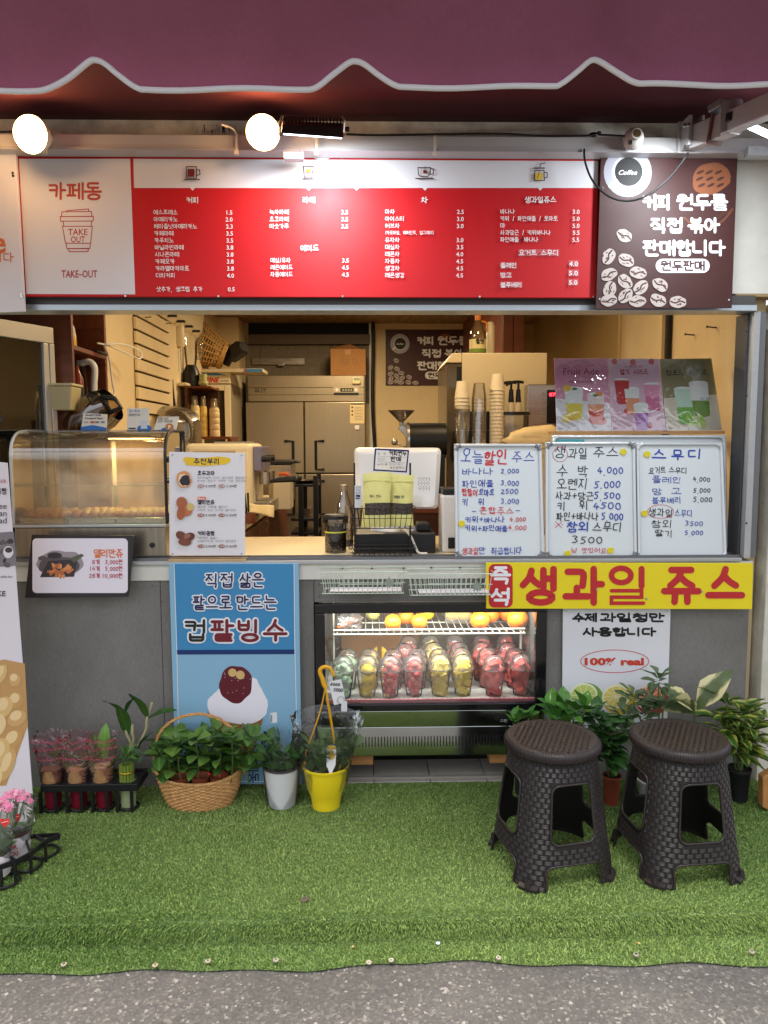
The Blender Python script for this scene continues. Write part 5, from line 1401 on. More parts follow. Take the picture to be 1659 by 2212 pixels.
# ---- pastry warmer
WX0, WX1 = at(31, 1140, 3.2).x, at(358, 1140, 3.2).x
WZ0, WZ1, WZT = ZS + .003, at(200, 1139, 3.2).z, at(200, 932, 3.36).z
pw = empty('pastry_warmer', ((WX0 + WX1) / 2, 3.36, WZ0), 'curved glass pastry warmer with steel base and warm lamp on the counter', 'display case')
b = MB(); b.box(WX0, WX1, 3.2, 3.53, WZ0 + .01, WZ1); b.build('base', mat('smudged_steel', (150, 142, 128), .28, .85, var=.18, scale=9, stretch=(6, 1, .6)), pw, bevel=.004)
b = MB(); b.box(WX0 - .004, WX1 + .004, 3.192, 3.54, WZ1 + .0005, WZ1 + .012); b.build('base_lip', ALU, pw, bevel=.002)
b = MB(); b.cyl((WX1 - .06, 3.199, WZ0 + .06), (WX1 - .06, 3.197, WZ0 + .06), .012, n=16); b.build('badge', BLACKP, pw)
prof = [(3.205, WZ1 + .012), (3.205, WZT - .13), (3.208, WZT - .09), (3.222, WZT - .05), (3.25, WZT - .022), (3.29, WZT - .006), (3.36, WZT)]
prof = [(p.x, p.y) for p in smoothpath([(a, c, 0) for a, c in prof], 3)]
mb = MB()
for x in (WX0, WX1):
	for y, z in prof: mb.v.append((x, y, z))
n_ = len(prof)
for k in range(n_ - 1): mb.f.append((k, n_ + k, n_ + k + 1, k + 1)); mb.m.append(0)
def foggy(name, base, amt, hz):
	m = film(name, rgb=base, gloss=.2, rough=.05, haze=hz, hazec=(226, 216, 194))
	nt = m.node_tree
	tc = nt.nodes.new('ShaderNodeTexCoord'); nz = nt.nodes.new('ShaderNodeTexNoise'); nz.inputs['Scale'].default_value = 7; nz.inputs['Detail'].default_value = 6; nz.inputs['Roughness'].default_value = .7
	mr = nt.nodes.new('ShaderNodeMapRange'); mr.inputs[1].default_value = .35; mr.inputs[2].default_value = .75; mr.inputs[3].default_value = hz * .4; mr.inputs[4].default_value = hz * 1.6
	nt.links.new(tc.outputs['Object'], nz.inputs['Vector']); nt.links.new(nz.outputs['Fac'], mr.inputs[0])
	for nd in nt.nodes:
		if nd.type == 'MIX_SHADER' and abs(nd.inputs[0].default_value - hz) < 1e-6 and not nd.inputs[0].is_linked:
			nt.links.new(mr.outputs[0], nd.inputs[0])
	return m
mb.build('curved_glass', foggy('steamed_glass', (246, 242, 230), .3, .13), pw, smooth=180)
for x, s_ in ((WX0, -1), (WX1, 1)):
	b = MB(); pl = [(y, z) for y, z in prof] + [(3.53, WZT), (3.53, WZ1 + .013)]
	b.add([(x, y, z) for y, z in pl], [tuple(range(len(pl)))]); b.build('side_glass', GLASS, pw)
	b = MB(); b.tube([(x + s_ * .004, y + .004, z + .001) for y, z in prof + [(3.44, WZT + .001), (3.53, WZT + .001)]], .0075, 6); b.build('edge_trim', BLACKP if s_ > 0 else ALU, pw, smooth=50)
	b = MB(); b.tube([(x + s_ * .004, 3.53, WZ1 + .012), (x + s_ * .004, 3.53, WZT)], .009, 6); b.build('corner_post', BLACKP, pw)
b = MB(); b.box(WX0 - .003, WX1 + .003, 3.36, 3.535, WZT, WZT + .006); b.build('top_sheet', film('top_glass', gloss=.14, haze=.1, hazec=(206, 200, 186)), pw)
b = MB(); b.box(WX0 + .01, WX1 - .01, 3.528, 3.532, WZ1 + .014, WZT - .001); b.build('rear_door', film('rear_glass', rgb=(225, 220, 205), gloss=.1, haze=.05, hazec=(210, 180, 120)), pw)
b = MB(); b.box((WX0 + WX1) / 2 - .006, (WX0 + WX1) / 2 + .012, 3.522, 3.527, WZ1 + .014, WZT - .002); b.build('rear_stile', mat('dull_stile', (120, 112, 98), .6), pw)
zsh = at(200, 1050, 3.3).z
b = MB(); b.box(WX0 + .008, WX1 - .008, 3.28, 3.52, zsh, zsh + .005); b.build('glass_shelf', film('shelf_glass', rgb=(200, 230, 210), gloss=.2), pw)
b = MB(); xl = (WX0 + WX1) / 2 + .12; b.box(xl - .14, xl + .14, 3.40, 3.44, WZT - .03, WZT - .004); b.build('lamp_housing', INOX, pw)
b = MB(); b.box(xl - .10, xl + .10, 3.405, 3.435, WZT - .033, WZT - .031); b.build('lamp_strip', lamp_mat('warmer_lamp', (255, 200, 110), 9.0), pw)
ld = bpy.data.lights.new('warmer_glow', 'AREA'); ld.shape = 'RECTANGLE'; ld.size = .3; ld.size_y = .04; ld.energy = 3.2; ld.color = (1.0, .68, .32)
lo = bpy.data.objects.new('warmer_glow', ld); COL.objects.link(lo); lo.parent = pw; lo.location = Vector((xl, 3.42, WZT - .036)) - Vector(pw.location)
tw = (WX1 - WX0 - .05) / 3
for k in range(3):
	x0 = WX0 + .018 + k * (tw + .007)
	nm = ('left', 'middle', 'right')[k]
	tr = empty('pastry_tray', (x0 + tw / 2, 3.34, WZ1 + .013), 'steel pastry tray, %s of the three inside the warmer' % nm, 'tray', 'trays in the pastry warmer')
	b = MB(); zt0 = WZ1 + .0135; zt1 = zt0 + .022
	for (xa, xb, ya, yb_) in ((x0, x0 + .003, 3.22, 3.46), (x0 + tw - .003, x0 + tw, 3.22, 3.46), (x0 + .0031, x0 + tw - .0031, 3.22, 3.223), (x0 + .0031, x0 + tw - .0031, 3.457, 3.46)):
		b.box(xa, xb, ya, yb_, zt0, zt1)
	b.box(x0 + .0031, x0 + tw - .0031, 3.2231, 3.4569, zt0, zt0 + .002)
	b.build('body', INOX, tr)
	b = MB(); b.tube([(x0 - .003, 3.217, zt1), (x0 + tw + .003, 3.217, zt1), (x0 + tw + .003, 3.463, zt1), (x0 - .003, 3.463, zt1)], .004, 6, closed=True); b.build('rim', INOX, tr)
	for j in range(10):
		xx = x0 + .03 + (j % 5) * (tw - .06) / 4; yy = 3.27 + (j // 5) * .1 + rnd.uniform(-.01, .01)
		b = MB(); b.ball((xx, yy, zt0 + .03), .034, (1, 1.2, .85), 14, 9, jit=.18, seed=j + k * 11)
		tag(b.build('pastry', mat('baked_crust', (168, 96, 44), .5, var=.35, scale=22), None, smooth=180), 'small golden brown pastry in the %s tray of the warmer' % nm, 'pastry', 'pastries in the warmer')

# ---- left counter, machine, appliances
LX = at(534, 1150, 4.2).x
lc = empty('side_cabinet', ((XL + LX) / 2, 5.2, ZF), 'brown side cabinet with cream worktop running back along the left wall', 'cabinet')
b = MB(); b.box(XL + .001, LX - .02, 4.06, 6.34, ZF + .001, 1.02); b.build('carcass', WOODR, lc)
b = MB(); b.box(XL + .001, LX, 4.05, 6.36, 1.021, 1.06); b.build('worktop', mat('cream_counter'), lc, bevel=.003)
for k in range(4):
	b = MB(); y = 4.09 + k * .56; b.box(LX - .0195, LX - .004, y, y + .545, ZF + .05, 1.0); b.build('door', mat('cabinet_door', (106, 56, 34), .45, var=.2, scale=5, stretch=(1, 1, 5)), lc, bevel=.003)
b = MB(); q = at_x(572, 1132, LX); b.tube(smoothpath([q + Vector((.004, 0, .02)), q + Vector((.02, 0, .015)), q + Vector((.02, 0, -.02)), q + Vector((.004, 0, -.03))], 4), .005, 6); b.build('handle', INOX, lc)
ZL = 1.0605
def boxthing(name, label, cat, u0, u1, v0, v1, Y, dep, m, z0=None, bevel=.006, group=None, part='body'):
	xc, w, zb, zt_ = span(u0, u1, v0, v1, Y)
	if z0 is not None: zb = z0
	r_ = empty(name, (xc, Y + dep / 2, zb), label, cat, group)
	b = MB(); b.box(xc - w / 2, xc + w / 2, Y, Y + dep, zb, zt_); b.build(part, m, r_, bevel=bevel, seg=3)
	return r_, xc, w, zb, zt_
em, xc, w, zb, zt_ = boxthing('espresso_machine', 'large cream espresso machine with steel group heads on the side cabinet', 'coffee machine', 400, 545, 958, 1085, 4.32, .46, CREAMP, ZL + .03, bevel=.03)
b = MB(); b.box(xc - w / 2 + .02, xc + w / 2 - .02, 4.34, 4.76, ZL + .001, ZL + .03); b.build('feet', BLACKP, em)
b = MB(); b.box(xc - w / 2 + .05, xc + .1, 4.313, 4.3195, zt_ - .05, zt_ - .042); b.build('trim_line', mat('trim_grey', (186, 168, 130), .4), em)
b = MB(); b.box(xc - .04, xc + w / 2 - .04, 4.40, 4.70, zt_, zt_ + .012); b.build('cup_rail', INOX, em, bevel=.004)
xr_ = xc + w / 2
b = MB(); b.box(xr_ + .001, xr_ + .10, 4.36, 4.74, ZL + .03, ZL + .10); b.build('drip_tray', INOX, em, bevel=.004)
b = MB(); b.box(xr_ + .001, xr_ + .05, 4.36, 4.74, zt_ - .16, zt_ - .02); b.build('control_panel', mat('panel_blue_grey', (120, 116, 140), .4), em, bevel=.004)
for k, y in enumerate((4.42, 4.62)):
	b = MB(); b.cyl((xr_ + .06, y, zt_ - .17), (xr_ + .06, y, zt_ - .24), .035, n=20); b.build('group_head', INOX, em, smooth=40)
	b = MB(); b.cyl((xr_ + .08, y, zt_ - .225), (xr_ + .24, y - .02, zt_ - .215), .011, .014, n=12); b.ball((xr_ + .245, y - .02, zt_ - .215), .018, nu=12, nv=8); b.build('portafilter_handle', BLACKP, em, smooth=50)
	b = MB(); b.cyl((xr_ + .05, y - .05, zt_ - .09), (xr_ + .10, y - .05, zt_ - .09), .02, n=14); b.build('steam_knob', BLACKP, em, smooth=40)
ct_, xc2, w2_, zb2, zt2 = boxthing('contact_grill', 'black contact grill with steel sides beyond the espresso machine', 'grill', 580, 628, 1004, 1040, 5.3, .4, INOX, ZL + .02, bevel=.006)
b = MB(); b.box(xc2 - w2_ / 2 - .005, xc2 + w2_ / 2 + .012, 5.29, 5.68, zt2 + .001, zt2 + .03); b.build('lid', BLACKP, ct_, bevel=.008)
b = MB(); b.box(xc2 + w2_ / 2 + .012, xc2 + w2_ / 2 + .05, 5.4, 5.55, zt2 + .008, zt2 + .022); b.build('handle', BLACKP, ct_, bevel=.004)
fb, xc2, w2_, zb2, zt2 = boxthing('food_box', 'white lidded food box with an orange spoon on the worktop', 'container', 590, 627, 1034, 1056, 4.95, .2, mat('white_box', (220, 206, 178), .4), ZL + .001)
b = MB(); b.box(xc2 - w2_ / 2 - .006, xc2 + w2_ / 2 + .006, 4.944, 5.156, zt2 + .0005, zt2 + .012); b.build('lid', film('box_lid', haze=.4), fb)
b = MB(); b.tube(smoothpath([(xc2 - .03, 5.05, zt2 + .02), (xc2, 5.05, zt2 + .028), (xc2 + .04, 5.03, zt2 + .02)], 4), .012, 8); tag(b.build('orange_spoon', mat('orange_plastic', (214, 96, 40), .4), None, smooth=180), 'orange plastic spoon lying on the white food box', 'spoon')
gd = empty('glass_dish', at(570, 1085, 4.5), 'rectangular glass baking dish with steel rim on the worktop', 'dish')
x_, y_, z_ = LX - .16, 4.5, ZL + .012
b = MB(); b.box(x_ - .19, x_ + .15, y_ - .13, y_ + .16, ZL + .001, ZL + .011); b.build('tray', mat('brown_tray', (120, 84, 44), .5), gd, bevel=.003)
b = MB()
for z0, z1, s0, s1 in ((z_, z_ + .07, .10, .13),):
	v_ = [(x_ - s0, y_ - s0 * .8, z0), (x_ + s0, y_ - s0 * .8, z0), (x_ + s0, y_ + s0 * .8, z0), (x_ - s0, y_ + s0 * .8, z0), (x_ - s1, y_ - s1 * .8, z1), (x_ + s1, y_ - s1 * .8, z1), (x_ + s1, y_ + s1 * .8, z1), (x_ - s1, y_ + s1 * .8, z1)]
	b.add(v_, [(0, 3, 2, 1), (0, 1, 5, 4), (1, 2, 6, 5), (2, 3, 7, 6), (3, 0, 4, 7)])
b.build('bowl', film('dish_glass', rgb=(214, 196, 150), gloss=.2, haze=.2, hazec=(190, 150, 90)), gd)
b = MB(); b.tube([(x_ - .13, y_ - .104, z_ + .07), (x_ + .13, y_ - .104, z_ + .07), (x_ + .13, y_ + .104, z_ + .07), (x_ - .13, y_ + .104, z_ + .07)], .004, 6, closed=True); b.build('rim', INOX, gd)
mb = MB(); N_ = 7
for i in range(N_):
	for j in range(N_):
		s_, t_ = i / (N_ - 1), j / (N_ - 1)
		mb.v.append(tuple(at(534 + 58 * s_, 1085 + 22 * t_ + 9 * s_ + 2 * math.sin(5 * s_ + 3 * t_), 4.14 - .03 * t_ + .01 * math.sin(6 * s_))))
for i in range(N_ - 1):
	for j in range(N_ - 1): mb.f.append((i * N_ + j, (i + 1) * N_ + j, (i + 1) * N_ + j + 1, i * N_ + j + 1)); mb.m.append(0)
tag(mb.build('paper_sheet', mat('butter_paper', (228, 208, 158), .7), None, smooth=180, solid=.001), 'sheet of cream paper hanging off the worktop edge', 'paper')
q = at(541, 1112, 4.12); lathe_thing('utensil_pot', 'wooden pot of utensils at the near end of the worktop', 'pot', Vector((q.x - .02, 4.12, ZL + .001)), [(.0001, 0), (.045, 0), (.05, .05), (.047, .06)], WOODR, extra=lambda r_, c: [MB().tube([c + Vector((.01 * k, 0, .04)), c + Vector((.02 * k - .01, -.01 * k, .17))], .006, 6).build('utensil', BLACKP, r_, smooth=50) for k in (-1, 0, 1)])

# ---- shelf of squeeze bottles, pot, blender and mixer further back on the left
us = empty('bottle_rack', at(455, 943, 5.6), 'brown wooden rack holding squeeze bottles in front of the tall cooler', 'shelf')
xa, xb = at(400, 941, 5.6).x, at(497, 941, 5.6).x; zrk = at(450, 943, 5.6).z
b = MB(); b.box(xa, xb, 5.6, 5.95, zrk - .02, zrk); b.build('shelf', WOODR, us, bevel=.002)
b = MB(); b.box(xa, at(454, 900, 5.6).x, 5.93, 5.95, zrk + .001, at(420, 838, 5.93).z); b.build('back_panel', WOODD, us)
b = MB(); b.box(xa, at(454, 838, 5.6).x, 5.62, 5.95, at(420, 838, 5.62).z, at(420, 834, 5.62).z); b.build('top_shelf', WOODR, us)
b = MB(); b.box(xa, xa + .02, 5.62, 5.929, zrk + .001, at(420, 838, 5.62).z - .001); b.build('side_panel', WOODD, us)
b = MB(); b.box(xa + .001, xa + .03, 5.64, 5.92, ZL + .001, zrk - .021); b.box(xb - .03, xb - .001, 5.64, 5.92, ZL + .001, zrk - .021); b.build('rack_leg', WOODR, us)
ztop = at(420, 834, 5.62).z
for k, (u0, u1, v0, v1, lab) in enumerate(((410, 432, 855, 942, 'tallest squeeze bottle with clear cap at the end of the rack'), (430, 446, 856, 942, 'squeeze bottle with yellow syrup between two others on the rack'), (448, 471, 860, 940, 'squeeze bottle with red printing nearest the tall cooler'), )):
	xc, w, zb, zt_ = span(u0, u1, v0, v1, 5.7); h = zt_ - zrk - .001; rr = w / 2
	c = Vector((xc, 5.7 + .03 * k, zrk + .001))
	r_ = empty('squeeze_bottle', c, lab, 'bottle', 'squeeze bottles on the rack')
	b = MB(); pr = [(.0001, 0), (rr, 0)]
	for j in range(4): pr += [(rr, h * (.02 + .16 * j)), (rr, h * (.15 + .16 * j)), (rr * .93, h * (.165 + .16 * j))]
	pr += [(rr, h * .68), (rr * .8, h * .76)]
	b.lathe(pr, c, 20); b.build('body', mat('squeeze_cream%d' % k, [(226, 206, 150), (222, 188, 100), (222, 196, 150)][k], .4, sss=.15), r_, smooth=40)
	b = MB(); b.lathe([(rr * .66, h * .765), (rr * .62, h * .98), (rr * .5, h), (.0001, h)], c, 16); b.build('cap', film('bottle_cap', haze=.35, hazec=(230, 214, 180)), r_, smooth=40)
	b = MB(); b.cyl(c + Vector((0, 0, h * .77)), c + Vector((0, 0, h * .93)), rr * .25, rr * .1, n=10); b.build('nozzle', mat('squeeze_cream0'), r_)
pot = empty('steel_pot', at(372, 955, 5.0), 'steel pot with tilted lid and a bent metal hose behind the cards', 'pot')
xc, w, zb, zt_ = span(352, 424, 905, 960, 5.0); c = Vector((xc, 5.15, ZL + .001)); h = at(385, 908, 5.0).z - c.z
b = MB(); b.lathe([(.0001, 0), (w / 2 - .01, 0), (w / 2, .02), (w / 2, h), (w / 2 + .008, h + .004), (w / 2 - .004, h)], c, 32); b.build('body', INOX, pot, smooth=40)
b = MB(); b.lathe([(w / 2 + .03, 0), (w / 2 + .02, .012), (.02, .035), (.0001, .036)], (0, 0, 0), 32); b.move(Matrix.Translation(at(383, 895, 5.05)) @ Matrix.Rotation(R(14), 4, 'Y') @ Matrix.Rotation(R(18), 4, 'X')); b.build('lid', INOX, pot, smooth=40)
b = MB(); b.tube(smoothpath([at(u, v, 4.95) for u, v in ((356, 912), (362, 893), (378, 886), (398, 893), (412, 915), (416, 940), (410, 956))], 5), .014, 10); b.build('hose', mat('ribbed_steel', (120, 112, 98), .35, .8, bump=.6, bscale=90), pot, smooth=180)
bl = empty('blender', at(405, 838, 5.7), 'blender with clear jar on a black base on top of the rack', 'blender')
xc, w, zb, zt_ = span(389, 427, 790, 836, 5.7); c = Vector((xc, 5.78, ztop + .001))
b = MB(); b.lathe([(.0001, 0), (w / 2, 0), (w / 2 * 1.05, .05), (w / 2 * .9, .12), (w / 2 * .55, .17), (.0001, .171)], c, 24, sy=.9); b.build('motor_base', BLACKP, bl, smooth=50)
b = MB(); b.lathe([(w * .30, .172), (w * .36, .25), (w * .40, .38), (w * .41, .39)], c, 20); b.build('jar', CLEAR, bl, smooth=40)
b = MB(); b.tube(smoothpath([c + Vector((w * .38, 0, .36)), c + Vector((w * .62, 0, .34)), c + Vector((w * .6, 0, .24)), c + Vector((w * .36, 0, .22))], 4), .012, 8); b.build('jar_handle', CLEAR, bl, smooth=180)
mx = empty('stand_mixer', at(374, 838, 5.5), 'tall cream milkshake mixer with steel spindle beside the blender', 'mixer')
xc, w, zb, zt_ = span(366, 388, 702, 836, 5.5); c = Vector((xc, 5.66, ztop + .001))
b = MB(); b.box(c.x - .05, c.x + .06, c.y - .07, c.y + .07, c.z, c.z + .025); b.build('foot', CREAMP, mx, bevel=.01)
b = MB(); b.box(c.x - .045, c.x - .01, c.y - .03, c.y + .03, c.z + .026, c.z + .30); b.build('column', CREAMP, mx, bevel=.01)
b = MB(); b.lathe([(.0001, .47), (.03, .465), (.038, .44), (.042, .31), (.03, .29), (.0001, .289)], c, 20); b.build('head', CREAMP, mx, smooth=50)
b = MB(); b.cyl(c + Vector((.012, -.01, .288)), c + Vector((.012, -.01, .1)), .005, n=8); b.build('spindle', INOX, mx)
wire('coiled_cord', [at(u, v, 5.48) for u, v in ((371, 820), (373, 845), (376, 870), (379, 890))], .011, CABLE, 'black coiled cord hanging beside the slotted wall panel')
b = MB(); q = at(436, 830, 5.7); b.ball((q.x, 5.75, ztop + .03), .035, (1.1, 1, .8), 14, 8); b.cyl((q.x, 5.75, ztop + .03), (q.x, 5.75, ztop + .10), .03, n=16); tag(b.build('lidded_tub', mat('tub_green', (176, 176, 120), .5), None, smooth=50), 'small pale tub with greenish lid beside the blender', 'container')

# ---- tall slim cooler with sign head
tc_ = empty('slim_cooler', at(480, 1100, 6.5), 'tall slim glass-door cooler with red lettering on its white head', 'fridge')
xa, xb = at(425, 900, 6.5).x, at(500, 900, 6.5).x
zh_, zh2 = at(460, 829, 6.5).z, at(460, 805, 6.5).z
WC = mat('cooler_white', (220, 206, 176), .45)
b = MB(); b.box(xa, xb, 6.5, 7.1, ZF + .001, zh_ - .001); b.build('body', mat('cooler_grey', (150, 136, 110), .5), tc_, bevel=.005)
b = MB(); b.box(xa - .003, xb + .003, 6.47, 7.1, zh_, zh2); b.build('sign_head', WC, tc_, bevel=.004)
for (x0, x1, z0, z1) in ((xa, xa + .04, ZF + .1, zh_ - .01), (xb - .05, xb, ZF + .1, zh_ - .01), (xa + .041, xb - .051, zh_ - .06, zh_ - .01), (xa + .041, xb - .051, ZF + .1, ZF + .16)):
	b = MB(); b.box(x0, x1, 6.46, 6.498, z0, z1); b.build('door_frame', WC, tc_, bevel=.004)
b = MB(); b.box(xa + .041, xb - .051, 6.475, 6.497, ZF + .161, zh_ - .061); b.build('door_glass', mat('cooler_dark_glass', (58, 50, 38), .12, coat=.3), tc_)
P_ = Print(6.469); P_.text('Aqua', 424, 820, 9, ink('deep_blue', (30, 60, 120)), 443, off=.02, shear=.2); P_.text('FINE', 447, 820.5, 13, ink('fine_red', (190, 34, 34)), 473, off=.035, shear=.25); P_.text('아쿠아화인', 475, 823, 4, DK, 494); P_.poly([(426, 806), (470, 806), (492, 811), (426, 811)], ink('sky_blue', (60, 130, 180))); P_.build('lettering', tc_)
b = MB(); b.slab([at(425, 804, 6.42), at(568, 803, 6.42), at(568, 796, 6.42), at(425, 797, 6.42)], .3); o_ = b.build('flat_carton', mat('white_carton', (206, 190, 160), .6), None); tag(o_, 'long flat white carton lying on top of the slim cooler', 'box')
P_ = Print(6.418); P_.rect(529, 797, 567, 803, ink('carton_blue', (40, 110, 160)))
P_.rect(527, 797, 530, 803, REDI); P_.build('print', o_)
wk = empty('wicker_basket', at(470, 796, 6.5), 'tilted straw-coloured wicker basket on top of the slim cooler', 'basket')
M_ = Matrix.Translation(at(478, 766, 6.5)) @ Matrix.Rotation(R(-66), 4, 'Y') @ Matrix.Rotation(R(8), 4, 'X')
WICK = mat('straw_wicker', (190, 148, 84), .7, var=.2, scale=60)
def wicker(h, r0, r1, rings, stakes, rad):
	b = MB()
	for k in range(rings):
		t = k / (rings - 1); r = r0 + (r1 - r0) * t
		b.tube([((r + (.004 if (j + k) % 2 else -.003)) * math.cos(2 * math.pi * j / 32), (r + (.004 if (j + k) % 2 else -.003)) * math.sin(2 * math.pi * j / 32), h * t) for j in range(32)], rad, 5, closed=True)
	for j in range(stakes):
		a = 2 * math.pi * j / stakes
		b.tube([(r0 * math.cos(a), r0 * math.sin(a), 0), (r1 * math.cos(a), r1 * math.sin(a), h)], rad * 1.2, 5)
	return b
b = wicker(.26, .11, .20, 13, 18, .0055); b.move(M_); b.build('weave', WICK, wk, smooth=60)
b = MB(); b.disc((0, 0, 0), .11, 24); b.move(M_); b.build('base', WICK, wk)
b = MB()
for k in range(3): b.tube([(.115 * math.cos(2 * math.pi * j / 24), .115 * math.sin(2 * math.pi * j / 24), -.008 - .012 * k) for j in range(24)], .008, 6, closed=True)
b.move(M_); b.build('foot_ring', WICK, wk, smooth=60)
bw = empty('net_basket', at(420, 790, 6.7), 'dark round basket lying behind the straw basket', 'basket')
b = MB(); b.ball(at(418, 758, 6.75), .19, (1.0, .8, .85), 20, 12); b.build('bowl', mat('brown_bowl', (112, 74, 42), .6, var=.3, scale=30), bw, smooth=180)
b = MB()
for k in range(5): b.tube(smoothpath([at(395 + 9 * k, 735, 6.55), at(410 + 6 * k, 728 + 2 * k, 6.52), at(430 + 3 * k, 740 + 3 * k, 6.55), at(440, 755 + 3 * k, 6.58)], 4), .006, 5)
b.build('net', mat('net_dark', (60, 42, 28), .7), bw, smooth=60)
dr = empty('hand_blower', at(505, 796, 6.5), 'black hand blower lying on top of the slim cooler', 'blower')
b = MB(); b.cyl(at(488, 790, 6.5), at(498, 765, 6.5), .03, .04, n=16); beam(b, at(496, 770, 6.48), at(524, 750, 6.42), .10, .12); b.build('body', BLACKP, dr, bevel=.012, seg=3)
b = MB(); b.cyl(at(520, 754, 6.43), at(527, 748, 6.40), .05, .045, n=18); b.build('nozzle', mat('dark_nozzle', (44, 40, 38), .5), dr, smooth=40)

# ---- column, air conditioner, steel fridge, grey wall
co = empty('wall_column', at(470, 1150, 6.75), 'cream boxed column behind the slim cooler', 'column')
b = MB(); b.box(at(420, 740, 7.12).x, at(516, 740, 7.12).x + .0, 7.12, YB - .001, ZF + .001, ZC - .001); b.build('casing', CREAM, co, bevel=.003)
ac = empty('air_conditioner', on_left(380, 690), 'beige air conditioner with dark louvres under the ceiling at left', 'air conditioner')
q = at(392, 700, 5.6); xl_ = XL + .002
b = MB(); b.hexa([(xl_, 5.25, 2.36), (q.x + .0, 5.25, 2.42), (q.x + .0, 6.3, 2.42), (xl_, 6.3, 2.36), (xl_, 5.25, ZC - .002), (q.x + .04, 5.25, ZC - .002), (q.x + .04, 6.3, ZC - .002), (xl_, 6.3, ZC - .002)]); b.build('case', CREAMP, ac, bevel=.015)
for k in range(4):
	b = MB(); y = 5.3 + .24 * k; b.box(xl_ + .08, q.x - .05, y, y + .03, 2.385 + .0, 2.40); b.build('louvre', BLACKP, ac)
YF = 7.0
sf = empty('steel_fridge', at(661, 1190, YF), 'large four-door stainless steel fridge at the back of the shop', 'fridge')
STF = mat('fridge_steel', (172, 158, 134), .33, .75, var=.04, scale=5, stretch=(14, 1, 1), rvar=.05)
fx0, fx1 = at(533, 1000, YF).x, at(790, 1000, YF).x; fz1 = at(660, 811, YF).z; fzd = at(660, 868, YF).z; fzm = at(660, 1023, YF).z
b = MB(); b.box(fx0, fx1, YF + .03, YB - .002, ZF + .08, fz1); b.build('carcass', mat('fridge_grey', (120, 112, 98), .5), sf, bevel=.004)
b = MB(); b.box(fx0 + .03, fx1 - .03, YF + .06, YB - .03, ZF + .001, ZF + .079); b.build('plinth', BLACKP, sf)
xm = at(658.5, 1000, YF).x
for z0, z1 in ((fzd + .065 * 2 + .002, fz1 - .002), (fzd + .066, fzd + .130), (fzd + .004, fzd + .064)):
	b = MB(); b.box(fx0 + .025, fx1 - .012, YF, YF + .029, z0, z1); b.build('head_panel', STF, sf, bevel=.003)
for (x0, x1, z0, z1) in ((fx0 + .004, xm - .006, fzm + .006, fzd - .004), (xm + .006, fx1 - .004, fzm + .006, fzd - .004), (fx0 + .004, xm - .006, ZF + .1, fzm - .006), (xm + .006, fx1 - .004, ZF + .1, fzm - .006)):
	b = MB(); b.box(x0, x1, YF - .02, YF + .028, z0, z1); dr_ = b.build('door', STF, sf, bevel=.006)
	xh = x1 - .10 if x0 < fx0 + .1 else x0 + .10; s_ = 1 if x0 < fx0 + .1 else -1
	zc0, zc1 = (at(660, 953, YF).z, at(660, 1014, YF).z) if z1 > fzm + .1 else (fzm - .07, fzm - .38)
	b = MB(); b.tube([(xh - s_ * .08, YF - .024, zc0), (xh, YF - .026, zc0), (xh, YF - .026, zc1), (xh - s_ * .08, YF - .024, zc1)], .014, 6); b.build('handle', BLACKP, dr_)
P_ = Print(YF); P_.text('유니크', 550, 844, 10, ink('badge', (70, 60, 50)), 575, off=.025); P_.build('lettering', sf)
cpn = [at(u, v, YF - .004) for u, v in ((721, 853.5), (775, 853.5), (775, 836), (721, 836))]
b = MB(); b.slab(cpn, .003); cpo = b.build('control_panel', mat('panel_silver', (190, 176, 146), .4), sf)
P_ = Print(YF - .004); P_.rect(721, 848, 775, 853.5, BK); P_.rrect(735, 838, 764, 846.5, 2, BK); P_.ell(728, 842, 3, 3, WH); P_.ell(769, 842, 3, 3, WH)
for k in range(4): P_.rect(739 + 6 * k, 840, 743 + 6 * k, 845, ink('lcd', (150, 150, 120)))
P_.build('dial', cpo)
tm = boxthing('kitchen_timer', 'small white and yellow kitchen timer stuck on the fridge head', 'timer', 761, 779, 814, 829, YF - .03, .02, mat('timer_white', (226, 214, 180), .4))[0]
P_ = Print(YF - .03); P_.rect(764, 816, 777, 822, ink('lcd_green', (150, 160, 130))); [P_.ell(765 + 4 * k, 826, 1.4, 1.4, YEL) for k in range(4)]; P_.build('screen', tm)
r_, P_ = board('energy_label', 'printed energy sheet taped on the upper fridge door', 'label', [(756, 870), (787, 870), (787, 915), (756, 915)], YF - .024, t=.002, m=mat('label_sheet', (216, 196, 148), .6))
P_.rect(757, 871, 786, 874, DK)
for k in range(9): P_.stroke([(766, 880 + 3.3 * k), (784, 880 + 3.3 * k)], .7, GRYI)
for k in range(3): P_.ell(761, 880 + 8 * k, 2, 2, DK)
P_.build('print', r_)
hk = boxthing('adhesive_hook', 'small white adhesive hook on the fridge door', 'hook', 766, 776, 919, 928, YF - .034, .012, WHITEP, bevel=.004)[0]
cb, xc, w, zb, zt_ = boxthing('cardboard_box', 'brown cardboard box with open flap on the steel fridge', 'box', 714, 790, 754, 810.5, YF + .02, .35, mat('kraft_cardboard', (158, 112, 64), .8, var=.06, scale=12), fz1 + .001, bevel=.002)
b = MB(); b.add([(xc - w / 2, YF + .03, zt_ + .001), (xc + w / 2 - .05, YF + .03, zt_ + .001), (xc + .02, YF + .16, zt_ + .065), (xc - w / 2 + .02, YF + .16, zt_ + .04)], [(0, 1, 2, 3)]); b.build('flap', mat('kraft_cardboard'), cb, solid=.004)
P_ = Print(YF + .0195); P_.rect(745, 755, 758, 766, ink('tape', (168, 118, 62)))
for k in range(4): P_.stroke([(738, 776 + 4 * k), (754, 775.5 + 4 * k)], .6, ink('stamp', (120, 80, 44)))
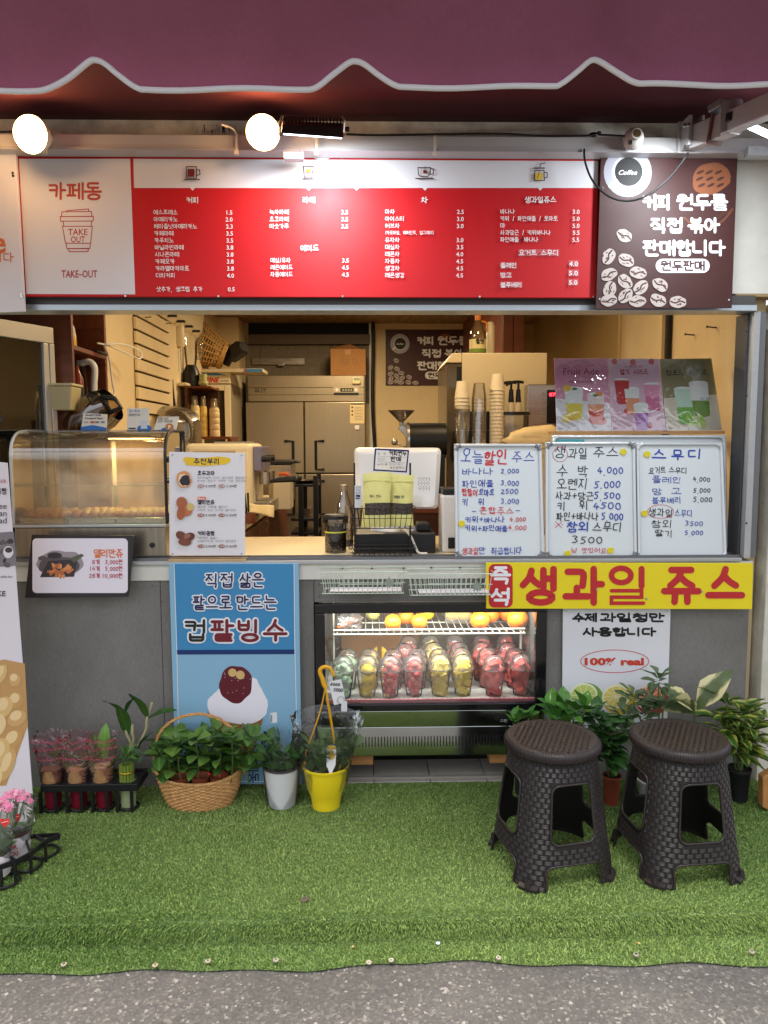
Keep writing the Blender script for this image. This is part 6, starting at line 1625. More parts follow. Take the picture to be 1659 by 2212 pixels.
for k in range(4): P_.stroke([(738 + 5.3 * k, 775), (738 + 5.3 * k, 790)], .5, ink('stamp'))
P_.stroke([(762, 776), (770, 776), (770, 784), (766, 788), (762, 784)], .8, ink('stamp'), closed=True); P_.build('stamp', cb)
gw = empty('stone_wall', at(660, 800, YB - .02), 'grey stone slab wall above the steel fridge', 'wall')
SLAB = mat('grey_slab', (128, 116, 98), .75, var=.18, scale=26, bump=.2)
for (u0, u1) in ((516, 562), (562.6, 723), (723.6, 799)):
	b = MB(); b.box(at(u0, 780, YB - .02).x, at(u1, 780, YB - .02).x, YB - .02, YB - .001, 1.9, at(660, 743, YB - .02).z); b.build('slab', SLAB, gw, bevel=.002)
b = MB(); b.box(at(537, 730, YB - .1).x, at(799, 730, YB - .1).x, YB - .10, YB - .021, at(660, 743, YB - .1).z, at(660, 722, YB - .1).z); b.build('dark_beam', mat('taupe_beam', (96, 82, 66), .6), gw)
b = MB(); b.box(at(537, 730, YB - .05).x, at(799, 730, YB - .05).x, YB - .05, YB - .022, at(660, 721, YB - .1).z, ZC - .002); b.build('dark_gap', mat('gap_black', (24, 20, 18), .8), gw)
rl = empty('wall_rail', at(600, 788, YB - .05), 'metal rail with a small latch on the stone wall', 'rail')
b = MB(); b.box(at(544, 780, YB - .05).x, at(658, 780, YB - .05).x, YB - .045, YB - .021, at(600, 788, YB - .05).z, at(600, 773, YB - .05).z); b.build('rail', INOX, rl, bevel=.004)
b = MB(); b.box(at(600, 780, YB - .07).x, at(614, 780, YB - .07).x, YB - .075, YB - .046, at(600, 791, YB - .07).z, at(600, 782, YB - .07).z); b.build('latch', INOX, rl, bevel=.004)
b = MB(); q = at(798, 900, YB - .06); b.box(q.x, q.x + .035, YB - .06, YB - .001, ZF, ZC - .003); b.build('door_trim', WHITE_PAINT, shop)
tr_ = wire('wall_cable', [at(u, v, YB - .1) for u, v in ((806, 690), (806, 760), (805, 840), (806, 900), (810, 970), (812, 1040))], .018, CABLE, 'thick black cable clipped down the back wall beside the fridge')

# ---- black trolley
ty = empty('trolley', at(655, 1160, 5.6), 'black metal trolley in front of the steel fridge', 'trolley')
tx0, tx1 = at(628, 1100, 5.6).x, at(686, 1100, 5.6).x
for k, v in enumerate((1046, 1120, 1150)):
	z = at(655, v, 5.6).z; b = MB(); b.box(tx0, tx1, 5.6, 5.98, z - .02, z); b.build('shelf', BLACKP, ty, bevel=.004)
	if k == 0: ztr = z
zpt = at(680, 1028, 5.6).z
for (x0, y0, zz) in ((tx1 - .03, 5.58, zpt), (tx0 + .06, 5.58, ztr), (tx1 - .03, 5.96, zpt), (tx0 + .06, 5.96, ztr)):
	b = MB(); b.box(x0, x0 + .035, y0, y0 + .03, ZF + .001, zz); b.build('post', BLACKP, ty)
b = MB(); c = Vector(((tx0 + tx1) / 2 + .0, 5.75, ztr + .001)); b.lathe([(.0001, 0), (.07, .0), (.105, .02), (.11, .024), (.10, .02)], c, 28); tag(b.build('steel_plate', INOX, None, smooth=50), 'round steel plate on top of the black trolley', 'plate')
b = MB(); z = at(655, 1120, 5.6).z; b.box(tx0 + .06, tx1 - .06, 5.65, 5.9, z + .001, z + .07); tag(b.build('glass_tub', film('tub_glass', rgb=(210, 190, 150), gloss=.2, haze=.15), None), 'shallow clear tub on the middle shelf of the trolley', 'container')

# ---- jars and bottle on the counter
ZK = ZS - .0015
def beans_jar():
	xc, w, zb, zt_ = span(699, 749, 1112, 1195, 3.36); c = Vector((xc, 3.40, ZK)); rr = w / 2 - .004; h = .155
	r_ = empty('bean_jar', c, 'clear jar of roasted coffee beans with black clip lid and yellow band', 'jar')
	b = MB(); b.lathe([(.0001, .001), (rr, .001), (rr + .001, .01), (rr, h)], c, 32); b.build('glass', film('jar_glass', gloss=.12, rough=.03), r_, smooth=40)
	b = MB(); b.lathe([(rr + .004, h), (rr + .004, h + .014), (rr - .002, h + .02), (.0001, h + .02)], c, 32); b.build('lid', BLACKP, r_, smooth=40)
	for s_ in (-1, 1):
		b = MB(); b.box(c.x + s_ * (rr + .005) - .004, c.x + s_ * (rr + .005) + .004, c.y - .012, c.y + .012, c.z + h - .02, c.z + h + .016); b.build('clip', BLACKP, r_, bevel=.002)
	b = MB(); b.lathe([(rr + .0015, h * .60), (rr + .0015, h * .64)], c, 32); b.build('band', mat('lime_band', (206, 210, 80), .4), r_)
	b = MB()
	for k in range(520):
		a = rnd.uniform(0, 6.28); q = math.sqrt(rnd.uniform(.45, 1)) * (rr - .008); z = rnd.uniform(.008, h * .80)
		b.ball(c + Vector((q * math.cos(a), q * math.sin(a), z)), .0068, (1.25, .85, .7), 7, 5, rot=Matrix.Rotation(rnd.uniform(0, 3), 3, 'X') @ Matrix.Rotation(rnd.uniform(0, 3), 3, 'Z'))
	b.lathe([(.0001, .004), (rr - .014, .004), (rr - .014, h * .78), (.0001, h * .80)], c, 20)
	o = b.build('beans', mat('roasted_bean', (52, 36, 28), .35), r_, smooth=180); o['kind'] = 'stuff'
beans_jar()
xc, w, zb, zt_ = span(718, 758, 1048, 1188, 3.55); c = Vector((xc + .01, 3.62, ZK)); h = at(738, 1048, 3.6).z - ZK; rr = w / 2
def wb(r_, c):
	b = MB(); b.lathe([(rr * .42, h * .90), (rr * .44, h), (.0001, h)], c, 20); b.build('cap', INOX, r_, smooth=40)
	b = MB(); b.lathe([(.0001, .004), (rr - .004, .004), (rr - .004, h * .10), (.0001, h * .10)], c, 20); b.build('residue', mat('milky', (200, 190, 196), .4), r_)
lathe_thing('glass_bottle', 'clear glass bottle with steel cap behind the bean jar', 'bottle', c, [(.0001, .001), (rr, .001), (rr, h * .55), (rr * .85, h * .68), (rr * .45, h * .82), (rr * .36, h * .90)], film('bottle_glass', rgb=(238, 232, 220), gloss=.18, rough=.04, haze=.08), part='glass', extra=wb)
c = Vector((c.x + .045, 3.78, ZK)); lathe_thing('measuring_cup', 'clear plastic beaker half hidden behind the glass bottle', 'cup', c, [(.0001, .001), (.038, .001), (.044, .16)], CLEAR)

# ---- till: monitor, cash drawer
cd, xc, w, zb, zt_ = boxthing('cash_drawer', 'black cash drawer under the white till monitor', 'cash drawer', 768, 941, 1153, 1200, 3.34, .36, BLACKP, ZK, bevel=.005)
zcd = zt_
ti = empty('till_monitor', (xc, 3.5, zcd), 'white touch till seen from behind on the black cash drawer', 'till')
WT = mat('till_white', (226, 222, 220), .32)
mb = MB()
A = [at(u, v, Y) for u, v, Y in ((770, 1099, 3.46), (946, 1099, 3.46), (953, 969, 3.56), (765, 969, 3.56))]
def rquad(A, r, n=5):
	out = []
	for i in range(4):
		p, a, b_ = A[i], A[i - 1], A[(i + 1) % 4]
		e, f_ = (a - p).normalized() * r, (b_ - p).normalized() * r
		for k in range(n + 1):
			t = k / n; out.append((1 - t) ** 2 * (p + e) + 2 * t * (1 - t) * p + t * t * (p + f_))
	return out
ring = rquad([Vector(p) for p in A], .022)
nn = len(ring); cen = sum(ring, Vector()) / nn
back = [cen + (p - cen) * 1.0 + Vector((0, .028, .004)) for p in ring]; front = [cen + (p - cen) * .90 + Vector((0, -.022, -.004)) for p in ring]
mb.add(ring + back + front, [(k, (k + 1) % nn, nn + (k + 1) % nn, nn + k) for k in range(nn)] + [(k, 2 * nn + k, 2 * nn + (k + 1) % nn, (k + 1) % nn) for k in range(nn)] + [tuple(range(nn, 2 * nn)), tuple(range(3 * nn - 1, 2 * nn - 1, -1))])
mb.build('shell', WT, ti, smooth=35)
pl = leaning(969, 1099, 3.56 - .022, 3.46 - .022)
P_ = Print(3.5, pl)
for i in range(8):
	for j in range(8):
		if (i + j) % 2 == 0 or j % 3 == 0: P_.stroke([(904 + 3.4 * i, 1032 + 3.6 * j), (904 + 3.4 * i, 1034 + 3.6 * j)], 1.1, DK, cap=False)
P_.build('vent_slot', ti)
b = MB(); b.box(xc - .06, xc + .07, 3.50, 3.56, zcd + .02, at(850, 1085, 3.5).z); b.build('neck', WT, ti, bevel=.01)
b = MB(); b.lathe([(.0001, .022), (.06, .021), (.10, .012), (.105, 0)], (xc - .0, 3.50, zcd + .0005), 32, sx=1.1); b.build('foot', WT, ti, smooth=60)
wire('till_cable', [at(864, 1142, 3.42), at(875, 1146, 3.36), at(888, 1160, 3.325), at(897, 1180, 3.32), (at(905, 1198, 3.32).x, 3.32, ZK + .006), (at(922, 1203, 3.31).x, 3.30, ZK + .006)], .0055, WHITEP, 'white cable curling down the front of the cash drawer')
cdp, x2, w2_, z2_, zt2 = boxthing('card_reader', 'black card reader lying on the cash drawer beside the till foot', 'card reader', 900, 929, 1131, 1141, 3.42, .12, BLACKP, zcd + .001, bevel=.006)
wr = empty('wire_rack', (at(826, 1200, 3.25).x, 3.26, ZK), 'two-tier black wire rack in front of the cash drawer', 'rack')
WIRE = mat('black_wire', (44, 38, 36), .4, .4)
def wire_tier(u0, u1, vt, vb, Yf, Yb_, nx, root, rad=.0022, m=WIRE, taper=.9):
	xt0, xt1 = at(u0, vt, Yf).x, at(u1, vt, Yf).x; zt_, zb = at((u0 + u1) / 2, vt, Yf).z, at((u0 + u1) / 2, vb, Yf).z
	cx = (xt0 + xt1) / 2; xb0, xb1 = cx - (cx - xt0) * taper, cx + (xt1 - cx) * taper
	yb0 = Yf + .012
	b = MB(); b.tube([(xt0, Yf, zt_), (xt1, Yf, zt_), (xt1, Yb_, zt_), (xt0, Yb_, zt_)], rad * 1.5, 6, closed=True)
	b.tube([(xb0, yb0, zb), (xb1, yb0, zb), (xb1, Yb_, zb), (xb0, Yb_, zb)], rad * 1.5, 6, closed=True); b.build('rim_wire', m, root, smooth=60)
	b = MB(); k2 = .5 * (zt_ + zb); b.tube([((xt0 + xb0) / 2, Yf + .005, k2), ((xt1 + xb1) / 2, Yf + .005, k2)], rad, 5); b.build('cross_wire', m, root, smooth=60)
	for k in range(nx):
		t = (k + .5) / nx
		b = MB(); xt, xb_ = xt0 + (xt1 - xt0) * t, xb0 + (xb1 - xb0) * t
		b.tube([(xt, Yf, zt_), (xb_, yb0, zb), (xb_, Yb_, zb), (xt, Yb_, zt_)], rad, 5); b.build('basket_wire', m, root, smooth=60)
	return zt_, zb, cx
ztt, zbt, _ = wire_tier(753, 899, 1098, 1142, 3.20, 3.31, 12, wr, rad=.0015)
wire_tier(753, 899, 1185, 1203, 3.20, 3.31, 12, wr, rad=.0015)
for u in (766, 886):
	x = at(u, 1100, 3.315).x; b = MB(); b.box(x - .004, x + .004, 3.312, 3.322, ZK + .001, at(u, 1000, 3.315).z); b.build('post', BLACKP, wr)
def coffee_bag(u0, u1, v0, v1, Y, label, tilt):
	xc, w, zb, zt_ = span(u0, u1, v0, v1, Y); zb = zbt + .004
	r_ = empty('coffee_bag', (xc, Y, zb), label, 'bag', 'kraft bags of coffee beans in the wire rack')
	mb = MB(); nx, nz = 13, 19; H = zt_ - zb
	for sgn in (-1, 1):
		base = len(mb.v)
		for j in range(nz):
			t = j / (nz - 1)
			th = .026 * (1 - t) ** .6 * (.55 + .45 * math.sin(min(1, t * 3 + .4) * 1.57)) + .002
			for i in range(nx):
				s_ = i / (nx - 1) * 2 - 1
				prof_ = (1 - abs(s_) ** 3)
				cr = .0035 * mnoise.noise(Vector((s_ * 3 + u0, t * 6, sgn)))
				wx = w / 2 * (1 - .06 * math.sin(math.pi * t))
				mb.v.append((xc + s_ * wx + tilt * t * H, Y + sgn * (th * prof_ + cr) + .02 * t, zb + H * t + .004 * math.sin(s_ * 2 + u0) * t))
		for j in range(nz - 1):
			for i in range(nx - 1):
				mi = 1 if 4 <= j < 8 and 0 < i < nx - 1 and sgn < 0 else 0
				mb.f.append((base + j * nx + i, base + j * nx + i + 1, base + (j + 1) * nx + i + 1, base + (j + 1) * nx + i)); mb.m.append(mi)
	win = mat('bean_window', (62, 50, 42), .25, var=.6, scale=140, bump=.8, bscale=140)
	mb.build('pouch', [mat('pale_yellow_kraft', (214, 206, 128), .6, bump=.1, bscale=30), win], r_, smooth=180)
	b = MB(); b.tube([(xc - w / 2 + tilt * .86 * H + .004, Y - .008 + .017, zb + H * .86), (xc + tilt * .86 * H, Y - .010 + .016, zb + H * .862), (xc + w / 2 + tilt * .86 * H - .004, Y - .008 + .017, zb + H * .86)], .0022, 5); b.build('zip_seam', mat('pale_yellow_kraft'), r_)
	P_ = Print(Y - .016); P_.hand('케냐 원두' if u0 < 800 else '과테말라 원두', u0 + w * 0 + 18, (v0 + v1) / 2 - 10, 6, DK, u1 - 20, w=.8, jit=.05); P_.build('lettering', r_)
coffee_bag(833, 893, 1025, 1142, 3.285, 'pale yellow coffee bag standing behind the other in the rack', .02)
coffee_bag(780, 843, 1022, 1142, 3.245, 'pale yellow coffee bag in front, at the left of the rack', .03)
r_, P_ = board('origin_card', 'white origin card in a navy frame clipped above the coffee bags', 'card', [(809.5, 968), (884, 972), (879, 1021), (806, 1017)], 3.33, 3.325, t=.004, m=mat('navy_plastic', (34, 38, 96), .4))
P_.poly([(813, 972), (880.5, 975.5), (876, 1017.5), (809.5, 1013.5)], mat('card_ivory', (222, 214, 206), .5), .0008)
P_.text('품  명 :', 816, 980, 6, GRYI, 839); P_.hand('커피원두', 841, 979, 11, BK, 878, w=1.8, jit=.06); P_.text('원산지 :', 816, 992, 6, GRYI, 839); P_.hand('판매', 844, 992, 10, BK, 866, w=1.8, jit=.06); P_.stroke([(816, 985.5), (876, 988.5)], .6, GRYI); P_.stroke([(815, 997), (875, 1000)], .6, GRYI)
P_.text('부산광역시', 842, 1010.5, 6, DK, 873); P_.text('농축산물 원산지표시', 814, 1003, 4.2, DK, 870); P_.build('lettering', r_)
r_, P_ = board('shelf_label', 'small white product label with blue square on the wire rack', 'label', [(766, 1048), (781, 1048), (781, 1097), (766, 1097)], 3.305, t=.002, m=mat('label_white', (216, 218, 226), .5))
P_.text('도어', 768, 1053, 5, NAVY, 779); P_.text('2단', 768, 1059, 5, NAVY, 779); P_.text('바구', 768, 1065, 5, NAVY, 779); P_.rect(768.5, 1069, 778, 1078, NAVY); P_.text('5kg', 769, 1074, 4, WH, 777.5); P_.build('lettering', r_)
dv, xc, w, zb, zt_ = boxthing('receipt_printer', 'white upright receipt printer with black top behind the first whiteboard', 'printer', 955, 1000, 1070, 1200, 3.36, .18, WT, ZK, bevel=.012)
b = MB(); b.box(xc - w / 2 + .004, xc + w / 2 - .004, 3.37, 3.53, zt_ + .0005, zt_ + .03); b.build('paper_cover', BLACKP, dv, bevel=.008)
b = MB(); b.box(xc - .02, xc + .02, 3.352, 3.3595, ZK + .02, ZK + .07); b.build('control', BLACKP, dv)
# ---- right side of the shop: back counter, ice maker, cups, roaster
BX0 = at(840, 1000, 4.25).x
bc = empty('back_counter', ((BX0 + XR) / 2, 4.6, ZF), 'dark wooden back counter behind the till', 'counter')
b = MB(); b.box(BX0, XR - .002, 4.25, 5.2, ZF + .001, 1.10); b.build('carcass', WOODD, bc)
b = MB(); b.box(BX0 - .01, XR - .002, 4.23, 5.2, 1.101, 1.135); b.build('worktop', WOODR, bc, bevel=.003)
ZQ = 1.1355
r_, P_ = board('coffee_poster', 'brown coffee bean poster hanging on the back wall inside', 'poster', [(833, 712), (1015, 712), (1015, 833), (833, 833)], YB - .01, t=.006, m=BROWN)
def tf(u, v, d):
	z = P2_.zone
	if z == 'cup': uu, vv = 843 + (u - 1304) * .40, 721 + (v - 318) * .40
	elif z == 'text': uu, vv = 901 + (u - 1388) * .60, 736 + (v - 437) * .545
	elif z == 'cookie': uu, vv = 950 + (u - 1500) * .3, 728 + (v - 386) * .2
	else: uu, vv = 838 + (u - 1299) * .36, 776 + (v - 500) * .335
	return at(uu, vv, YB - .01 - d * 3)
P2_ = Print(YB, tf); coffee_print(P2_); P2_.build('lettering', r_)
im = empty('ice_maker', at(1085, 1000, 4.55), 'large beige ice maker with a dark glazed side on the back counter', 'ice maker')
ix0, ix1 = at(998, 850, 4.5).x, at(1181, 850, 4.5).x; izt = at(1090, 762, 4.5).z
b = MB(); b.box(ix0, ix1, 4.5, 5.1, ZQ + .001, izt); b.build('case', mat('beige_enamel', (214, 196, 158), .45), im, bevel=.006)
ixl = at(966, 850, 4.5).x
b = MB(); b.hexa([(ixl, 4.52, ZQ + .001), (ix0 - .001, 4.52, ZQ + .001), (ix0 - .001, 5.1, ZQ + .001), (ixl, 5.1, ZQ + .001), (ixl, 4.52, izt - .06), (ix0 - .001, 4.52, izt - .06), (ix0 - .001, 5.1, izt - .06), (ixl, 5.1, izt - .06)]); b.build('door', mat('smoked_panel', (96, 82, 62), .15, .3), im, bevel=.004)
b = MB(); b.hexa([(ixl - .01, 4.51, izt - .058), (ix0 - .001, 4.51, izt - .058), (ix0 - .001, 5.1, izt - .058), (ixl - .01, 5.1, izt - .058), (ixl + .03, 4.51, izt), (ix0 - .001, 4.51, izt), (ix0 - .001, 5.1, izt), (ixl + .03, 5.1, izt)]); b.build('hood', mat('beige_enamel'), im, bevel=.006)
b = MB(); b.box(ix0 - .03, ix0 - .004, 4.512, 4.519, izt - .25, izt - .075); b.build('handle', BLACKP, im, bevel=.003)
xc, w, zb, zt_ = span(1018, 1055, 680, 762, 4.62); c = Vector((xc, 4.7, izt + .001)); h = at(1036, 680, 4.7).z - izt; rr = w / 2
def syr(r_, c):
	b = MB(); b.lathe([(rr * .34, h * .86), (rr * .36, h * .98), (.0001, h)], c, 16); b.build('cap', mat('orange_cap', (206, 120, 40), .4), r_, smooth=40)
	b = MB(); b.lathe([(rr * 1.005, h * .08), (rr * 1.005, h * .40)], c, 28); b.build('label', mat('cream_label', (222, 206, 150), .5), r_, smooth=60)
	b = MB(); b.lathe([(rr * 1.012, h * .08), (rr * 1.012, h * .17)], c, 28); b.build('label_band', mat('green_band', (110, 140, 50), .5), r_, smooth=60)
	b = MB(); b.tube(smoothpath([c + Vector((rr * .4, 0, h * .84)), c + Vector((rr * 1.0, 0, h * .80)), c + Vector((rr * 1.05, 0, h * .66)), c + Vector((rr * .95, 0, h * .58))], 4), .007, 8); b.build('grip', mat('orange_cap'), r_, smooth=180)
	P_ = Print(c.y - rr * 1.03); P_.hand('물엿', 1028, 737, 10, BK, 1046, w=1.8, jit=0); P_.build('lettering', r_)
lathe_thing('syrup_bottle', 'big clear syrup bottle with orange cap and handle on the ice maker', 'bottle', c, [(.0001, 0), (rr, 0), (rr, h * .45), (rr * .92, h * .58), (rr * .5, h * .78), (rr * .34, h * .86)], film('pet', rgb=(244, 232, 200), gloss=.15, haze=.12, hazec=(230, 210, 160)), extra=syr)
xc, w, zb, zt_ = span(1056, 1074, 694, 762, 4.75); c = Vector((xc, 4.85, izt + .001)); h = at(1065, 694, 4.85).z - izt
lathe_thing('white_flask', 'slim white flask beside the syrup bottle on the ice maker', 'flask', c, [(.0001, 0), (w / 2, 0), (w / 2, h * .86), (w / 3, h * .97), (.0001, h)], mat('flask_white', (220, 206, 178), .4))
wcab = empty('wall_cabinet', at(1100, 760, 5.0), 'brown wall cabinet beside the flask at the top of the window', 'cabinet')
b = MB(); xa, xb = at(1085, 720, 5.3).x, at(1131, 720, 5.3).x; b.box(xa, xb, 5.3, YB - .001, at(1100, 766, 5.3).z, ZC - .002); b.build('carcass', WOODR, wcab, bevel=.002)
for k in range(2):
	b = MB(); wd = (xb - xa) / 2; b.box(xa + wd * k + .003, xa + wd * (k + 1) - .003, 5.282, 5.299, at(1100, 765, 5.3).z, ZC - .03); b.build('door', mat('cabinet_door'), wcab, bevel=.002)
cs_ = empty('cup_stand', at(1025, 1000, 4.3), 'black cup stand with slots behind the whiteboard', 'stand')
for (u0, u1, v0, v1) in ((984, 1060, 930, 1000), (1000, 1061, 888, 929)):
	xc, w, zb, zt_ = span(u0, u1, v0, v1, 4.36); zb = max(zb, ZQ + .001) if v1 == 1000 else zb
	b = MB(); b.box(xc - w / 2, xc + w / 2, 4.36 + (.0 if v1 == 1000 else .03), 4.48, zb, zt_); b.build('tier', BLACKP, cs_, bevel=.003)
PAPC = mat('paper_cup', (232, 216, 184), .6)
def cup_stack(u, v0, v1, wpx, n, label, m, Y=4.30, up=True, taper=.72):
	"""cups nested mouth down"""
	c = at(u, v1, Y); h = at(u, v0, Y).z - c.z; r = px(wpx, Y) / 2
	root = empty('cup_stack', (c.x, Y, c.z), label, 'cups', 'stacks of cups')
	cup_h = .095; pitch = (h - cup_h) / max(1, n - 1)
	for k in range(n):
		b = MB(); z0 = k * pitch
		if up: pr = [(r * 1.03, z0), (r * 1.03, z0 + .004), (r, z0 + .005), (r * taper, z0 + cup_h), (.0001, z0 + cup_h)] if k == n - 1 else [(r * 1.03, z0), (r * 1.03, z0 + .004), (r, z0 + .005), (r * .95, z0 + pitch + .006)]
		else: pr = [(.0001, z0), (r * taper, z0), (r, z0 + cup_h), (r * 1.04, z0 + cup_h), (r * 1.04, z0 + cup_h + .004)] if k == 0 else [(r * .95, z0 + cup_h - pitch), (r, z0 + cup_h - .001), (r * 1.04, z0 + cup_h), (r * 1.04, z0 + cup_h + .003)]
		b.lathe(pr, (c.x, Y, c.z), 22); b.build('cup', m, root, smooth=40)
CCUP = film('cup_film', gloss=.2, rough=.1, haze=.12, hazec=(235, 215, 170))
cup_stack(998, 824, 884, 32, 4, 'short stack of white paper cups at the left of the stand', PAPC)
cup_stack(1073, 808, 962, 32, 16, 'tall stack of white paper cups nearest the syrup tank', PAPC)
cup_stack(998, 878, 962, 34, 12, 'stack of clear plastic lids under the short paper stack', CCUP, Y=4.27, up=False)
cup_stack(1034, 828, 962, 32, 14, 'stack of clear plastic cups in the middle of the stand', CCUP, Y=4.27)
tk = empty('syrup_tank', at(1112, 960, 4.3), 'clear syrup tank with black lid and two black pumps', 'dispenser')
xc, w, zb, zt_ = span(1072, 1150, 893, 985, 4.28); c = Vector((xc, 4.36, ZQ + .001)); h = at(1110, 896, 4.36).z - c.z
b = MB(); b.lathe([(.0001, .002), (w / 2 - .01, .002), (w / 2 - .006, h)], c, 32); b.build('tank', CLEAR, tk, smooth=40)
b = MB(); b.lathe([(.0001, .002), (w / 2 - .016, .003), (w / 2 - .016, h * .5), (.0001, h * .5)], c, 24); b.build('contents', mat('syrup_brown', (130, 92, 58), .4, var=.5, scale=25), tk)
b = MB(); b.lathe([(w / 2, h), (w / 2, h + .014), (.0001, h + .016)], c, 32); b.build('lid', BLACKP, tk, smooth=40)
for dx, vv in ((-.012, 828), (.03, 827)):
	q = c + Vector((dx, -.03, h + .015)); zt_ = at(1110, vv, 4.33).z
	b = MB(); b.cyl(q, q + Vector((0, 0, .055)), .022, .016, n=14, mi=1); b.cyl(q + Vector((0, 0, .056)), q + Vector((0, 0, .13)), .017, .012, n=12); b.cyl(q + Vector((0, 0, .13)), Vector((q.x, q.y, zt_)), .007, n=8)
	b.tube(smoothpath([(q.x + .03, q.y, zt_ + .002), (q.x, q.y, zt_ + .006), (q.x - .04, q.y - .01, zt_ + .002), (q.x - .075, q.y - .015, zt_ - .014)], 4), .0085, 8)
	b.build('pump', [BLACKP, mat('pump_cream', (214, 196, 160), .4)], tk, smooth=40)
ov, xc, w, zb, zt_ = boxthing('oven', 'steel oven with black control strip and red digits beside the posters', 'oven', 1138, 1212, 830, 985, 4.42, .45, INOX, ZQ + .001, bevel=.006)
a = at(1182, 842, 4.415); b2 = at(1202, 915, 4.415)
b = MB(); b.box(a.x, b2.x, 4.414, 4.419, b2.z, a.z); b.build('control_strip', mat('gloss_black', (24, 22, 22), .15), ov)
P_ = Print(4.413); P_.text('87', 1186, 852, 9, lamp_mat('red_digits', (255, 40, 50), 3.0), 1200, off=.02)
for k in range(4): P_.stroke([(1173.5, 850 + 11 * k), (1178, 850 + 11 * k), (1178, 855 + 11 * k), (1173.5, 855 + 11 * k)], .6, GRYI, closed=True)
P_.build('display', ov)
mb = MB(); mb.ball(at(1170, 950, 4.1), .13, (1.5, .6, .55), 20, 12, jit=.3, seed=5); o_ = mb.build('folded_towel', mat('towel_cream', (222, 198, 150), .9, bump=.2, bscale=80), None, smooth=180); tag(o_, 'folded cream towel lying behind the second whiteboard', 'towel')
tw_ = empty('towel_shelf', at(1170, 975, 4.0), 'small cream shelf carrying the towel behind the whiteboards', 'shelf')
b = MB(); z = at(1170, 970, 4.1).z; b.box(at(1130, 970, 4.1).x, at(1215, 970, 4.1).x, 4.0, 4.22, z - .03, z); b.build('board', CREAMP, tw_)
b = MB(); b.box(at(1135, 970, 4.1).x, at(1210, 970, 4.1).x, 4.05, 4.2, ZF + .001, z - .031); b.build('support', CREAMP, tw_)
ro = empty('coffee_roaster', at(905, 1000, 4.4), 'black drum coffee roaster with a steel funnel on the back counter', 'roaster')
c = at(867, 930, 4.45); fz = at(867, 888, 4.45).z; fz2 = at(867, 912, 4.45).z
b = MB(); b.lathe([(.012, fz2 - .04), (.012, fz2), (.078, fz), (.082, fz + .004), (.078, fz)], (c.x, 4.45, 0), 28); b.build('funnel', INOX, ro, smooth=40)
b = MB(); beam(b, at(866, 918, 4.45), at(890, 945, 4.45), .05, .05); b.cyl(at(868, 916, 4.43), at(902, 932, 4.40), .008, n=8); b.ball(at(903, 932, 4.40), .014, nu=12, nv=8); b.build('feed_chute', INOX, ro, bevel=.004)
b = MB(); p_, q_ = at(884, 952, 4.45), at(962, 952, 4.45); b.cyl((p_.x, 4.45, p_.z), (q_.x, 4.45, p_.z), .105, n=36); b.build('drum', mat('matt_black_iron', (20, 18, 18), .45, .3), ro, smooth=40)
b = MB(); b.cyl((p_.x - .015, 4.45, p_.z), (p_.x - .001, 4.45, p_.z), .11, n=36); b.build('end_plate', INOX, ro, smooth=40)
b = MB(); b.tube([at(856, 957, 4.4), at(882, 968, 4.4)], .005, 6); b.ball(at(852, 955, 4.4), .02, nu=14, nv=10); b.build('trier', INOX, ro, smooth=180)
b = MB(); b.box(p_.x + .01, q_.x - .01, 4.37, 4.53, ZQ + .001, p_.z - .08); b.build('stand', mat('matt_black_iron'), ro)
rp = empty('wall_panel_door', (XR - .01, 5.6, ZF), 'glossy cream panel door on the right-hand wall', 'door')
ya, yb_ = at_x(1338, 850, XR).y, at_x(1218, 850, XR).y
b = MB(); b.box(XR - .016, XR - .001, ya, yb_, ZF + .01, ZC - .05); b.build('leaf', mat('gloss_cream', (230, 204, 150), .22, var=.05, scale=3, bump=.06, bscale=14), rp, bevel=.003)
b = MB(); y = at_x(1432, 850, XR).y; b.box(XR - .03, XR - .001, y - .03, y + .03, ZF + .01, ZC - .01); b.build('batten', CREAM, shop, bevel=.003)
y = at_x(1447, 850, XR).y; tag(MB().tube([(XR - .02, y, 1.2), (XR - .02, y, ZC - .03)], .017, 10).build('conduit', mat('ribbed_black', (26, 24, 22), .5, bump=.8, bscale=120), None, smooth=60), 'ribbed black conduit running up the right-hand wall', 'conduit')
for u, v, lab in ((1500, 724, 'lower dark nail sticking out of the right-hand wall'), (1548, 708, 'upper dark nail sticking out of the right-hand wall')):
	q = at_x(u, v, XR); b = MB(); b.cyl(q + Vector((.002, 0, 0)), q + Vector((-.05, -.01, .003)), .0035, n=8); b.cyl(q + Vector((-.05, -.01, .003)), q + Vector((-.053, -.01, .003)), .007, n=8); tag(b.build('nail', mat('dark_steel'), None), lab, 'nail', 'nails in the right-hand wall')

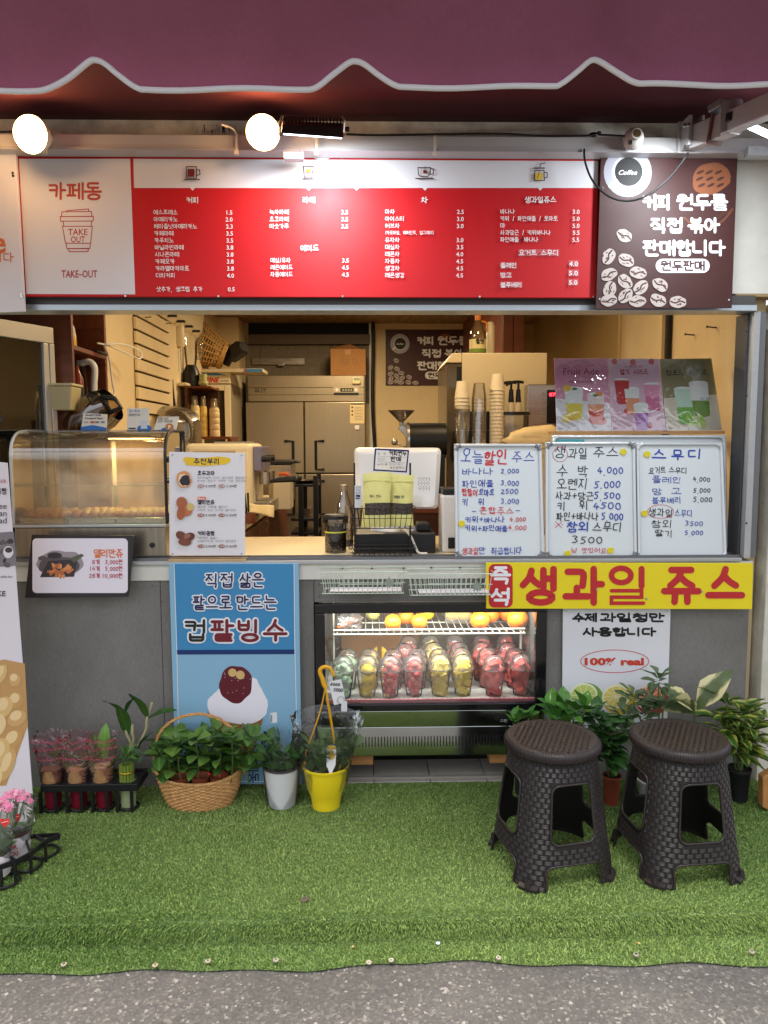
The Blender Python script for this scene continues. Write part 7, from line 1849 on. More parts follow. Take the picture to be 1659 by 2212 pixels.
# ================================================================== REFRIGERATED FRUIT CASE IN THE WALL
CU = lambda cx: cx * .3307 + 658.3
CV = lambda cy: cy * .3307 + 1179.5
FY = 3.15
fx0, fx1 = xu(681, FY, 1400), xu(1181, FY, 1400)
zT, zG1, zG0, zFb, zLo = zv(1305, FY), zv(1325, FY), zv(1522, FY), zv(1537, FY), zv(1632, FY)
gx0, gx1 = xu(702, FY, 1400), xu(1158, FY, 1400)
fc = empty('fruit_case', ((fx0 + fx1) / 2, 3.45, 0), 'lit black-framed fridge full of fruit cups set into the grey wall', 'display fridge')
BF = mat('gloss_black_frame', (16, 16, 18), .2, coat=.3)
for nm, a in (('frame_rail', (fx0, fx1, FY, FY + .04, zG1, zT)), ('frame_rail', (fx0, fx1, FY, FY + .04, zFb, zG0)), ('frame_stile', (fx0, gx0, FY, FY + .04, zG0 + .0003, zG1 - .0003)), ('frame_stile', (gx1, fx1, FY, FY + .04, zG0 + .0003, zG1 - .0003))):
	b = MB(); b.box(*a); b.build(nm, BF, fc, bevel=.003)
b = MB(); b.box(gx0, gx1, FY + .010, FY + .014, zG0, zG1); b.build('front_glass', film('case_glass', rgb=(250, 252, 252), gloss=.08, rough=.02, haze=.02), fc)
INW = mat('case_inner', (206, 208, 206), .35)
zfl = zv(1514, FY + .05)
b = MB(); b.box(gx0 - .01, gx1 + .01, FY + .041, 3.80, zfl - .03, zfl); b.build('deck', INW, fc)
b = MB(); b.box(gx0 - .03, gx0 - .011, FY + .041, 3.80, zfl - .03, zT); b.build('inner_side', mat('side_mirror', (150, 156, 156), .18, .7), fc)
b = MB(); b.box(gx1 + .011, gx1 + .03, FY + .041, 3.80, zfl - .03, zT); b.build('inner_side', mat('side_mirror'), fc)
b = MB(); b.box(gx0 - .03, gx1 + .03, 3.801, 3.82, zfl - .03, zT); b.build('inner_back', mat('case_back', (112, 100, 88), .5, var=.2, scale=12), fc)
b = MB(); b.box(gx0 - .03, gx1 + .03, FY + .041, 3.82, zT + .0005, zT + .02); b.build('inner_top', INW, fc)
b = MB(); b.box(xu(735, 3.78), xu(905, 3.78), 3.775, 3.80, zv(1470, 3.78), zv(1372, 3.78)); b.build('cardboard_lining', mat('kraft_cardboard'), fc)
b = MB(); b.box(gx0, gx1, FY + .016, FY + .022, zG0 + .002, zv(1514, FY)); b.build('price_rail', mat('pink_rail', (206, 112, 124), .4), fc)
for k in range(40):
	u = 735 + 410 * k / 39
	b = MB(); x = xu(u, 3.25); b.box(x - .003, x + .003, 3.205, 3.225, zfl + .0003, zfl + .0012); b.build('deck_slot', BLACKP, fc)
b = MB(); b.box(gx0 + .02, gx1 - .02, FY + .05, FY + .075, zG1 + .012, zG1 + .02); b.build('lamp_strip', lamp_mat('case_lamp', (250, 246, 232), 3.0), fc)
ld = bpy.data.lights.new('case_glow', 'AREA'); ld.shape = 'RECTANGLE'; ld.size = gx1 - gx0 - .06; ld.size_y = .10; ld.energy = 5.0; ld.color = (1.0, .97, .88)
lo = bpy.data.objects.new('case_glow', ld); COL.objects.link(lo); lo.parent = fc; lo.location = Vector(((gx0 + gx1) / 2, FY + .10, zT - .006)) - Vector(fc.location); lo.rotation_euler = (R(14), 0, 0)
MIR = mat('mirror_steel', (176, 180, 178), .10, 1.0, rvar=.04, scale=3)
b = MB(); b.box(fx0 + .004, fx1 - .004, FY + .006, FY + .03, zv(1572, FY), zFb - .0005); b.build('kick_panel', MIR, fc, bevel=.002)
b = MB(); b.hexa([(fx0 + .004, FY - .004, zLo), (fx1 - .004, FY - .004, zLo), (fx1 - .004, FY + .03, zLo), (fx0 + .004, FY + .03, zLo), (fx0 + .004, FY + .008, zv(1572, FY) - .001), (fx1 - .004, FY + .008, zv(1572, FY) - .001), (fx1 - .004, FY + .03, zv(1572, FY) - .001), (fx0 + .004, FY + .03, zv(1572, FY) - .001)]); b.build('vent_panel', MIR, fc, bevel=.002)
za, zb_ = zv(1613, FY), zv(1592, FY); zmid = (za + zb_) / 2
sm_ = None
for k in range(47):
	x = xu(767 + 318 * k / 46, FY)
	yy = FY - .004 + .012 * ((zmid - zLo) / (zv(1572, FY) - zLo)) - .0012
	if sm_ is None:
		b = MB(); b.box(-.0022, .0022, -.0008, .0008, -(zb_ - za) / 2, (zb_ - za) / 2); sm_ = b.build('vent_slot', BLACKP, fc, local=True); sm_.location = Vector((x, yy, zmid)) - Vector(fc.location); sm_.rotation_euler = (R(-5), 0, 0)
	else:
		o_ = bpy.data.objects.new('vent_slot', sm_.data); COL.objects.link(o_); o_.parent = fc; o_.location = Vector((x, yy, zmid)) - Vector(fc.location); o_.rotation_euler = (R(-5), 0, 0)
b = MB(); b.box(fx0 + .01, fx1 - .01, FY + .031, 3.8, zLo + .005, zfl - .031); b.build('machine_box', mat('box_grey', (90, 90, 90), .6), fc)
b = MB(); b.box(xu(1075, FY), xu(1110, FY), FY + .004, FY + .0058, zv(1560, FY), zv(1553, FY)); bd = b.build('badge', BLACKP, fc)
P_ = Print(FY + .0035); P_.text('그린', 1080, 1556.5, 6, WH, 1096); P_.build('lettering', bd)
for (u0, u1, lab) in ((750, 804, 'wooden block under the fruit case behind the yellow pot'), (1062, 1100, 'wooden block under the fruit case behind the stool')):
	b = MB(); b.box(xu(u0, 3.2), xu(u1, 3.2), 3.18, 3.34, zv(1652, 3.18), zLo + .004); tag(b.build('wood_block', mat('pine', (176, 124, 74), .7, var=.25, scale=5, stretch=(1, 6, 6)), None, bevel=.003), lab, 'wood block', 'wood blocks under the fruit case')
tl = empty('floor_tile_strip', ((fx0 + fx1) / 2, 3.4, 0), 'strip of pale floor tiles under the fruit case', 'tiles')
for k in range(4):
	b = MB(); x0 = fx0 + (fx1 - fx0) * k / 4; b.box(x0 + .002, x0 + (fx1 - fx0) / 4 - .002, 3.168, 3.40, -.01, .004); b.build('tile', mat('pale_tile', (176, 170, 160), .4, var=.1), tl, bevel=.002)
b = MB(); b.box(fx0, fx1, 3.166, 3.80, -.02, -.0105); b.build('bed', mat('dark_bed', (60, 58, 54), .9), tl)
ws = empty('wire_shelf', ((gx0 + gx1) / 2, 3.5, zv(1370, 3.3)), 'white wire shelf near the top of the fruit case', 'shelf')
zsh1 = zv(1370, 3.3); GW = mat('coated_wire', (206, 204, 190), .35)
xa, xb = xu(718, 3.3), xu(1138, 3.3)
b = MB(); b.tube([(xa, 3.30, zsh1 + .02), (xb, 3.30, zsh1 + .02)], .004, 8); b.build('front_rail', GW, ws, smooth=60)
b = MB(); b.tube([(xa, 3.30, zsh1), (xb, 3.30, zsh1), (xb, 3.76, zsh1), (xa, 3.76, zsh1)], .004, 8, closed=True); b.tube([(xa, 3.53, zsh1 - .004), (xb, 3.53, zsh1 - .004)], .003, 6); b.build('rim_wire', GW, ws, smooth=60)
for k in range(27):
	x = xa + (xb - xa) * (k + .5) / 27; b = MB(); b.tube([(x, 3.30, zsh1 + .02), (x, 3.30, zsh1 + .003), (x, 3.76, zsh1 + .003)], .0018, 5); b.build('bar', GW, ws, smooth=60)
for x in (xa - .004, xb + .004):
	b = MB(); b.box(x - .003, x + .003, 3.4, 3.42, zfl + .001, zT - .001); b.build('standard', GW, ws)
ORP = mat('orange_peel', (226, 126, 22), .42, var=.08, scale=40, bump=.25, bscale=220, sss=.1); LEM = mat('lemon_peel', (226, 192, 30), .4, bump=.2, bscale=150)
def fruit(name, lab, cat, cx, cy, rpx, Y, m, sc=(1, 1, .94), grp=None):
	r = px(rpx, Y); c = at(CU(cx), CV(cy), Y); c.z = zsh1 + .005 + r * sc[2]
	root = empty(name, c - Vector((0, 0, r * sc[2])), lab, cat, grp)
	b = MB(); b.ball(c, r, sc, 24, 16, jit=.02, seed=cx); b.build('peel', m, root, smooth=180)
	b = MB(); b.cyl(c + Vector((.1 * r, -.985 * r * sc[1], -.12 * r)), c + Vector((.1 * r, -1.0 * r * sc[1], -.12 * r)), r * .09, n=8); b.build('stem_button', mat('stem_button', (170, 130, 60), .7), root)
g_ = 'oranges on the wire shelf'
fruit('orange', 'orange at the left of the three in front on the wire shelf', 'orange', 575, 510, 18.5, 3.36, ORP, grp=g_)
fruit('orange', 'orange behind and between two others on the wire shelf', 'orange', 663, 505, 17.5, 3.46, ORP, grp=g_)
fruit('orange', 'orange with a dark mark, third from the left on the wire shelf', 'orange', 748, 515, 18, 3.37, ORP, grp=g_)
fruit('orange', 'big orange in front of the lemon pack on the wire shelf', 'orange', 1142, 500, 21.5, 3.36, ORP, grp=g_)
fruit('orange', 'orange half hidden behind the big one by the lemon pack', 'orange', 1215, 485, 19, 3.48, ORP, grp=g_)
fruit('orange', 'largest orange at the right end of the wire shelf', 'orange', 1390, 500, 23.5, 3.36, ORP, grp=g_)
fruit('orange', 'orange peeping out behind the largest one', 'orange', 1325, 480, 19, 3.50, ORP, grp=g_)
fruit('lemon', 'single lemon at the back of the wire shelf', 'lemon', 800, 455, 13, 3.55, LEM, (1.2, 1, .95))
fruit('melon', 'pale green melon at the back of the wire shelf', 'melon', 445, 465, 16, 3.55, mat('melon_skin', (180, 176, 110), .5), (1, 1, .9))
lpk = empty('lemon_pack', at(CU(1000), CV(525), 3.52), 'plastic pack of lemons on the wire shelf', 'lemons')
for k, cx in enumerate((960, 1040)):
	b = MB(); c = at(CU(cx), CV(470), 3.52); c.z = zsh1 + .005 + .03; b.ball(c, .03, (1.25, 1, .95), 18, 12); b.build('lemon', LEM, lpk, smooth=180)
b = MB(); c0, c1 = at(CU(915), CV(480), 3.49), at(CU(1085), CV(480), 3.49); b.box(c0.x, c1.x, 3.47, 3.57, zsh1 + .004, zsh1 + .075); b.build('wrap', film('pack_film', gloss=.2, haze=.2), lpk)
cbg = empty('carrot_bag', at(CU(260), CV(540), 3.4), 'carrot in a clear crinkled bag at the left end of the wire shelf', 'carrot')
b = MB(); p_ = at(CU(215), CV(520), 3.34); p_.z = zsh1 + .022; b.tube([p_, p_ + Vector((.03, .05, .004)), p_ + Vector((.08, .14, .01))], [.006, .016, .02], 12); b.build('carrot', mat('carrot', (216, 120, 70), .5), cbg, smooth=180)
b = MB(); b.ball(p_ + Vector((.05, .07, .015)), .05, (1.2, 1.6, .8), 18, 12, jit=.5, seed=9); b.build('bag', film('crinkle_bag', gloss=.3, haze=.2, bump=.8, bscale=25), cbg, smooth=60)
CUPF = film('fruit_cup_film', gloss=.05, rough=.08, haze=.07, fior=1.2); DOMEF = film('dome_film', gloss=.07, rough=.10, haze=.16, fior=1.22)
def chunk(kind, k):
	b = MB(); r_ = random.Random(k * 7 + len(kind))
	if kind == 'cube':
		s_ = [(x + r_.uniform(-.3, .3), y + r_.uniform(-.3, .3), z + r_.uniform(-.3, .3)) for z in (-1, 1) for (x, y) in ((-1, -1), (1, -1), (1, 1), (-1, 1))]
		b.hexa(s_)
	elif kind == 'round': b.ball((0, 0, 0), 1, (1, 1, 1.15), 12, 8, jit=.15, seed=k)
	else: b.ball((0, 0, 0), 1, (1.25, 1, 1), 14, 10)
	return b
_chunks = {}
def piece(kind, k, m, root, loc, s, rg):
	key = (kind, k, m.name)
	if key not in _chunks:
		o = chunk(kind, k).build('fruit_piece', m, root, local=True, smooth=None if kind == 'cube' else 180, bevel=.12 if kind == 'cube' else 0); _chunks[key] = o.data
		bv = None
	else:
		o = bpy.data.objects.new('fruit_piece', _chunks[key]); COL.objects.link(o); o.parent = root
		if kind == 'cube':
			md = o.modifiers.new('bevel', 'BEVEL'); md.width = .12; md.segments = 2
	o.location = loc; o.scale = (s, s, s); o.rotation_euler = (rg.uniform(0, 3), rg.uniform(0, 3), rg.uniform(0, 3))
WMEL = mat('watermelon', (222, 92, 86), .3, var=.18, scale=3, sss=.1); PINE = mat('pineapple', (230, 204, 84), .35, var=.12, scale=3, sss=.1); BERR = mat('strawberry_red', (196, 56, 62), .35, var=.2, scale=4); GREENI = mat('green_ice', (176, 206, 170), .4, var=.1, scale=4, sss=.1); TOM = mat('tomato_pink', (216, 110, 104), .3, var=.15, scale=3)
KIND = {'w': ('cube', [WMEL]), 'p': ('cube', [PINE]), 's': ('round', [BERR, TOM]), 'l': ('lemon', [LEM]), 'g': ('round', [GREENI])}
NAMES = {'w': 'watermelon', 'p': 'pineapple', 's': 'strawberry', 'l': 'lemon', 'g': 'pale green ice'}
def fruit_cup(cx, Y, kind, lab, hb=1.0, fill=1.0):
	jr = random.Random(int(cx * 7 + Y * 31)); cx += jr.uniform(-9, 9); Y += jr.uniform(-.012, .008)
	x = at(CU(cx), 1440, Y).x; z = zfl + .0005; R1, R0, H = .0505, .035, .130 * hb
	root = empty('fruit_cup', (x, Y, z), lab, 'cup', 'fruit cups in the lit fridge')
	if 'cup' not in _chunks:
		b = MB(); b.lathe([(.0001, .002), (R0, .002), (R0 + .001, .01), (R1, .130)], (0, 0, 0), 26); _chunks['cup'] = b.build('cup', CUPF, root, local=True, smooth=50).data
		b = MB(); b.tube([(R1 * 1.04 * math.cos(2 * math.pi * k / 28), R1 * 1.04 * math.sin(2 * math.pi * k / 28), .131) for k in range(28)], .0022, 6, closed=True); _chunks['rim'] = b.build('rim', film('rim_film', gloss=.35, haze=.3), root, local=True, smooth=60).data
		b = MB(); b.lathe([(R1 * 1.04, .133), (R1 * 1.02, .139), (R1 * .97, .142), (R1 * .95, .155), (R1 * .82, .175), (R1 * .58, .190), (R1 * .3, .197), (R1 * .24, .197)], (0, 0, 0), 26); _chunks['lid'] = b.build('dome_lid', DOMEF, root, local=True, smooth=60).data
	else:
		for nm, key in (('cup', 'cup'), ('rim', 'rim'), ('dome_lid', 'lid')):
			o = bpy.data.objects.new(nm, _chunks[key]); COL.objects.link(o); o.parent = root
	root.scale = (1, 1, hb * .95)
	rg = random.Random(int(cx * 3 + Y * 100))
	shape, ms = KIND[kind]
	if kind == 'l':
		for k, (zz, dx, dy) in enumerate(((.032, -.004, -.002), (.080, .003, -.008), (.125, 0, 0), (.055, .016, .014))): piece(shape, 0, ms[0], root, (dx, dy, zz), .028, rg)
		return
	n = {'w': 17, 'p': 17, 's': 16, 'g': 11}[kind]
	for k in range(n):
		t = (k + .5) / n; zz = .014 + t * .142 * fill; rad = (R0 + (R1 - R0) * min(1, zz / .13)) - .019
		if zz > .13: rad *= .6
		a = k * 2.4 + rg.uniform(-.5, .5); q = rad * rg.uniform(.35, 1)
		piece(shape, rg.randrange(3), ms[k % len(ms)], root, (q * math.cos(a), q * math.sin(a), zz), {'w': .0168, 'p': .0155, 's': .0175, 'g': .020}[kind] * rg.uniform(.85, 1.15), rg)
Ys = (3.27, 3.37, 3.47, 3.58)
front = [(248, 'g', 'cup of pale green ice at the left end of the front row'), (402, 'l', 'front-row cup filled with whole lemons'), (562, 's', 'front-row strawberry cup beside the lemon cup'), (718, 's', 'front-row strawberry cup beside the pineapple cups'), (877, 'p', 'front-row pineapple cup beside the strawberries'), (1040, 'p', 'front-row pineapple cup beside the watermelon'), (1232, 'w', 'front-row watermelon cup beside the pineapple'), (1418, 'w', 'watermelon cup at the right end of the front row')]
for cx, k, lab in front: fruit_cup(cx, Ys[0], k, lab)
for cx, k, lab in ((275, 'g', 'second-row green ice cup behind the first one'), (430, 'l', 'second-row lemon cup behind the lemons'), (580, 's', 'second-row strawberry cup beside the lemon one'), (730, 's', 'second-row strawberry cup beside the pineapple one'), (875, 'p', 'second-row pineapple cup beside the strawberries'), (1020, 'p', 'second-row pineapple cup beside the watermelon'), (1195, 'w', 'second-row watermelon cup beside the pineapple'), (1372, 'w', 'second-row watermelon cup at the right end')): fruit_cup(cx, Ys[1], k, lab)
for cx, k, lab in ((655, 's', 'third-row strawberry cup beside the bananas'), (840, 'p', 'third-row pineapple cup behind the other pineapple ones'), (1008, 's', 'third-row strawberry cup between pineapple and watermelon'), (1155, 'w', 'third-row watermelon cup beside a strawberry one'), (1330, 'w', 'third-row watermelon cup at the right end')): fruit_cup(cx, Ys[2], k, lab)
for cx, k, lab in ((677, 's', 'back-row strawberry cup at the left end'), (825, 'p', 'back-row pineapple cup deepest in the fridge'), (982, 's', 'back-row strawberry cup beside the watermelons'), (1155, 'w', 'back-row watermelon cup in the middle'), (1320, 'w', 'back-row watermelon cup at the right end')): fruit_cup(cx, Ys[3], k, lab, 1.04)
for cx, lab, s_ in ((455, 'spotted banana nearer the left end behind the cups', -1), (520, 'spotted banana behind the strawberry cups', 1)):
	c = at(CU(cx), CV(760), 3.5); z = zfl
	b = MB(); b.tube(smoothpath([(c.x - .01 * s_, 3.47, z + .02), (c.x, 3.48, z + .07), (c.x + .004 * s_, 3.5, z + .12), (c.x - .012 * s_, 3.52, z + .155)], 5), [.008, .012, .016, .018, .019, .0195, .02, .02, .0195, .019, .018, .016, .014, .010, .007, .005], 10)
	tag(b.build('banana', mat('banana_skin', (206, 170, 50), .5, var=.45, scale=45), None, smooth=180), lab, 'banana', 'bananas in the lit fridge')

# ================================================================== PALE GREEN WIRE BASKETS
PG = mat('pale_green_wire', (206, 216, 200), .4)
def hang_basket(u0, u1, vt, vb, label, orn):
	r_ = empty('wire_basket', at((u0 + u1) / 2, vb, 3.1), label, 'basket', 'wire baskets hung under the sill')
	zt_, zb, cx = wire_tier(u0, u1, vt, vb, 3.02, 3.145, 17, r_, rad=.0015, m=PG, taper=.93)
	b = MB(); x0, x1 = at(u0 + 45, 1240, 3.15).x, at(u1 - 10, 1240, 3.15).x; za, zb2 = zv(1226, 3.15), zv(1262, 3.15)
	b.tube([(x0, 3.152, za), (x1, 3.152, za), (x1, 3.152, zb2), (x0, 3.152, zb2)], .002, 6, closed=True); b.build('hanger', PG, r_, smooth=60)
	b = MB(); b.box(at(u0 + 25, 1275, 3.06).x, at(u1 - 12, 1275, 3.06).x, 3.05, 3.13, zb + .003, zb + .007); b.build('tray_sheet', mat('sheet_white', (226, 222, 224), .5), r_)
	P_ = Print(3.014); pts = []
	for k in range(16):
		a = 2 * math.pi * k / 16; rr = 12.5 if k % 2 == 0 else 7
		pts.append((orn[0] + rr * math.cos(a), orn[1] + rr * math.sin(a)))
	mb = MB(); mb.prism([(at(u, v, 3.014).x, at(u, v, 3.014).z) for u, v in pts], 3.010, 3.014); mb.build('flower_ornament', mat('ornament_green', (140, 148, 136), .5), r_)
	for uu in (u0 + 52, (u0 + u1) / 2 + 20, u1 - 8):
		q = at(uu, 1227, 3.15); b = MB(); b.cyl(q + Vector((0, .01, 0)), q + Vector((0, -.006, 0)), .005, n=8); b.build('screw', mat('dark_steel'), r_)
hang_basket(688.5, 879, 1236, 1283, 'pale green wire basket hung under the till', (841, 1258))
hang_basket(880, 1068, 1240, 1286.5, 'pale green wire basket overlapping the yellow sign', (1031, 1267))
# ================================================================== PLANTS AND POTS
def leaf_mat(name, c, c2=None, rough=.4, edge=None):
	m = mat(name, c, rough, spec=.5, translucent=.22)
	nt = m.node_tree; b = nt.nodes['Principled BSDF']
	tc = nt.nodes.new('ShaderNodeTexCoord'); sp = nt.nodes.new('ShaderNodeSeparateXYZ'); nt.links.new(tc.outputs['Object'], sp.inputs[0])
	ab = nt.nodes.new('ShaderNodeMath'); ab.operation = 'ABSOLUTE'; nt.links.new(sp.outputs[0], ab.inputs[0])
	oi = nt.nodes.new('ShaderNodeObjectInfo')
	rp = nt.nodes.new('ShaderNodeValToRGB'); e = rp.color_ramp.elements
	c2 = c2 or tuple(min(255, int(x * 1.35 + 14)) for x in c)
	if edge:
		e[0].position = .0; e[0].color = (*lin(c), 1); e[1].position = .34; e[1].color = (*lin(edge), 1); q = e.new(.22); q.color = (*lin(c), 1)
		nz = nt.nodes.new('ShaderNodeTexNoise'); nz.inputs['Scale'].default_value = 3.5; nz.inputs['Detail'].default_value = 3
		nt.links.new(tc.outputs['Object'], nz.inputs['Vector'])
		ad = nt.nodes.new('ShaderNodeMath'); ad.operation = 'MULTIPLY_ADD'; ad.inputs[1].default_value = .5
		nt.links.new(nz.outputs['Fac'], ad.inputs[0]); nt.links.new(ab.outputs[0], ad.inputs[2])
		sb = nt.nodes.new('ShaderNodeMath'); sb.operation = 'SUBTRACT'; sb.inputs[1].default_value = .2; nt.links.new(ad.outputs[0], sb.inputs[0])
		nt.links.new(sb.outputs[0], rp.inputs[0]); nt.links.new(rp.outputs[0], b.inputs['Base Color'])
	else:
		e[0].position = .0; e[0].color = (*lin(tuple(min(255, int(x * 1.25 + 12)) for x in c)), 1); e[1].position = .12; e[1].color = (*lin(c), 1)
		nt.links.new(ab.outputs[0], rp.inputs[0])
		mx = nt.nodes.new('ShaderNodeMix'); mx.data_type = 'RGBA'; nt.links.new(oi.outputs['Random'], mx.inputs[0]); nt.links.new(rp.outputs[0], mx.inputs[6]); mx.inputs[7].default_value = (*lin(c2), 1)
		nt.links.new(mx.outputs[2], b.inputs['Base Color'])
	return m
_leaf = {}
def leaf_data(kind, m):
	key = (kind, m.name)
	if key in _leaf: return _leaf[key]
	shapes = {'ovate': ([0, .30, .46, .5, .42, .24, .02], .18, .35), 'strap': ([.16, .38, .48, .5, .47, .34, .03], .12, .25), 'lance': ([.06, .24, .40, .5, .42, .24, .01], .14, .45), 'paddle': ([.10, .16, .26, .40, .5, .46, .10], .10, .3), 'wavy': ([.1, .42, .36, .5, .40, .46, .10], .16, .2)}
	wd, fold, droop = shapes[kind]
	mb = MB(); n = len(wd)
	for j in range(n):
		t = j / (n - 1)
		for s_ in (-1, -.5, 0, .5, 1):
			x = s_ * wd[j]
			mb.v.append((x, t, fold * abs(s_) * wd[j] - droop * t * t * .6 + .02 * math.sin(t * 9 + s_ * 3)))
	for j in range(n - 1):
		for i in range(4): mb.f.append((j * 5 + i, j * 5 + i + 1, (j + 1) * 5 + i + 1, (j + 1) * 5 + i)); mb.m.append(0)
	o = mb.build('leaf', m, None, local=True, smooth=180); d = o.data; bpy.data.objects.remove(o)
	_leaf[key] = d
	return d
def leaf(root, kind, m, base, direction, length, width, roll=0.0):
	o = bpy.data.objects.new('leaf', leaf_data(kind, m)); COL.objects.link(o); o.parent = root
	d = Vector(direction).normalized()
	side = d.cross(Vector((0, 0, 1)))
	side = side.normalized() if side.length > 1e-3 else Vector((1, 0, 0))
	up = side.cross(d)
	M = Matrix((side, d, up)).transposed() @ Matrix.Rotation(roll, 3, 'Y')
	o.rotation_euler = M.to_euler(); o.location = Vector(base) - Vector(root.location); o.scale = (width, length, length)
	return o
def rosette(root, kind, m, c, n, L, W, up=.5, rg=rnd, spread=1.0, stem=None, az=None):
	for k in range(n):
		a = (2.4 * k if az is None else az[0] + (az[1] - az[0]) * rg.random()) + rg.uniform(-.4, .4)
		e = up + rg.uniform(-.35, .35) + .5 * (k / n)
		d = Vector((math.cos(a) * math.cos(e) * spread, math.sin(a) * math.cos(e) * spread, math.sin(e)))
		leaf(root, kind, m, Vector(c) + d * .006 + Vector((0, 0, .006 * k * .5)), d, L * rg.uniform(.75, 1.15), W * rg.uniform(.8, 1.15), rg.uniform(-.4, .4))
SOIL = mat('potting_soil', (44, 32, 24), .95, var=.5, scale=80, bump=.6, bscale=90)
# ---- wicker basket of seedlings
YBK = 3.0
bk = empty('planted_basket', (at_z(433, 1738, 0).x, YBK, 0), 'brown wicker basket with tall handle filled with leafy green seedlings', 'plant basket')
WB_ = mat('brown_wicker', (188, 140, 86), .55, var=.25, scale=50)
cx = at(432, 1690, YBK).x; ax, ay = px(96, YBK), .10
zrim = at(432, 1668, YBK).z - .0
def bring(t):   # half axes and height along the side of the basket
	return ax * (.70 + .30 * t ** .8), ay * (.72 + .28 * t ** .8), .004 + (zrim - .02) * t
NR = 17
for k in range(NR):
	t = k / (NR - 1); a_, b_, z_ = bring(t); pts = []
	for j in range(96):
		th = 2 * math.pi * j / 96
		wob = .0035 * math.sin(th * 24 + (math.pi if k % 2 else 0))
		lift = .035 * abs(math.cos(th)) ** 3 * t ** 2
		pts.append((cx + (a_ + wob) * math.cos(th), YBK + (b_ + wob) * math.sin(th), z_ + lift))
	b = MB(); b.tube(pts, .0048, 6, closed=True); b.build('cane_row', WB_, bk, smooth=60)
for j in range(48):
	th = 2 * math.pi * (j + .5) / 48; pts = []
	for t in (0, .33, .66, 1): a_, b_, z_ = bring(t); pts.append((cx + a_ * math.cos(th), YBK + b_ * math.sin(th), z_ + .035 * abs(math.cos(th)) ** 3 * t ** 2))
	b = MB(); b.tube(pts, .0038, 5); b.build('stake', WB_, bk, smooth=60)
a_, b_, z_ = bring(1)
for q in (0, 1, 2):
	pts = [(cx + (a_ + .003 + .004 * math.cos(th * 30 + q * 2.1)) * math.cos(th), YBK + (b_ + .003 + .004 * math.cos(th * 30 + q * 2.1)) * math.sin(th), z_ + .008 + .035 * abs(math.cos(th)) ** 3 + .004 * math.sin(th * 30 + q * 2.1)) for th in [2 * math.pi * j / 120 for j in range(120)]]
	b = MB(); b.tube(pts, .0042, 5, closed=True); b.build('rim_braid', WB_, bk, smooth=60)
hp = smoothpath([(at(u, v, YBK).x, YBK - .01, at(u, v, YBK).z) for u, v in ((336, 1660), (334, 1625), (345, 1584), (372, 1556), (408, 1543), (440, 1541), (478, 1553), (508, 1578), (525, 1612), (530, 1640), (528, 1668))], 6)
for q in (0, 1):
	b = MB(); b.tube([p + Vector((.003 * math.cos(k * 1.1 + q * 3.1), .004 * math.sin(k * 1.1 + q * 3.1), .003 * math.sin(k * 1.1 + q * 3.1))) for k, p in enumerate(hp)], .0042, 6); b.build('handle_strand', WB_, bk, smooth=60)
b = MB(); a_, b_, z_ = bring(.8); b.add([(cx + a_ * .97 * math.cos(2 * math.pi * k / 40), YBK + b_ * .97 * math.sin(2 * math.pi * k / 40), z_) for k in range(40)], [tuple(range(40))]); b.build('soil', SOIL, bk)
for u in (385, 430, 470):
	q = at(u, 1690, YBK - .06); b = MB(); b.lathe([(.03, -.05), (.038, .01), (.040, .012), (.036, .01)], (q.x, YBK - .03, zrim - .012), 20); b.build('nursery_pot', mat('terracotta_plastic', (166, 84, 52), .6), bk, smooth=50)
SEED = leaf_mat('seedling_leaf', (58, 96, 40), (108, 142, 62), .38)
rg = random.Random(11)
for k in range(17):
	u = 345 + 200 * (k % 9) / 8 + rg.uniform(-8, 8); row_ = k // 9
	Yk = YBK - .06 + .09 * row_ + rg.uniform(-.02, .02)
	if k < 9: vtop = rg.uniform(1598, 1640)
	else: vtop = rg.uniform(1588, 1620)
	if u > 500: vtop -= 8
	top = at(u, vtop, Yk); base = Vector((top.x * .93 + cx * .07, Yk + .01, zrim - .02))
	b = MB(); b.tube(smoothpath([base, (base + top) / 2 + Vector((rg.uniform(-.01, .01), 0, 0)), top], 4), .0028, 5); b.build('stem', mat('green_stem', (84, 104, 50), .6), bk, smooth=60)
	rosette(bk, 'ovate', SEED, top, 7, .084, .050, .2, rg)
	for j in (.35, .68):
		rosette(bk, 'ovate', SEED, base.lerp(top, j), 3, .078, .046, -.05, rg)
for u, v in ((395, 1668), (452, 1672), (474, 1676)):
	q = at(u, v, YBK - .095); b = MB(); b.ball(q, .0055, nu=10, nv=8); b.build('berry', mat('red_berry', (190, 24, 28), .3), bk, smooth=180)

# ---- black nursery tray with wrapped log pots
YT = 2.99
nt_ = empty('nursery_tray', (at(190, 1720, YT).x, YT, 0), 'black plastic nursery tray holding wrapped log pots by the grey wall', 'tray')
tx0, tx1 = at(88, 1695, YT - .07).x, at(298, 1695, YT - .07).x; ztr_ = at(190, 1694, YT - .07).z
for (x0, x1, y0, y1) in ((tx0, tx1, YT - .075, YT - .06), (tx0, tx1, YT + .06, YT + .075), (tx0, tx0 + .012, YT - .0599, YT + .0599), (tx1 - .012, tx1, YT - .0599, YT + .0599)):
	b = MB(); b.box(x0, x1, y0, y1, ztr_ - .03, ztr_); b.build('rim', BLACKP, nt_, bevel=.002)
pot_x = [at(u, 1700, YT).x for u in (119, 174, 228, 280)]
for x in pot_x:
	for sx in (-.03, .03):
		b = MB(); b.box(x + sx - .006, x + sx + .006, YT - .073, YT - .064, .008, ztr_ - .0305); b.build('strut', BLACKP, nt_)
	b = MB(); b.tube([(x + .04 * math.cos(2 * math.pi * k / 20), YT - .02 + .04 * math.sin(2 * math.pi * k / 20), .008) for k in range(20)], .005, 6, closed=True); b.build('cup_ring', BLACKP, nt_, smooth=60)
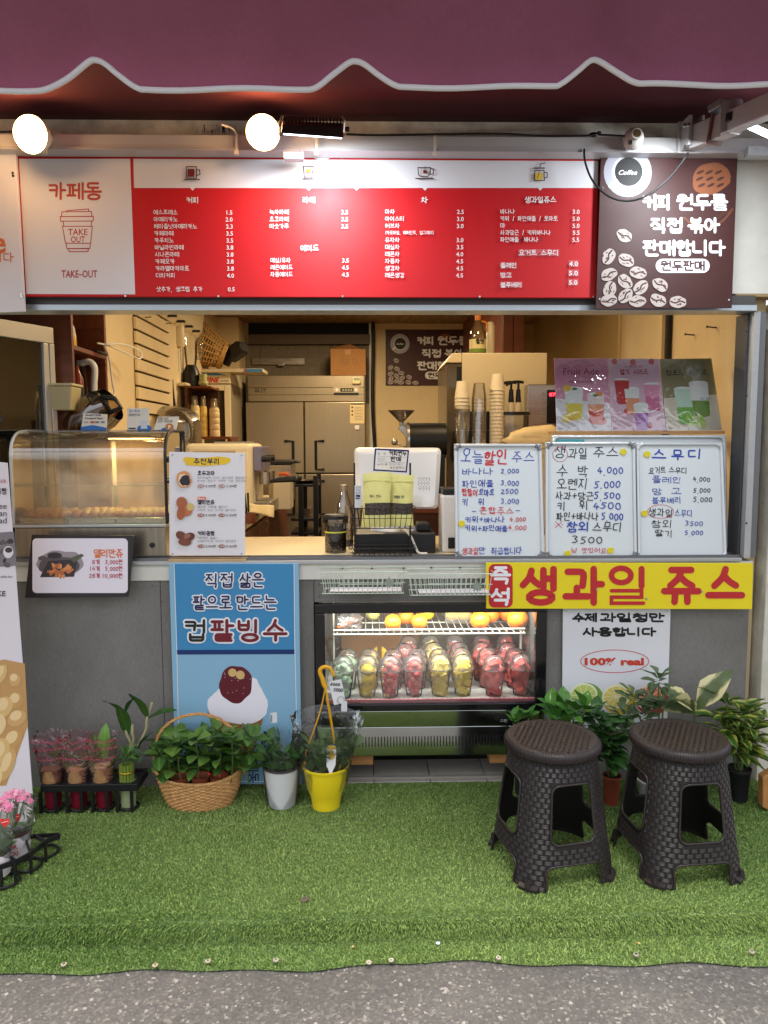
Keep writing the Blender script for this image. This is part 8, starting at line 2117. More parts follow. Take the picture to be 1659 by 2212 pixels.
b = MB(); b.box(tx0 + .013, tx1 - .013, YT - .0599, YT + .0599, ztr_ - .012, ztr_ - .006); b.build('deck', BLACKP, nt_)
BARK = mat('bark', (150, 112, 74), .85, var=.35, scale=25, bump=.5, bscale=40); CUT = mat('cut_wood', (206, 164, 122), .7, var=.2, scale=14)
BAGF = film('cellophane', gloss=.07, rough=.05, haze=.03, bump=.7, bscale=16, fior=1.3); PINKP = mat('pink_print', (186, 66, 92), .5)
rg = random.Random(4)
def bag(root, c, r0, r1, h, m=BAGF, print_=False, n=26, rows=9, jit=.18, seed=0, name='cellophane_wrap', taperx=1.0):
	mb = MB()
	for j in range(rows):
		t = j / (rows - 1); r = r0 + (r1 - r0) * t
		for k in range(n):
			a = 2 * math.pi * k / n
			w_ = 1 + jit * t * mnoise.noise(Vector((math.cos(a) * 2 + seed, math.sin(a) * 2, t * 3)))
			mb.v.append((c[0] + r * w_ * math.cos(a) * taperx, c[1] + r * w_ * math.sin(a) * .8, c[2] + h * t + (.02 * mnoise.noise(Vector((a * 2, seed, 3))) if j == rows - 1 else 0)))
	for j in range(rows - 1):
		for k in range(n):
			k2 = (k + 1) % n; mb.f.append((j * n + k, j * n + k2, (j + 1) * n + k2, (j + 1) * n + k)); mb.m.append(0)
	w_ = mb.build(name, m, root, smooth=180)
	if print_:
		for t in (.56 + .1 * mnoise.noise(Vector((seed, 1, 2))), .78, .93):
			b = MB(); pts = []
			for k in range(n * 2 + 1):
				a = math.pi + math.pi * k / (n * 2); r = (r0 + (r1 - r0) * t) * 1.01
				ww = 1 + jit * t * mnoise.noise(Vector((math.cos(a) * 2 + seed, math.sin(a) * 2, t * 3)))
				pts.append((c[0] + r * ww * math.cos(a) * taperx, c[1] + r * ww * math.sin(a) * .8 - .001, c[2] + h * t + .016 * mnoise.noise(Vector((k * .35, seed + t * 9, 0)))))
			b.tube(pts, .0013, 4); b.build('printed_wave', PINKP, w_, smooth=60)
	return w_
ORCH = leaf_mat('orchid_leaf', (46, 82, 36), (70, 104, 44), .3); WRAPG = leaf_mat('wrapped_leaf', (92, 132, 52), (120, 150, 70), .45)
for k, x in enumerate(pot_x[:3]):
	nm = ('first', 'second', 'third')[k]
	r_ = empty('log_pot_plant', (x, YT - .02, .012), 'cellophane-wrapped plant in a log pot, %s from the banner in the nursery tray' % nm, 'plant', 'wrapped log pots in the nursery tray')
	b = MB(); b.lathe([(.0001, 0), (.030, 0), (.036, ztr_ - .02)], (x, YT - .02, .013), 20); b.build('inner_pot', mat('magenta_pot', (112, 14, 38), .4), r_, smooth=50)
	zl = ztr_ - .004; hl = .055 + .012 * (k == 2)
	b = MB(); b.lathe([(.036, zl), (.038, zl + .01), (.037, zl + hl)], (x, YT - .03, 0), 24); b.build('log', BARK, r_, smooth=60)
	b = MB(); b.disc((x, YT - .03, zl + hl), .037, 24); b.build('cut_top', CUT, r_)
	top = Vector((x, YT - .01, zl + hl))
	rosette(r_, 'lance', WRAPG, top + Vector((.02 if k < 2 else -.03, .01, .0)), 7, .075, .020, .6, rg)
	if k == 2:
		for az, L in ((1.5, .15), (2.3, .11)): leaf(r_, 'strap', leaf_mat('broad_leaf', (84, 124, 44)), top + Vector((-.0, .0, .01)), (math.cos(az) * .35, .1, 1), L, .05, .3)
	bag(r_, (x, YT - .025, zl - .01), .044, .068, .20 + .03 * rg.random(), print_=True, seed=k * 5, jit=.35, m=film('pink_cellophane', rgb=(250, 236, 240), gloss=.09, rough=.05, haze=.10, hazec=(206, 120, 146), bump=.9, bscale=18, fior=1.35))
x = pot_x[3]
r_ = empty('bamboo_bundle', (x, YT - .02, .012), 'short bundle of green bamboo tied with gold wire in the nursery tray', 'plant')
b = MB(); b.lathe([(.0001, 0), (.030, 0), (.034, ztr_ - .01)], (x, YT - .02, .013), 20); b.build('inner_pot', mat('clear_green_pot', (150, 160, 120), .4), r_, smooth=50)
for k in range(12):
	a = 2 * math.pi * k / 12; b = MB(); p = Vector((x + .024 * math.cos(a), YT - .03 + .022 * math.sin(a), ztr_ - .01)); b.cyl(p, p + Vector((0, 0, .075)), .0062, n=8); b.build('cane', mat('bamboo_green', (112, 130, 52), .4), r_, smooth=60)
b = MB(); b.tube([(x + .0315 * math.cos(2 * math.pi * k / 24), YT - .03 + .029 * math.sin(2 * math.pi * k / 24), ztr_ + .035) for k in range(24)], .003, 6, closed=True); b.build('gold_tie', mat('gold_wire', (206, 166, 50), .25, .9), r_, smooth=60)
rosette(r_, 'lance', leaf_mat('bamboo_leaf', (60, 92, 36)), (x, YT - .03, ztr_ + .075), 12, .06, .016, .3, rg)
oc = empty('orchid_plant', (at(270, 1690, 3.05).x, 3.06, ztr_), 'dark strap-leaved orchid plant rising behind the nursery tray', 'plant')
ob = Vector(oc.location)
OCU = lambda cx, cy, Y: at(cx * .3142 + 54.9, cy * .3142 + 1426.4, Y)
for p, m_, pw_ in (((820, 500), (835, 410), (870, 290)), ((720, 580), (700, 520), (690, 480)), ((740, 560), (735, 500), (735, 440))):
	b = MB(); b.tube(smoothpath([ob, OCU(*p, 3.05), OCU(*m_, 3.04), OCU(*pw_, 3.04)], 4), .006, 7); b.build('pseudobulb', mat('pale_stem', (176, 170, 130), .6), oc, smooth=60)
for (a, e_, wd) in (((700, 510), (650, 300), .052), ((700, 380), (560, 260), .03), ((690, 360), (740, 230), .035), ((838, 400), (740, 215), .055), ((850, 395), (1012, 320), .045), ((740, 590), (790, 690), .04), ((780, 600), (850, 480), .04), ((720, 600), (700, 690), .05)):
	A, E_ = OCU(*a, 3.04), OCU(*e_, 3.0); leaf(oc, 'strap', ORCH, A, (E_ - A), (E_ - A).length * 1.05, wd, .3)

# ---- white pot with holiday cactus
PU = lambda cx: cx * .16534 + 548.6
PV = lambda cy: cy * .16534 + 1426.4
YP = 2.98
def pot(name, label, u0, u1, v_rim, v_bot, Y, m, rim_m, prof):
	c = at((u0 + u1) / 2, v_bot, Y); c.z = 0.004; r = (at(u1, v_rim, Y).x - at(u0, v_rim, Y).x) / 2; h = at((u0 + u1) / 2, v_rim, Y).z
	root = empty(name, c, label, 'potted plant')
	b = MB(); b.lathe([(r * a, h * t) for a, t in prof], c, 36); b.build('pot', m, root, smooth=40)
	b = MB(); b.lathe([(r * .99, h * .95), (r * 1.03, h * .96), (r * 1.04, h * 1.0), (r * .98, h * 1.01), (r * .95, h * .98)], c, 36); b.build('rim', rim_m, root, smooth=50)
	b = MB(); b.disc((c.x, c.y, h * .93), r * .95, 32); b.build('soil', SOIL, root)
	return root, c, r, h
def cactus(root, c, r, h, n, m, rg, H=.11):
	for k in range(n):
		a = 2.4 * k + rg.uniform(-.3, .3); q = r * rg.uniform(.1, .75)
		p = Vector((c.x + q * math.cos(a), c.y + q * math.sin(a) * .8, h * .93)); d = Vector((math.cos(a) * .35, math.sin(a) * .3, 1)).normalized()
		L = rg.uniform(.042, .06)
		for s_ in range(rg.choice((2, 3, 3))):
			leaf(root, 'wavy', m, p, d, L, L * .86, rg.uniform(-1.5, 1.5)); p = p + d * L * .92
			d = (d + Vector((math.cos(a) * .35, math.sin(a) * .3, -.12)) + Vector((rg.uniform(-.25, .25), rg.uniform(-.2, .2), 0))).normalized()
CAC = leaf_mat('cactus_pad', (54, 94, 44), (84, 122, 60), .35)
wp, c, r, h = pot('potted_cactus', 'holiday cactus in a white pot inside a clear sleeve', 570, 649, 1653, 1729, YP, mat('white_pot', (206, 206, 206), .45), mat('grey_rim', (70, 64, 62), .5), [(.0001, 0), (.70, 0), (.72, .03), (.74, .12), (.90, .60), (.97, .96)])
cactus(wp, c, r, h, 26, CAC, random.Random(2))
bag(wp, (c.x, c.y, .01), r * .90, r * 1.12, .29, jit=.10, seed=3)
b = MB(); q = [at(PU(a), PV(v), YP - .06) for a, v in ((218, 820), (303, 812), (298, 678), (213, 690))]; b.slab(q, .0008); o_ = b.build('barcode_sticker', mat('sticker', (210, 210, 214), .5), wp)
P_ = Print(YP - .0605); [P_.stroke([(PU(220), PV(715 + 9 * k)), (PU(238), PV(714 + 9 * k))], .8, DK, cap=False) for k in range(11)]; P_.build('barcode', o_)

# ---- yellow hanging pot
yp_, c, r, h = pot('hanging_pot_plant', 'leafy plant in a yellow pot with a tall yellow hanging hook', 655, 754, 1652, 1733, 2.96, mat('yellow_pot', (232, 206, 34), .4), mat('yellow_pot'), [(.0001, 0), (.60, 0), (.61, .05), (.66, .22), (.70, .30), (.84, .50), (.93, .80), (.98, .97)])
cactus(yp_, c, r, h, 40, leaf_mat('pale_cactus_pad', (70, 96, 50), (104, 126, 78), .4), random.Random(8))
HK = mat('hook_yellow', (226, 166, 26), .4)
Yh = 2.94
top = at(PU(935), PV(350), Yh)
hk_ = [at(PU(a), PV(v), Yh) for a, v in ((940, 352), (915, 310), (895, 240), (866, 170), (868, 120), (905, 90), (945, 86), (985, 98), (1010, 125), (1030, 165), (1042, 205))]
b = MB(); b.tube(smoothpath(hk_, 4), [.0105 - .0045 * (k / 41) for k in range(41)], 8); b.build('hook', HK, yp_, smooth=60)
for (a1, v1), (a2, v2) in (((860, 690), (690, 1170)), ((990, 640), (1090, 1300)), ((985, 700), (1080, 1250))):
	e_ = at(PU(a2), PV(v2), Yh + (.05 if v2 == 1250 else 0)); e_.z = max(e_.z, h) if v2 > 1200 else e_.z
	pp_ = [top, at(PU(a1), PV(v1), Yh), e_]
	if v2 == 1170: pp_.append(at(PU(668), PV(1290), Yh))
	else: pp_.append(at(PU(1118), PV(1380), Yh + (.06 if v2 == 1250 else 0)))
	b = MB(); b.tube(smoothpath(pp_, 5), .0032, 6); b.build('hanger', HK, yp_, smooth=60)
for a in (672, 1115):
	q = at(PU(a), PV(1300 if a < 800 else 1390), Yh - .0); b = MB(); b.box(q.x - .006, q.x + .006, q.y - .005, q.y + .005, q.z - .022, q.z + .02); b.build('clip', HK, yp_, bevel=.002)
q = [at(PU(a), PV(v), Yh - .015) for a, v in ((1045, 585), (1200, 555), (1140, 245), (975, 285))]
b = MB(); b.slab(q, .0012); o_ = b.build('price_tag', mat('tag_white', (226, 224, 226), .5), yp_, bevel=.0004)
P_ = Print(Yh - .0165); P_.hand('8000', PU(1000), PV(312), 8, BK, PU(1125), w=1.3, jit=.08, seed=3, slant=.2); P_.hand('5000', PU(1042), PV(385), 9, BK, PU(1158), w=1.3, jit=.08, seed=4, slant=.2); P_.stroke([(PU(1135) + 7.5 * math.cos(2 * math.pi * k / 24), PV(522) + 7.8 * math.sin(2 * math.pi * k / 24)) for k in range(24)], .8, BK, closed=True); P_.build('lettering', o_)
q = [at(PU(a), PV(v), Yh - .07) for a, v in ((950, 1395), (1068, 1395), (1075, 1140), (945, 1140))]
b = MB(); b.prism([(at(PU(a), PV(v), Yh - .07).x, at(PU(a), PV(v), Yh - .07).z) for a, v in ((998, 1510), (1050, 1400), (1066, 1370), (1076, 1150), (1060, 1118), (1010, 1108), (965, 1120), (945, 1155), (948, 1385), (968, 1420))], Yh - .07, Yh - .0688); o_ = b.build('plant_label', mat('tag_white'), yp_)
P_ = Print(Yh - .0705); P_.poly([(PU(a), PV(v)) for a, v in ((950, 1165), (1074, 1160), (1058, 1120), (1010, 1110), (966, 1122))], YEL); P_.ell(PU(1010), PV(1235), 7, 9, ink('petal', (196, 160, 60)), jit=.5, seed=2); P_.build('print', o_)
bag(yp_, (c.x, c.y, h * .5), r * .95, r * 1.55, .30, m=film('loose_cellophane', gloss=.08, rough=.04, haze=.03, bump=1.0, bscale=14, fior=1.3), jit=.35, seed=12)
b = MB(); q = [at(PU(a), PV(v), 2.87) for a, v in ((1138, 665), (1216, 668), (1218, 535), (1142, 540))]; b.slab(q, .0008); o_ = b.build('barcode_sticker', mat('sticker'), yp_)

# ---- plants on the right
RU = lambda cx, cy, Y: at(cx * .3882 + 1014.9, cy * .3882 + 1426.4, Y)
def small_pot(cx, cyt, wcx, Y, m, h=None):
	c = RU(cx, cyt, Y); hh = c.z; r = px(wcx * .3882, Y) / 2
	b = MB(); b.lathe([(.0001, 0), (r * .78, 0), (r * .95, hh * .9), (r * 1.03, hh * .92), (r * 1.03, hh), (r * .95, hh * .98)], (c.x, Y, .003), 28)
	return b, Vector((c.x, Y, hh)), r
GLO = leaf_mat('glossy_leaf', (60, 110, 44), (98, 150, 62), .22); PIT = leaf_mat('whorl_leaf', (80, 104, 66), (108, 128, 88), .4); CRO = leaf_mat('yellow_edged_leaf', (62, 96, 36), edge=(168, 172, 76), rough=.35); RUB = leaf_mat('cream_leaf', (96, 112, 74), edge=(236, 226, 170), rough=.35)
rg = random.Random(21)
def leafy(name, label, cx, cyt, wcx, Y, potm, tips, kind, lm, n, L, W, up=.3, mid=True):
	b, p, r = small_pot(cx, cyt, wcx, Y, potm)
	root = empty(name, (p.x, Y, .003), label, 'potted plant'); b.build('pot', potm, root, smooth=50)
	b = MB(); b.disc((p.x, Y, p.z * .95), r * .95, 24); b.build('soil', SOIL, root)
	for (tx, ty, dy) in tips:
		t = RU(tx, ty, Y + dy); s0 = p + Vector((rg.uniform(-.3, .3) * r, rg.uniform(-.3, .3) * r, -.01))
		b = MB(); b.tube(smoothpath([s0, s0.lerp(t, .5) + Vector((rg.uniform(-.01, .01), 0, .01)), t], 4), .0035, 6); b.build('stem', mat('green_stem'), root, smooth=60)
		rosette(root, kind, lm, t, n, L, W, up, rg)
		if mid:
			for q in (.45, .7): rosette(root, kind, lm, s0.lerp(t, q), max(4, n // 2), L, W, .1, rg)
	return root
leafy('glossy_plant', 'glossy bright green plant in a dark pot just left behind the first stool', 480, 660, 110, 2.93, mat('dark_brick_pot', (120, 56, 42), .5), [(450, 290, 0), (520, 270, .02), (590, 290, 0), (640, 280, -.02), (560, 330, -.03), (490, 340, -.02)], 'ovate', GLO, 5, .088, .05, .5)
leafy('glossy_plant', 'dark green bagged plant in a red-brown pot between the two stools', 790, 640, 105, 2.95, mat('red_brown_pot', (140, 66, 48), .45), [(690, 330, .02), (720, 380, -.02), (740, 440, -.03), (780, 490, -.04), (700, 470, -.03), (750, 370, 0)], 'lance', leaf_mat('dark_leaf', (44, 80, 38), (66, 106, 52), .25), 6, .10, .05, .4)
leafy('whorled_plant', 'grey-green shrub with whorled leaves in a white pot behind the second stool', 1060, 650, 290, 2.98, mat('offwhite_pot', (196, 200, 196), .5), [(1050, 130, -.02), (910, 235, -.01), (1075, 270, -.03), (860, 330, -.02), (960, 330, 0), (850, 420, -.04), (1000, 250, .03)], 'paddle', PIT, 12, .074, .034, .25, mid=False)
rb = leafy('rubber_plant', 'variegated rubber plant with cream-edged leaves behind the second stool', 1240, 620, 110, 3.02, mat('black_pot', (26, 26, 28), .5), [(1250, 300, 0)], 'ovate', RUB, 2, .05, .03, .6, mid=False)
for a, e_, wd, rl in (((1240, 290), (1065, 190), .13, 1.0), ((1250, 280), (1130, 145), .10, -.8), ((1262, 270), (1412, 65), .11, 1.1), ((1245, 300), (1240, 190), .03, 0)):
	A, E_ = RU(*a, 3.0), RU(*e_, 2.95); leaf(rb, 'lance', RUB, A, E_ - A, (E_ - A).length * 1.08, wd, rl)
leafy('croton_plant', 'bushy yellow-edged plant in a black pot in front of the white pillar', 1500, 600, 130, 2.97, mat('black_pot'), [(1430, 250, 0), (1500, 290, .02), (1560, 310, 0), (1390, 330, -.02), (1460, 350, -.04), (1560, 390, -.03), (1500, 440, -.05), (1600, 370, .02), (1420, 410, -.04)], 'lance', CRO, 6, .11, .04, .2)
leafy('low_plant', 'small plant with a few leaves beside the fruit case', 290, 420, 90, 3.05, mat('black_pot'), [(270, 340, 0), (330, 320, 0), (240, 350, 0)], 'ovate', GLO, 4, .06, .035, .6, mid=False)

# ---- tall banner at the left edge
bn, bp2 = board('roll_banner', 'tall pastry photo banner leaning in from the left picture edge', 'banner', [(-130, 985), (16, 1000), (75, 1775), (-90, 1790)], 2.98, 2.86, t=.003, m=mat('banner_vinyl', (216, 208, 214), .4), part='sheet')
BU = lambda cx: cx * .446
BV = lambda cy: cy * .446 + 987.5
bp2.poly([(-130, 1160), (30, 1148), (36, 1222), (-125, 1232)], ink('photo_table', (120, 112, 116)))
for k in range(14): bp2.ell(BU(rnd.uniform(0, 60)), BV(rnd.uniform(400, 540)), rnd.uniform(3, 8), rnd.uniform(3, 6), ink('photo_bean%d' % (k % 2), [(58, 48, 48), (92, 82, 82)][k % 2]), rot=rnd.uniform(0, 90))
bp2.ell(BU(40), BV(460), 11, 13, ink('photo_cup', (214, 210, 214))); bp2.ell(BU(42), BV(450), 8, 6, ink('photo_bean0'))
bp2.hand('콩빵', -8, BV(165), 13, DK, 14, w=1.6, jit=.05)
for cy, t in ((235, 'coffee'), (270, 'bean'), (305, 'bread')): bp2.text(t, BU(32), BV(cy), 17, DK, align='r')
bp2.text('www.cafe.kr', -30, BV(578), 6, DK, BU(62)); bp2.text('CAKE', -30, BV(660), 14, ink('dark_plum', (58, 40, 60)), BU(27), off=.02); bp2.text('고소한 커피콩빵', -40, BV(120), 5, CRIM, BU(30)); bp2.text('커피향 가득', -30, BV(112), 4, CRIM, BU(28))
PST = [ink('pastry_photo%d' % k, c_) for k, c_ in enumerate(((208, 170, 112), (198, 158, 100), (222, 192, 142), (190, 146, 88)))]
bp2.poly([(BU(-150), BV(1010)), (BU(20), BV(980)), (BU(120), BV(1000)), (BU(135), BV(1300)), (BU(30), BV(1590)), (BU(-120), BV(1600))], ink('pastry_shadow', (186, 142, 88)), .0009)
for k, (cx_, cy_, a_, b2_, ro_) in enumerate(((30, 1050, 22, 46, 20), (95, 1080, 26, 30, 30), (-10, 1120, 30, 50, 10), (100, 1180, 34, 40, 40), (40, 1210, 40, 52, 30), (105, 1265, 34, 48, 60), (0, 1300, 46, 60, 30), (85, 1370, 36, 56, 40), (20, 1430, 44, 70, 20), (60, 1490, 30, 80, 20), (-10, 1550, 40, 70, 10))):
	bp2.ell(BU(cx_) - 10, BV(cy_), a_ * .46, b2_ * .46, PST[k % 4], rot=ro_); bp2.ell(BU(cx_) - 13, BV(cy_) - 6, a_ * .3, b2_ * .28, PST[2], rot=ro_)
bp2.build('print', bn)

# ---- pink kalanchoe in a wire tray, front left
kt_ = empty('flower_tray', (at_z(40, 1930, 0).x, at_z(60, 1900, 0).y, 0), 'black open plastic tray with flower pots at the left picture edge', 'tray')
Zt = lambda u, v, z: at_z(u, v, z)
HT = .075
corn = [(-60, 1915), (20, 1860), (75, 1820), (128, 1806)]
pts_f = [at_z(u, v, HT) for u, v in ((-80, 1905), (-20, 1880), (35, 1862), (66, 1845), (98, 1818), (130, 1806))]
b = MB()
for i in range(len(pts_f) - 1): beam(b, pts_f[i], pts_f[i + 1], .006, .018)
b.build('rim_bar', BLACKP, kt_)
pts_b = [at_z(u, v, HT) for u, v in ((-60, 1850), (0, 1836), (55, 1812), (75, 1806), (128, 1803))]
for i in range(len(pts_b) - 1):
	b = MB(); beam(b, pts_b[i], pts_b[i + 1], .006, .014); b.build('rim_bar', BLACKP, kt_)
for (u, v) in ((32, 1866), (66, 1848), (98, 1822), (2, 1880)):
	p = at_z(u, v, HT); b = MB(); b.box(p.x - .004, p.x + .004, p.y - .004, p.y + .004, .006, HT); b.build('strut', BLACKP, kt_)
for c_ in (at_z(2, 1915, .01), at_z(52, 1880, .01), at_z(90, 1850, .01)):
	b = MB(); b.tube([(c_.x + .045 * math.cos(2 * math.pi * k / 24), c_.y + .03 + .045 * math.sin(2 * math.pi * k / 24), .012) for k in range(24)], .005, 6, closed=True); b.build('cup_ring', BLACKP, kt_, smooth=60)
for a_, b2_ in ((pts_f[2], pts_b[1]), (pts_f[3], pts_b[2]), (pts_f[4], pts_b[3])):
	b = MB(); beam(b, a_, b2_, .006, .014); b.build('cross_bar', BLACKP, kt_)
PK = [mat('pink_petal', (222, 130, 166), .5, translucent=.2), mat('pale_petal', (226, 176, 190), .5, translucent=.2)]
KAL = leaf_mat('kalanchoe_leaf', (52, 88, 44), (80, 112, 58), .35)
def kalanchoe(u, v, label, seed, top_v, hs):
	rg = random.Random(seed); p = at_z(u, v, 0.0); Y = p.y; x = p.x
	root = empty('kalanchoe', (x, Y, .012), label, 'flower', 'wrapped kalanchoe in the tray')
	b = MB(); b.lathe([(.0001, 0), (.034, 0), (.042, .075)], (x, Y, .013), 24); b.build('pot', mat('magenta_pot'), root, smooth=50)
	zt_ = at(u, top_v, Y).z
	for k in range(9):
		a = rg.uniform(0, 6.28); leaf(root, 'ovate', KAL, (x + .02 * math.cos(a), Y + .02 * math.sin(a), .10), (math.cos(a), math.sin(a), .9), .06, .04, rg.uniform(-.4, .4))
	for k in range(60):
		a = rg.uniform(0, 6.28); q = .062 * math.sqrt(rg.random()); c_ = Vector((x + q * math.cos(a), Y + q * math.sin(a) * .8, zt_ - .022 - q * q * 5 + rg.uniform(-.012, .012)))
		b = MB()
		for j in range(4):
			an = j * math.pi / 2 + a; d = Vector((math.cos(an), math.sin(an), .25)); s_ = Vector((-math.sin(an), math.cos(an), 0))
			b.add([c_, c_ + d * .005 + s_ * .004, c_ + d * .0105, c_ + d * .005 - s_ * .004], [(0, 1, 2, 3)])
		b.move(Matrix.Translation(c_) @ Matrix.Rotation(rg.uniform(.2, 1.1), 4, 'X') @ Matrix.Translation(-c_))
		b.build('floret', PK[k % 5 == 0], root, fixn=False)
		if k % 3 == 0:
			b = MB(); b.tube([c_, Vector((x, Y, .12))], .0015, 4); b.build('flower_stem', mat('green_stem'), root)
	w_ = bag(root, (x, Y, .02), .043, .078, zt_ - .06, seed=seed, jit=.12, m=film('flower_sleeve', gloss=.14, rough=.05, haze=.10, bump=.6, bscale=14))
	P_ = Print(Y - .055)
	uh, vh = hs
	P_.poly([(uh + 12 * 16 / 17 * math.sin(t) ** 3 * .95, vh - .72 * (13 * math.cos(t) - 5 * math.cos(2 * t) - 2 * math.cos(3 * t) - math.cos(4 * t))) for t in [2 * math.pi * k / 28 for k in range(28)]], ink('heart_red', (204, 44, 40))); P_.stroke([(uh - 7, vh + 1), (uh + 7, vh - 3)], .9, WH)
	P_.build('heart_sticker', root)
	b = MB(); b.lathe([(.046, 0.01), (.052, .05), (.050, .088)], (x, Y, .013), 24); o_ = b.build('paper_collar', mat('collar_white', (214, 206, 210), .6), root, smooth=50)
	P_ = Print(Y - .0545); P_.text('FOR', u - 22, v - 22, 11, ink('collar_red', (176, 40, 50)), u + 2, off=.03, rot=-12); P_.text('YOU', u - 20, v - 8, 11, ink('collar_red'), u + 4, off=.03, rot=-12); P_.build('lettering', o_)
kalanchoe(36, 1855, 'pink flowering kalanchoe in a heart-printed sleeve beside the banner', 5, 1706, (33, 1766))
kalanchoe(-8, 1900, 'pink kalanchoe cut off by the left picture edge', 9, 1722, (11, 1776))
# ---- wooden board end at the right edge
b = MB(); q = [at(1648, 1745, 2.86), at(1700, 1768, 2.86), at(1700, 1648, 2.86), at(1648, 1680, 2.86)]
b.slab(q, .04); wbo = b.build('wooden_block', mat('varnished_wood', (176, 124, 72), .4, var=.2, scale=8), None, bevel=.004); tag(wbo, 'end of a varnished wooden board at the right picture edge', 'board')
# ---- small litter on the turf
def litter(name, u, v, r, m, label, cat, grp=None, flat=.25, n=8, z=.012):
	p = at_z(u, v, z if v < 2030 else -.062); b = MB(); b.ball(p, r, (1, 1, flat), n, 5, jit=.3, seed=u)
	tag(b.build(name, m, None, smooth=60), label, cat, grp)
for u, v, lab in ((578, 1712, 'red berry fallen on the turf nearer the white pot'), (565, 1693, 'red berry fallen on the turf beside the wicker basket')): litter('fallen_berry', u, v, .007, mat('red_berry'), lab, 'berry', 'fallen berries', 1)
dl = empty('dead_leaf', at_z(656, 1944, .012), 'curled dry leaf lying on the middle of the turf', 'leaf')
leaf(dl, 'ovate', mat('dry_leaf', (92, 78, 70), .8), at_z(648, 1946, .014), (1, .4, .1), .034, .016, .6)
nu = [(138, 2084), (335, 2086), (449, 2077), (596, 2075), (797, 2080), (845, 2075), (1077, 2070), (1374, 2063), (1624, 2057)]
for k, (u, v) in enumerate(nu):
	p = at_z(u, v, -.058); r_ = empty('turf_nail', p, 'flat-headed nail holding down the front edge of the turf', 'nail', 'nails along the turf edge')
	b = MB(); b.cyl(p, p + Vector((0, 0, .003)), .0085, n=14); b.build('washer', mat('bright_washer', (196, 186, 170), .4, .5), r_); b = MB(); b.cyl(p + Vector((0, 0, .003)), p + Vector((0, 0, .005)), .004, n=8); b.build('head', STEEL, r_)
for k, (u, v, c_) in enumerate(((946, 2037, 'white scrap of paper on the lower turf strip'), (762, 2045, 'tan crumb on the lower turf strip left of the paper scrap'), (1380, 2037, 'tan crumb on the lower turf strip below the second stool'))): litter('litter_scrap', u, v, .005 + .002 * (k == 0), mat('scrap%d' % min(k, 1), [(210, 216, 224), (190, 150, 96)][min(k, 1)], .7), c_, 'litter', None, .4)
# ================================================================== RATTAN-PATTERN STOOLS
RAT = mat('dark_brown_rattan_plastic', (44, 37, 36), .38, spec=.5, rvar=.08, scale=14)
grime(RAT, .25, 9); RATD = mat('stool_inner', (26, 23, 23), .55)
HS, HB = .465, .425
def srad(z):
	t = z / HB
	return .208 - .058 * t ** .9
def spt(th, z, off=0.0):
	"""rounded-square cone that turns round towards the seat"""
	t = z / HB; n = 2.0 + 1.1 * (1 - t)
	c, s_ = math.cos(th), math.sin(th)
	r = (abs(c) ** n + abs(s_) ** n) ** (-1 / n) * srad(z) * (1 - .07 * (1 - t)) + off
	return Vector((r * c, r * s_, z))
def hole(th, z, grow=0.0):
	"""inside one of the windows or arches (four sides)"""
	d = (th + math.pi / 4) % (math.pi / 2) - math.pi / 4
	x = d * srad(z)
	def rr(x, z, hw, z0, z1, r):
		hw += grow; z0 -= grow; z1 += grow
		qx, qz = abs(x) - (hw - r), abs(z - (z0 + z1) / 2) - ((z1 - z0) / 2 - r)
		return (max(qx, 0) ** 2 + max(qz, 0) ** 2) ** .5 + min(max(qx, qz), 0) < r
	tw = .070 + .014 * (1 - (z - .15) / .2)
	return rr(x, z, tw, .152, .350, .028) or rr(x, z, .104, -.08, .082, .03)
stool = empty('plastic_stool', (0, 0, 0))
mb = MB(); NT, NZ = 288, 104
keep = {}
for j in range(NZ + 1):
	z = HB * j / NZ
	for i in range(NT): mb.v.append(tuple(spt(2 * math.pi * i / NT, z)))
for j in range(NZ):
	for i in range(NT):
		th, z = 2 * math.pi * (i + .5) / NT, HB * (j + .5) / NZ
		if not hole(th, z): mb.f.append((j * NT + i, j * NT + (i + 1) % NT, (j + 1) * NT + (i + 1) % NT, (j + 1) * NT + i)); mb.m.append(0)
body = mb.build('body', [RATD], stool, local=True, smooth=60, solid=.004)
mb = MB(); rows = 25; bh = HB / rows
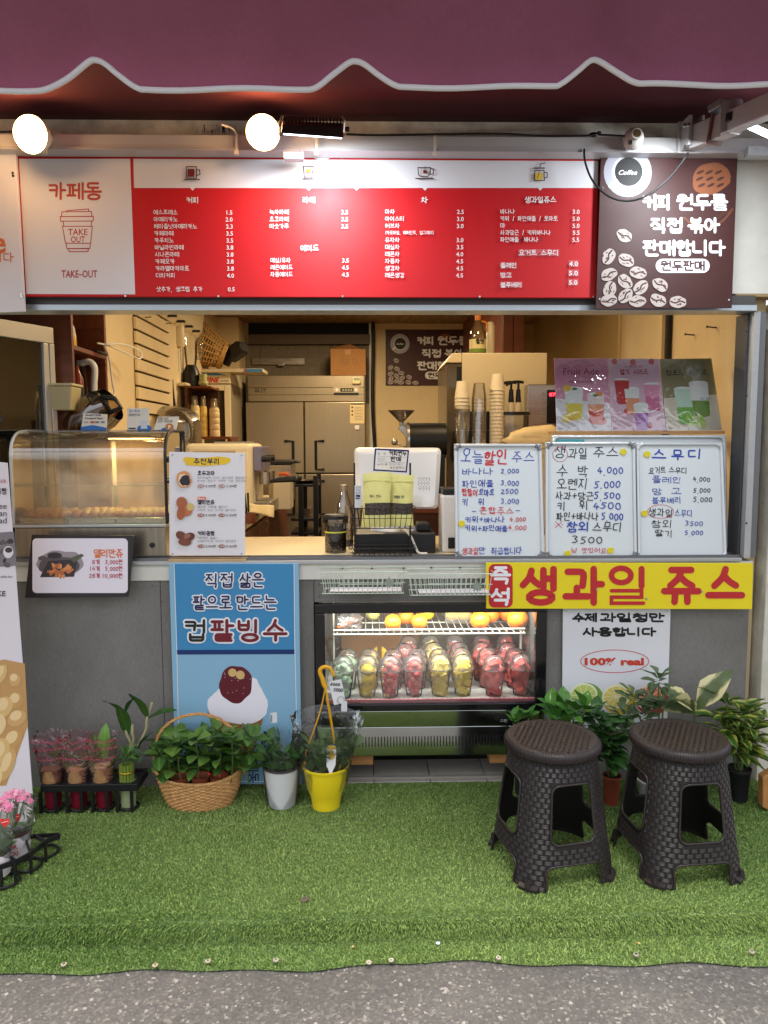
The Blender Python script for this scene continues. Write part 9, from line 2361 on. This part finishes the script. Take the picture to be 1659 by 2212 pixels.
for j in range(rows):
	z0, z1 = j * bh + .0022, (j + 1) * bh - .0022
	nb = 40; sh = .5 if j % 2 else 0
	for i in range(nb):
		a0, a1 = 2 * math.pi * (i + sh + .05) / nb, 2 * math.pi * (i + sh + .80) / nb
		zm = (z0 + z1) / 2
		ok = [q for q in range(9) if not (hole(a0 + (a1 - a0) * q / 8, z0, .003) or hole(a0 + (a1 - a0) * q / 8, z1, .003))]
		if len(ok) < 3 or ok[-1] - ok[0] != len(ok) - 1: continue
		a0, a1 = a0 + (a1 - a0) * ok[0] / 8, a0 + (a1 - a0) * ok[-1] / 8
		am = (a0 + a1) / 2
		for q in range(3):
			y0, y1 = z0 + (z1 - z0) * q / 3 + .0003, z0 + (z1 - z0) * (q + 1) / 3 - .0003
			v = [spt(a0, y0, -.001), spt(am, y0, .0016), spt(a1, y0, -.001), spt(a1, y1, -.001), spt(am, y1, .0016), spt(a0, y1, -.001), spt(am, (y0 + y1) / 2, .0030), spt(a0, (y0 + y1) / 2, .0), spt(a1, (y0 + y1) / 2, .0)]
			mb.add(v, [(0, 1, 6, 7), (1, 2, 8, 6), (7, 6, 4, 5), (6, 8, 3, 4)])
	for i in range(nb):   # upright strand between blocks
		a = 2 * math.pi * (i + sh + .925) / nb
		if any(hole(a, z, .004) for z in (z0, z1)): continue
		da = 2 * math.pi * .04 / nb
		v = [spt(a - da, z0 - .002, .0), spt(a + da, z0 - .002, .0), spt(a + da, z1 + .002, .0), spt(a - da, z1 + .002, .0), spt(a, z0 - .002, .0024), spt(a, z1 + .002, .0024)]
		mb.add(v, [(0, 4, 5, 3), (4, 1, 2, 5)])
wv = mb.build('weave', RAT, stool, local=True, smooth=50, fixn=False); wv['kind'] = 'stuff'
def lip(path, name='opening_lip'):
	b = MB(); b.tube(path, .0042, 8, closed=True); return b
for s_ in range(4):
	c0 = s_ * math.pi / 2
	def edgepts(hw, z0, z1, r, z_low=None):
		out = []
		for cxs, czs, a0 in ((1, 1, 0), (-1, 1, 90), (-1, -1, 180), (1, -1, 270)):
			for k in range(6):
				a = R(a0 + 90 * k / 5)
				z = (z1 - r if czs > 0 else z0 + r) + r * math.sin(a)
				h_ = hw(z)
				x = cxs * (h_ - r) + r * math.cos(a)
				z = max(z, .004)
				out.append(spt(c0 + x / srad(z), z, .0015))
		return out
	lip(edgepts(lambda z: .070 + .014 * (1 - (z - .15) / .2), .152, .350, .028)).build('opening_lip', RAT, stool, local=True, smooth=60)
	p = edgepts(lambda z: .104, -.08, .082, .03)
	arch = [q for q in p if q.z > .0045]
	arch = sorted(arch, key=lambda q: math.atan2(q.y, q.x) if s_ != 2 else (math.atan2(q.y, q.x) % (2 * math.pi)))
	ang = lambda q: (math.atan2(q.y, q.x) - c0 + math.pi) % (2 * math.pi) - math.pi
	arch = sorted(arch, key=ang)
	aw_ = .104 / srad(.004)
	arch = [spt(c0 - aw_, .004, .0015), spt(c0 - aw_, .03, .0015)] + [q for q in arch if q.z > .05] + [spt(c0 + aw_, .03, .0015), spt(c0 + aw_, .004, .0015)]
	b = MB(); b.tube(arch, .0042, 8); b.build('arch_lip', RAT, stool, local=True, smooth=60)
	a = c0 + math.pi / 4
	b = MB(); n = 9
	o_ = [spt(a + (k / (n - 1) - .5) * .30, .004, .014) for k in range(n)] ; i_ = [spt(a + (k / (n - 1) - .5) * .34, .004, -.006) for k in range(n)]
	for k in range(n): b.v += [tuple((o_[k].x, o_[k].y, .0)), tuple((o_[k].x, o_[k].y, .010)), tuple((i_[k].x, i_[k].y, .0)), tuple((i_[k].x, i_[k].y, .018))]
	for k in range(n - 1):
		q = 4 * k; b.f += [(q, q + 4, q + 5, q + 1), (q + 1, q + 5, q + 7, q + 3), (q + 2, q + 3, q + 7, q + 6), (q, q + 2, q + 6, q + 4)]; b.m += [0] * 4
	b.f += [(0, 1, 3, 2), (4 * n - 4, 4 * n - 2, 4 * n - 1, 4 * n - 3)]; b.m += [0, 0]
	b.build('foot', RAT, stool, local=True)
	b = MB(); q = spt(a, .012, .006); b.cyl(q, q + Vector((0, 0, .022)), .011, .007, n=12); b.build('foot_knob', RAT, stool, local=True, smooth=40)
RS = .168
b = MB(); b.lathe([(.150, HB - .004), (RS - .003, HB + .0), (RS, HB + .006), (RS, HB + .022), (RS - .005, HB + .031), (RS - .012, HB + .0355), (RS - .017, HB + .034), (.0001, HB + .033)], (0, 0, 0), 72); seat = b.build('seat', RAT, stool, local=True, smooth=50)
b = MB()
for k in range(120):
	a = 2 * math.pi * k / 120; c_, s_ = math.cos(a), math.sin(a)
	b.tube([((RS - .001) * c_, (RS - .001) * s_, HB + .005), (RS * c_, RS * s_, HB + .012), (RS * c_, RS * s_, HB + .023), ((RS - .011) * c_, (RS - .011) * s_, HB + .035)], .0022, 4, caps=False)
o_ = b.build('seat_ridges', RAT, seat, local=True, smooth=60); o_['kind'] = 'stuff'; o_.name = 'seat_ridge'
b = MB(); n = 14; s0 = 2 * (RS - .024) / n
for i in range(-n, n):
	for j in range(-n, n):
		u_, v_ = (i + .5) * s0 * .78, (j + (.5 if i % 2 else 0)) * s0 * 1.05
		if u_ * u_ + v_ * v_ > (RS - .030) ** 2: continue
		z = HB + .0335; hw, hl = s0 * .33, s0 * .5
		v = [(u_ - hw, v_ - hl, z), (u_ + hw, v_ - hl, z), (u_ + hw, v_ + hl, z), (u_ - hw, v_ + hl, z), (u_ - hw, v_, z + .003), (u_ + hw, v_, z + .003)]
		b.add(v, [(0, 1, 5, 4), (4, 5, 2, 3), (0, 4, 3), (1, 2, 5)])
o_ = b.build('seat_weave', RAT, seat, local=True, smooth=20, fixn=False); o_['kind'] = 'stuff'
p1, p2 = at_z(1193, 1590, HS), at_z(1467, 1588, HS)
st2 = copy_tree(stool)
for o_, p, rz, lab in ((stool, p1, 102, 'dark brown rattan-pattern plastic stool in front of the fruit case'), (st2, p2, 96, 'dark brown rattan-pattern plastic stool nearer the white pillar')):
	o_.location = (p.x, p.y, .006); o_.rotation_euler = (0, 0, R(rz)); tag(o_, lab, 'stool', 'rattan-pattern stools on the turf')
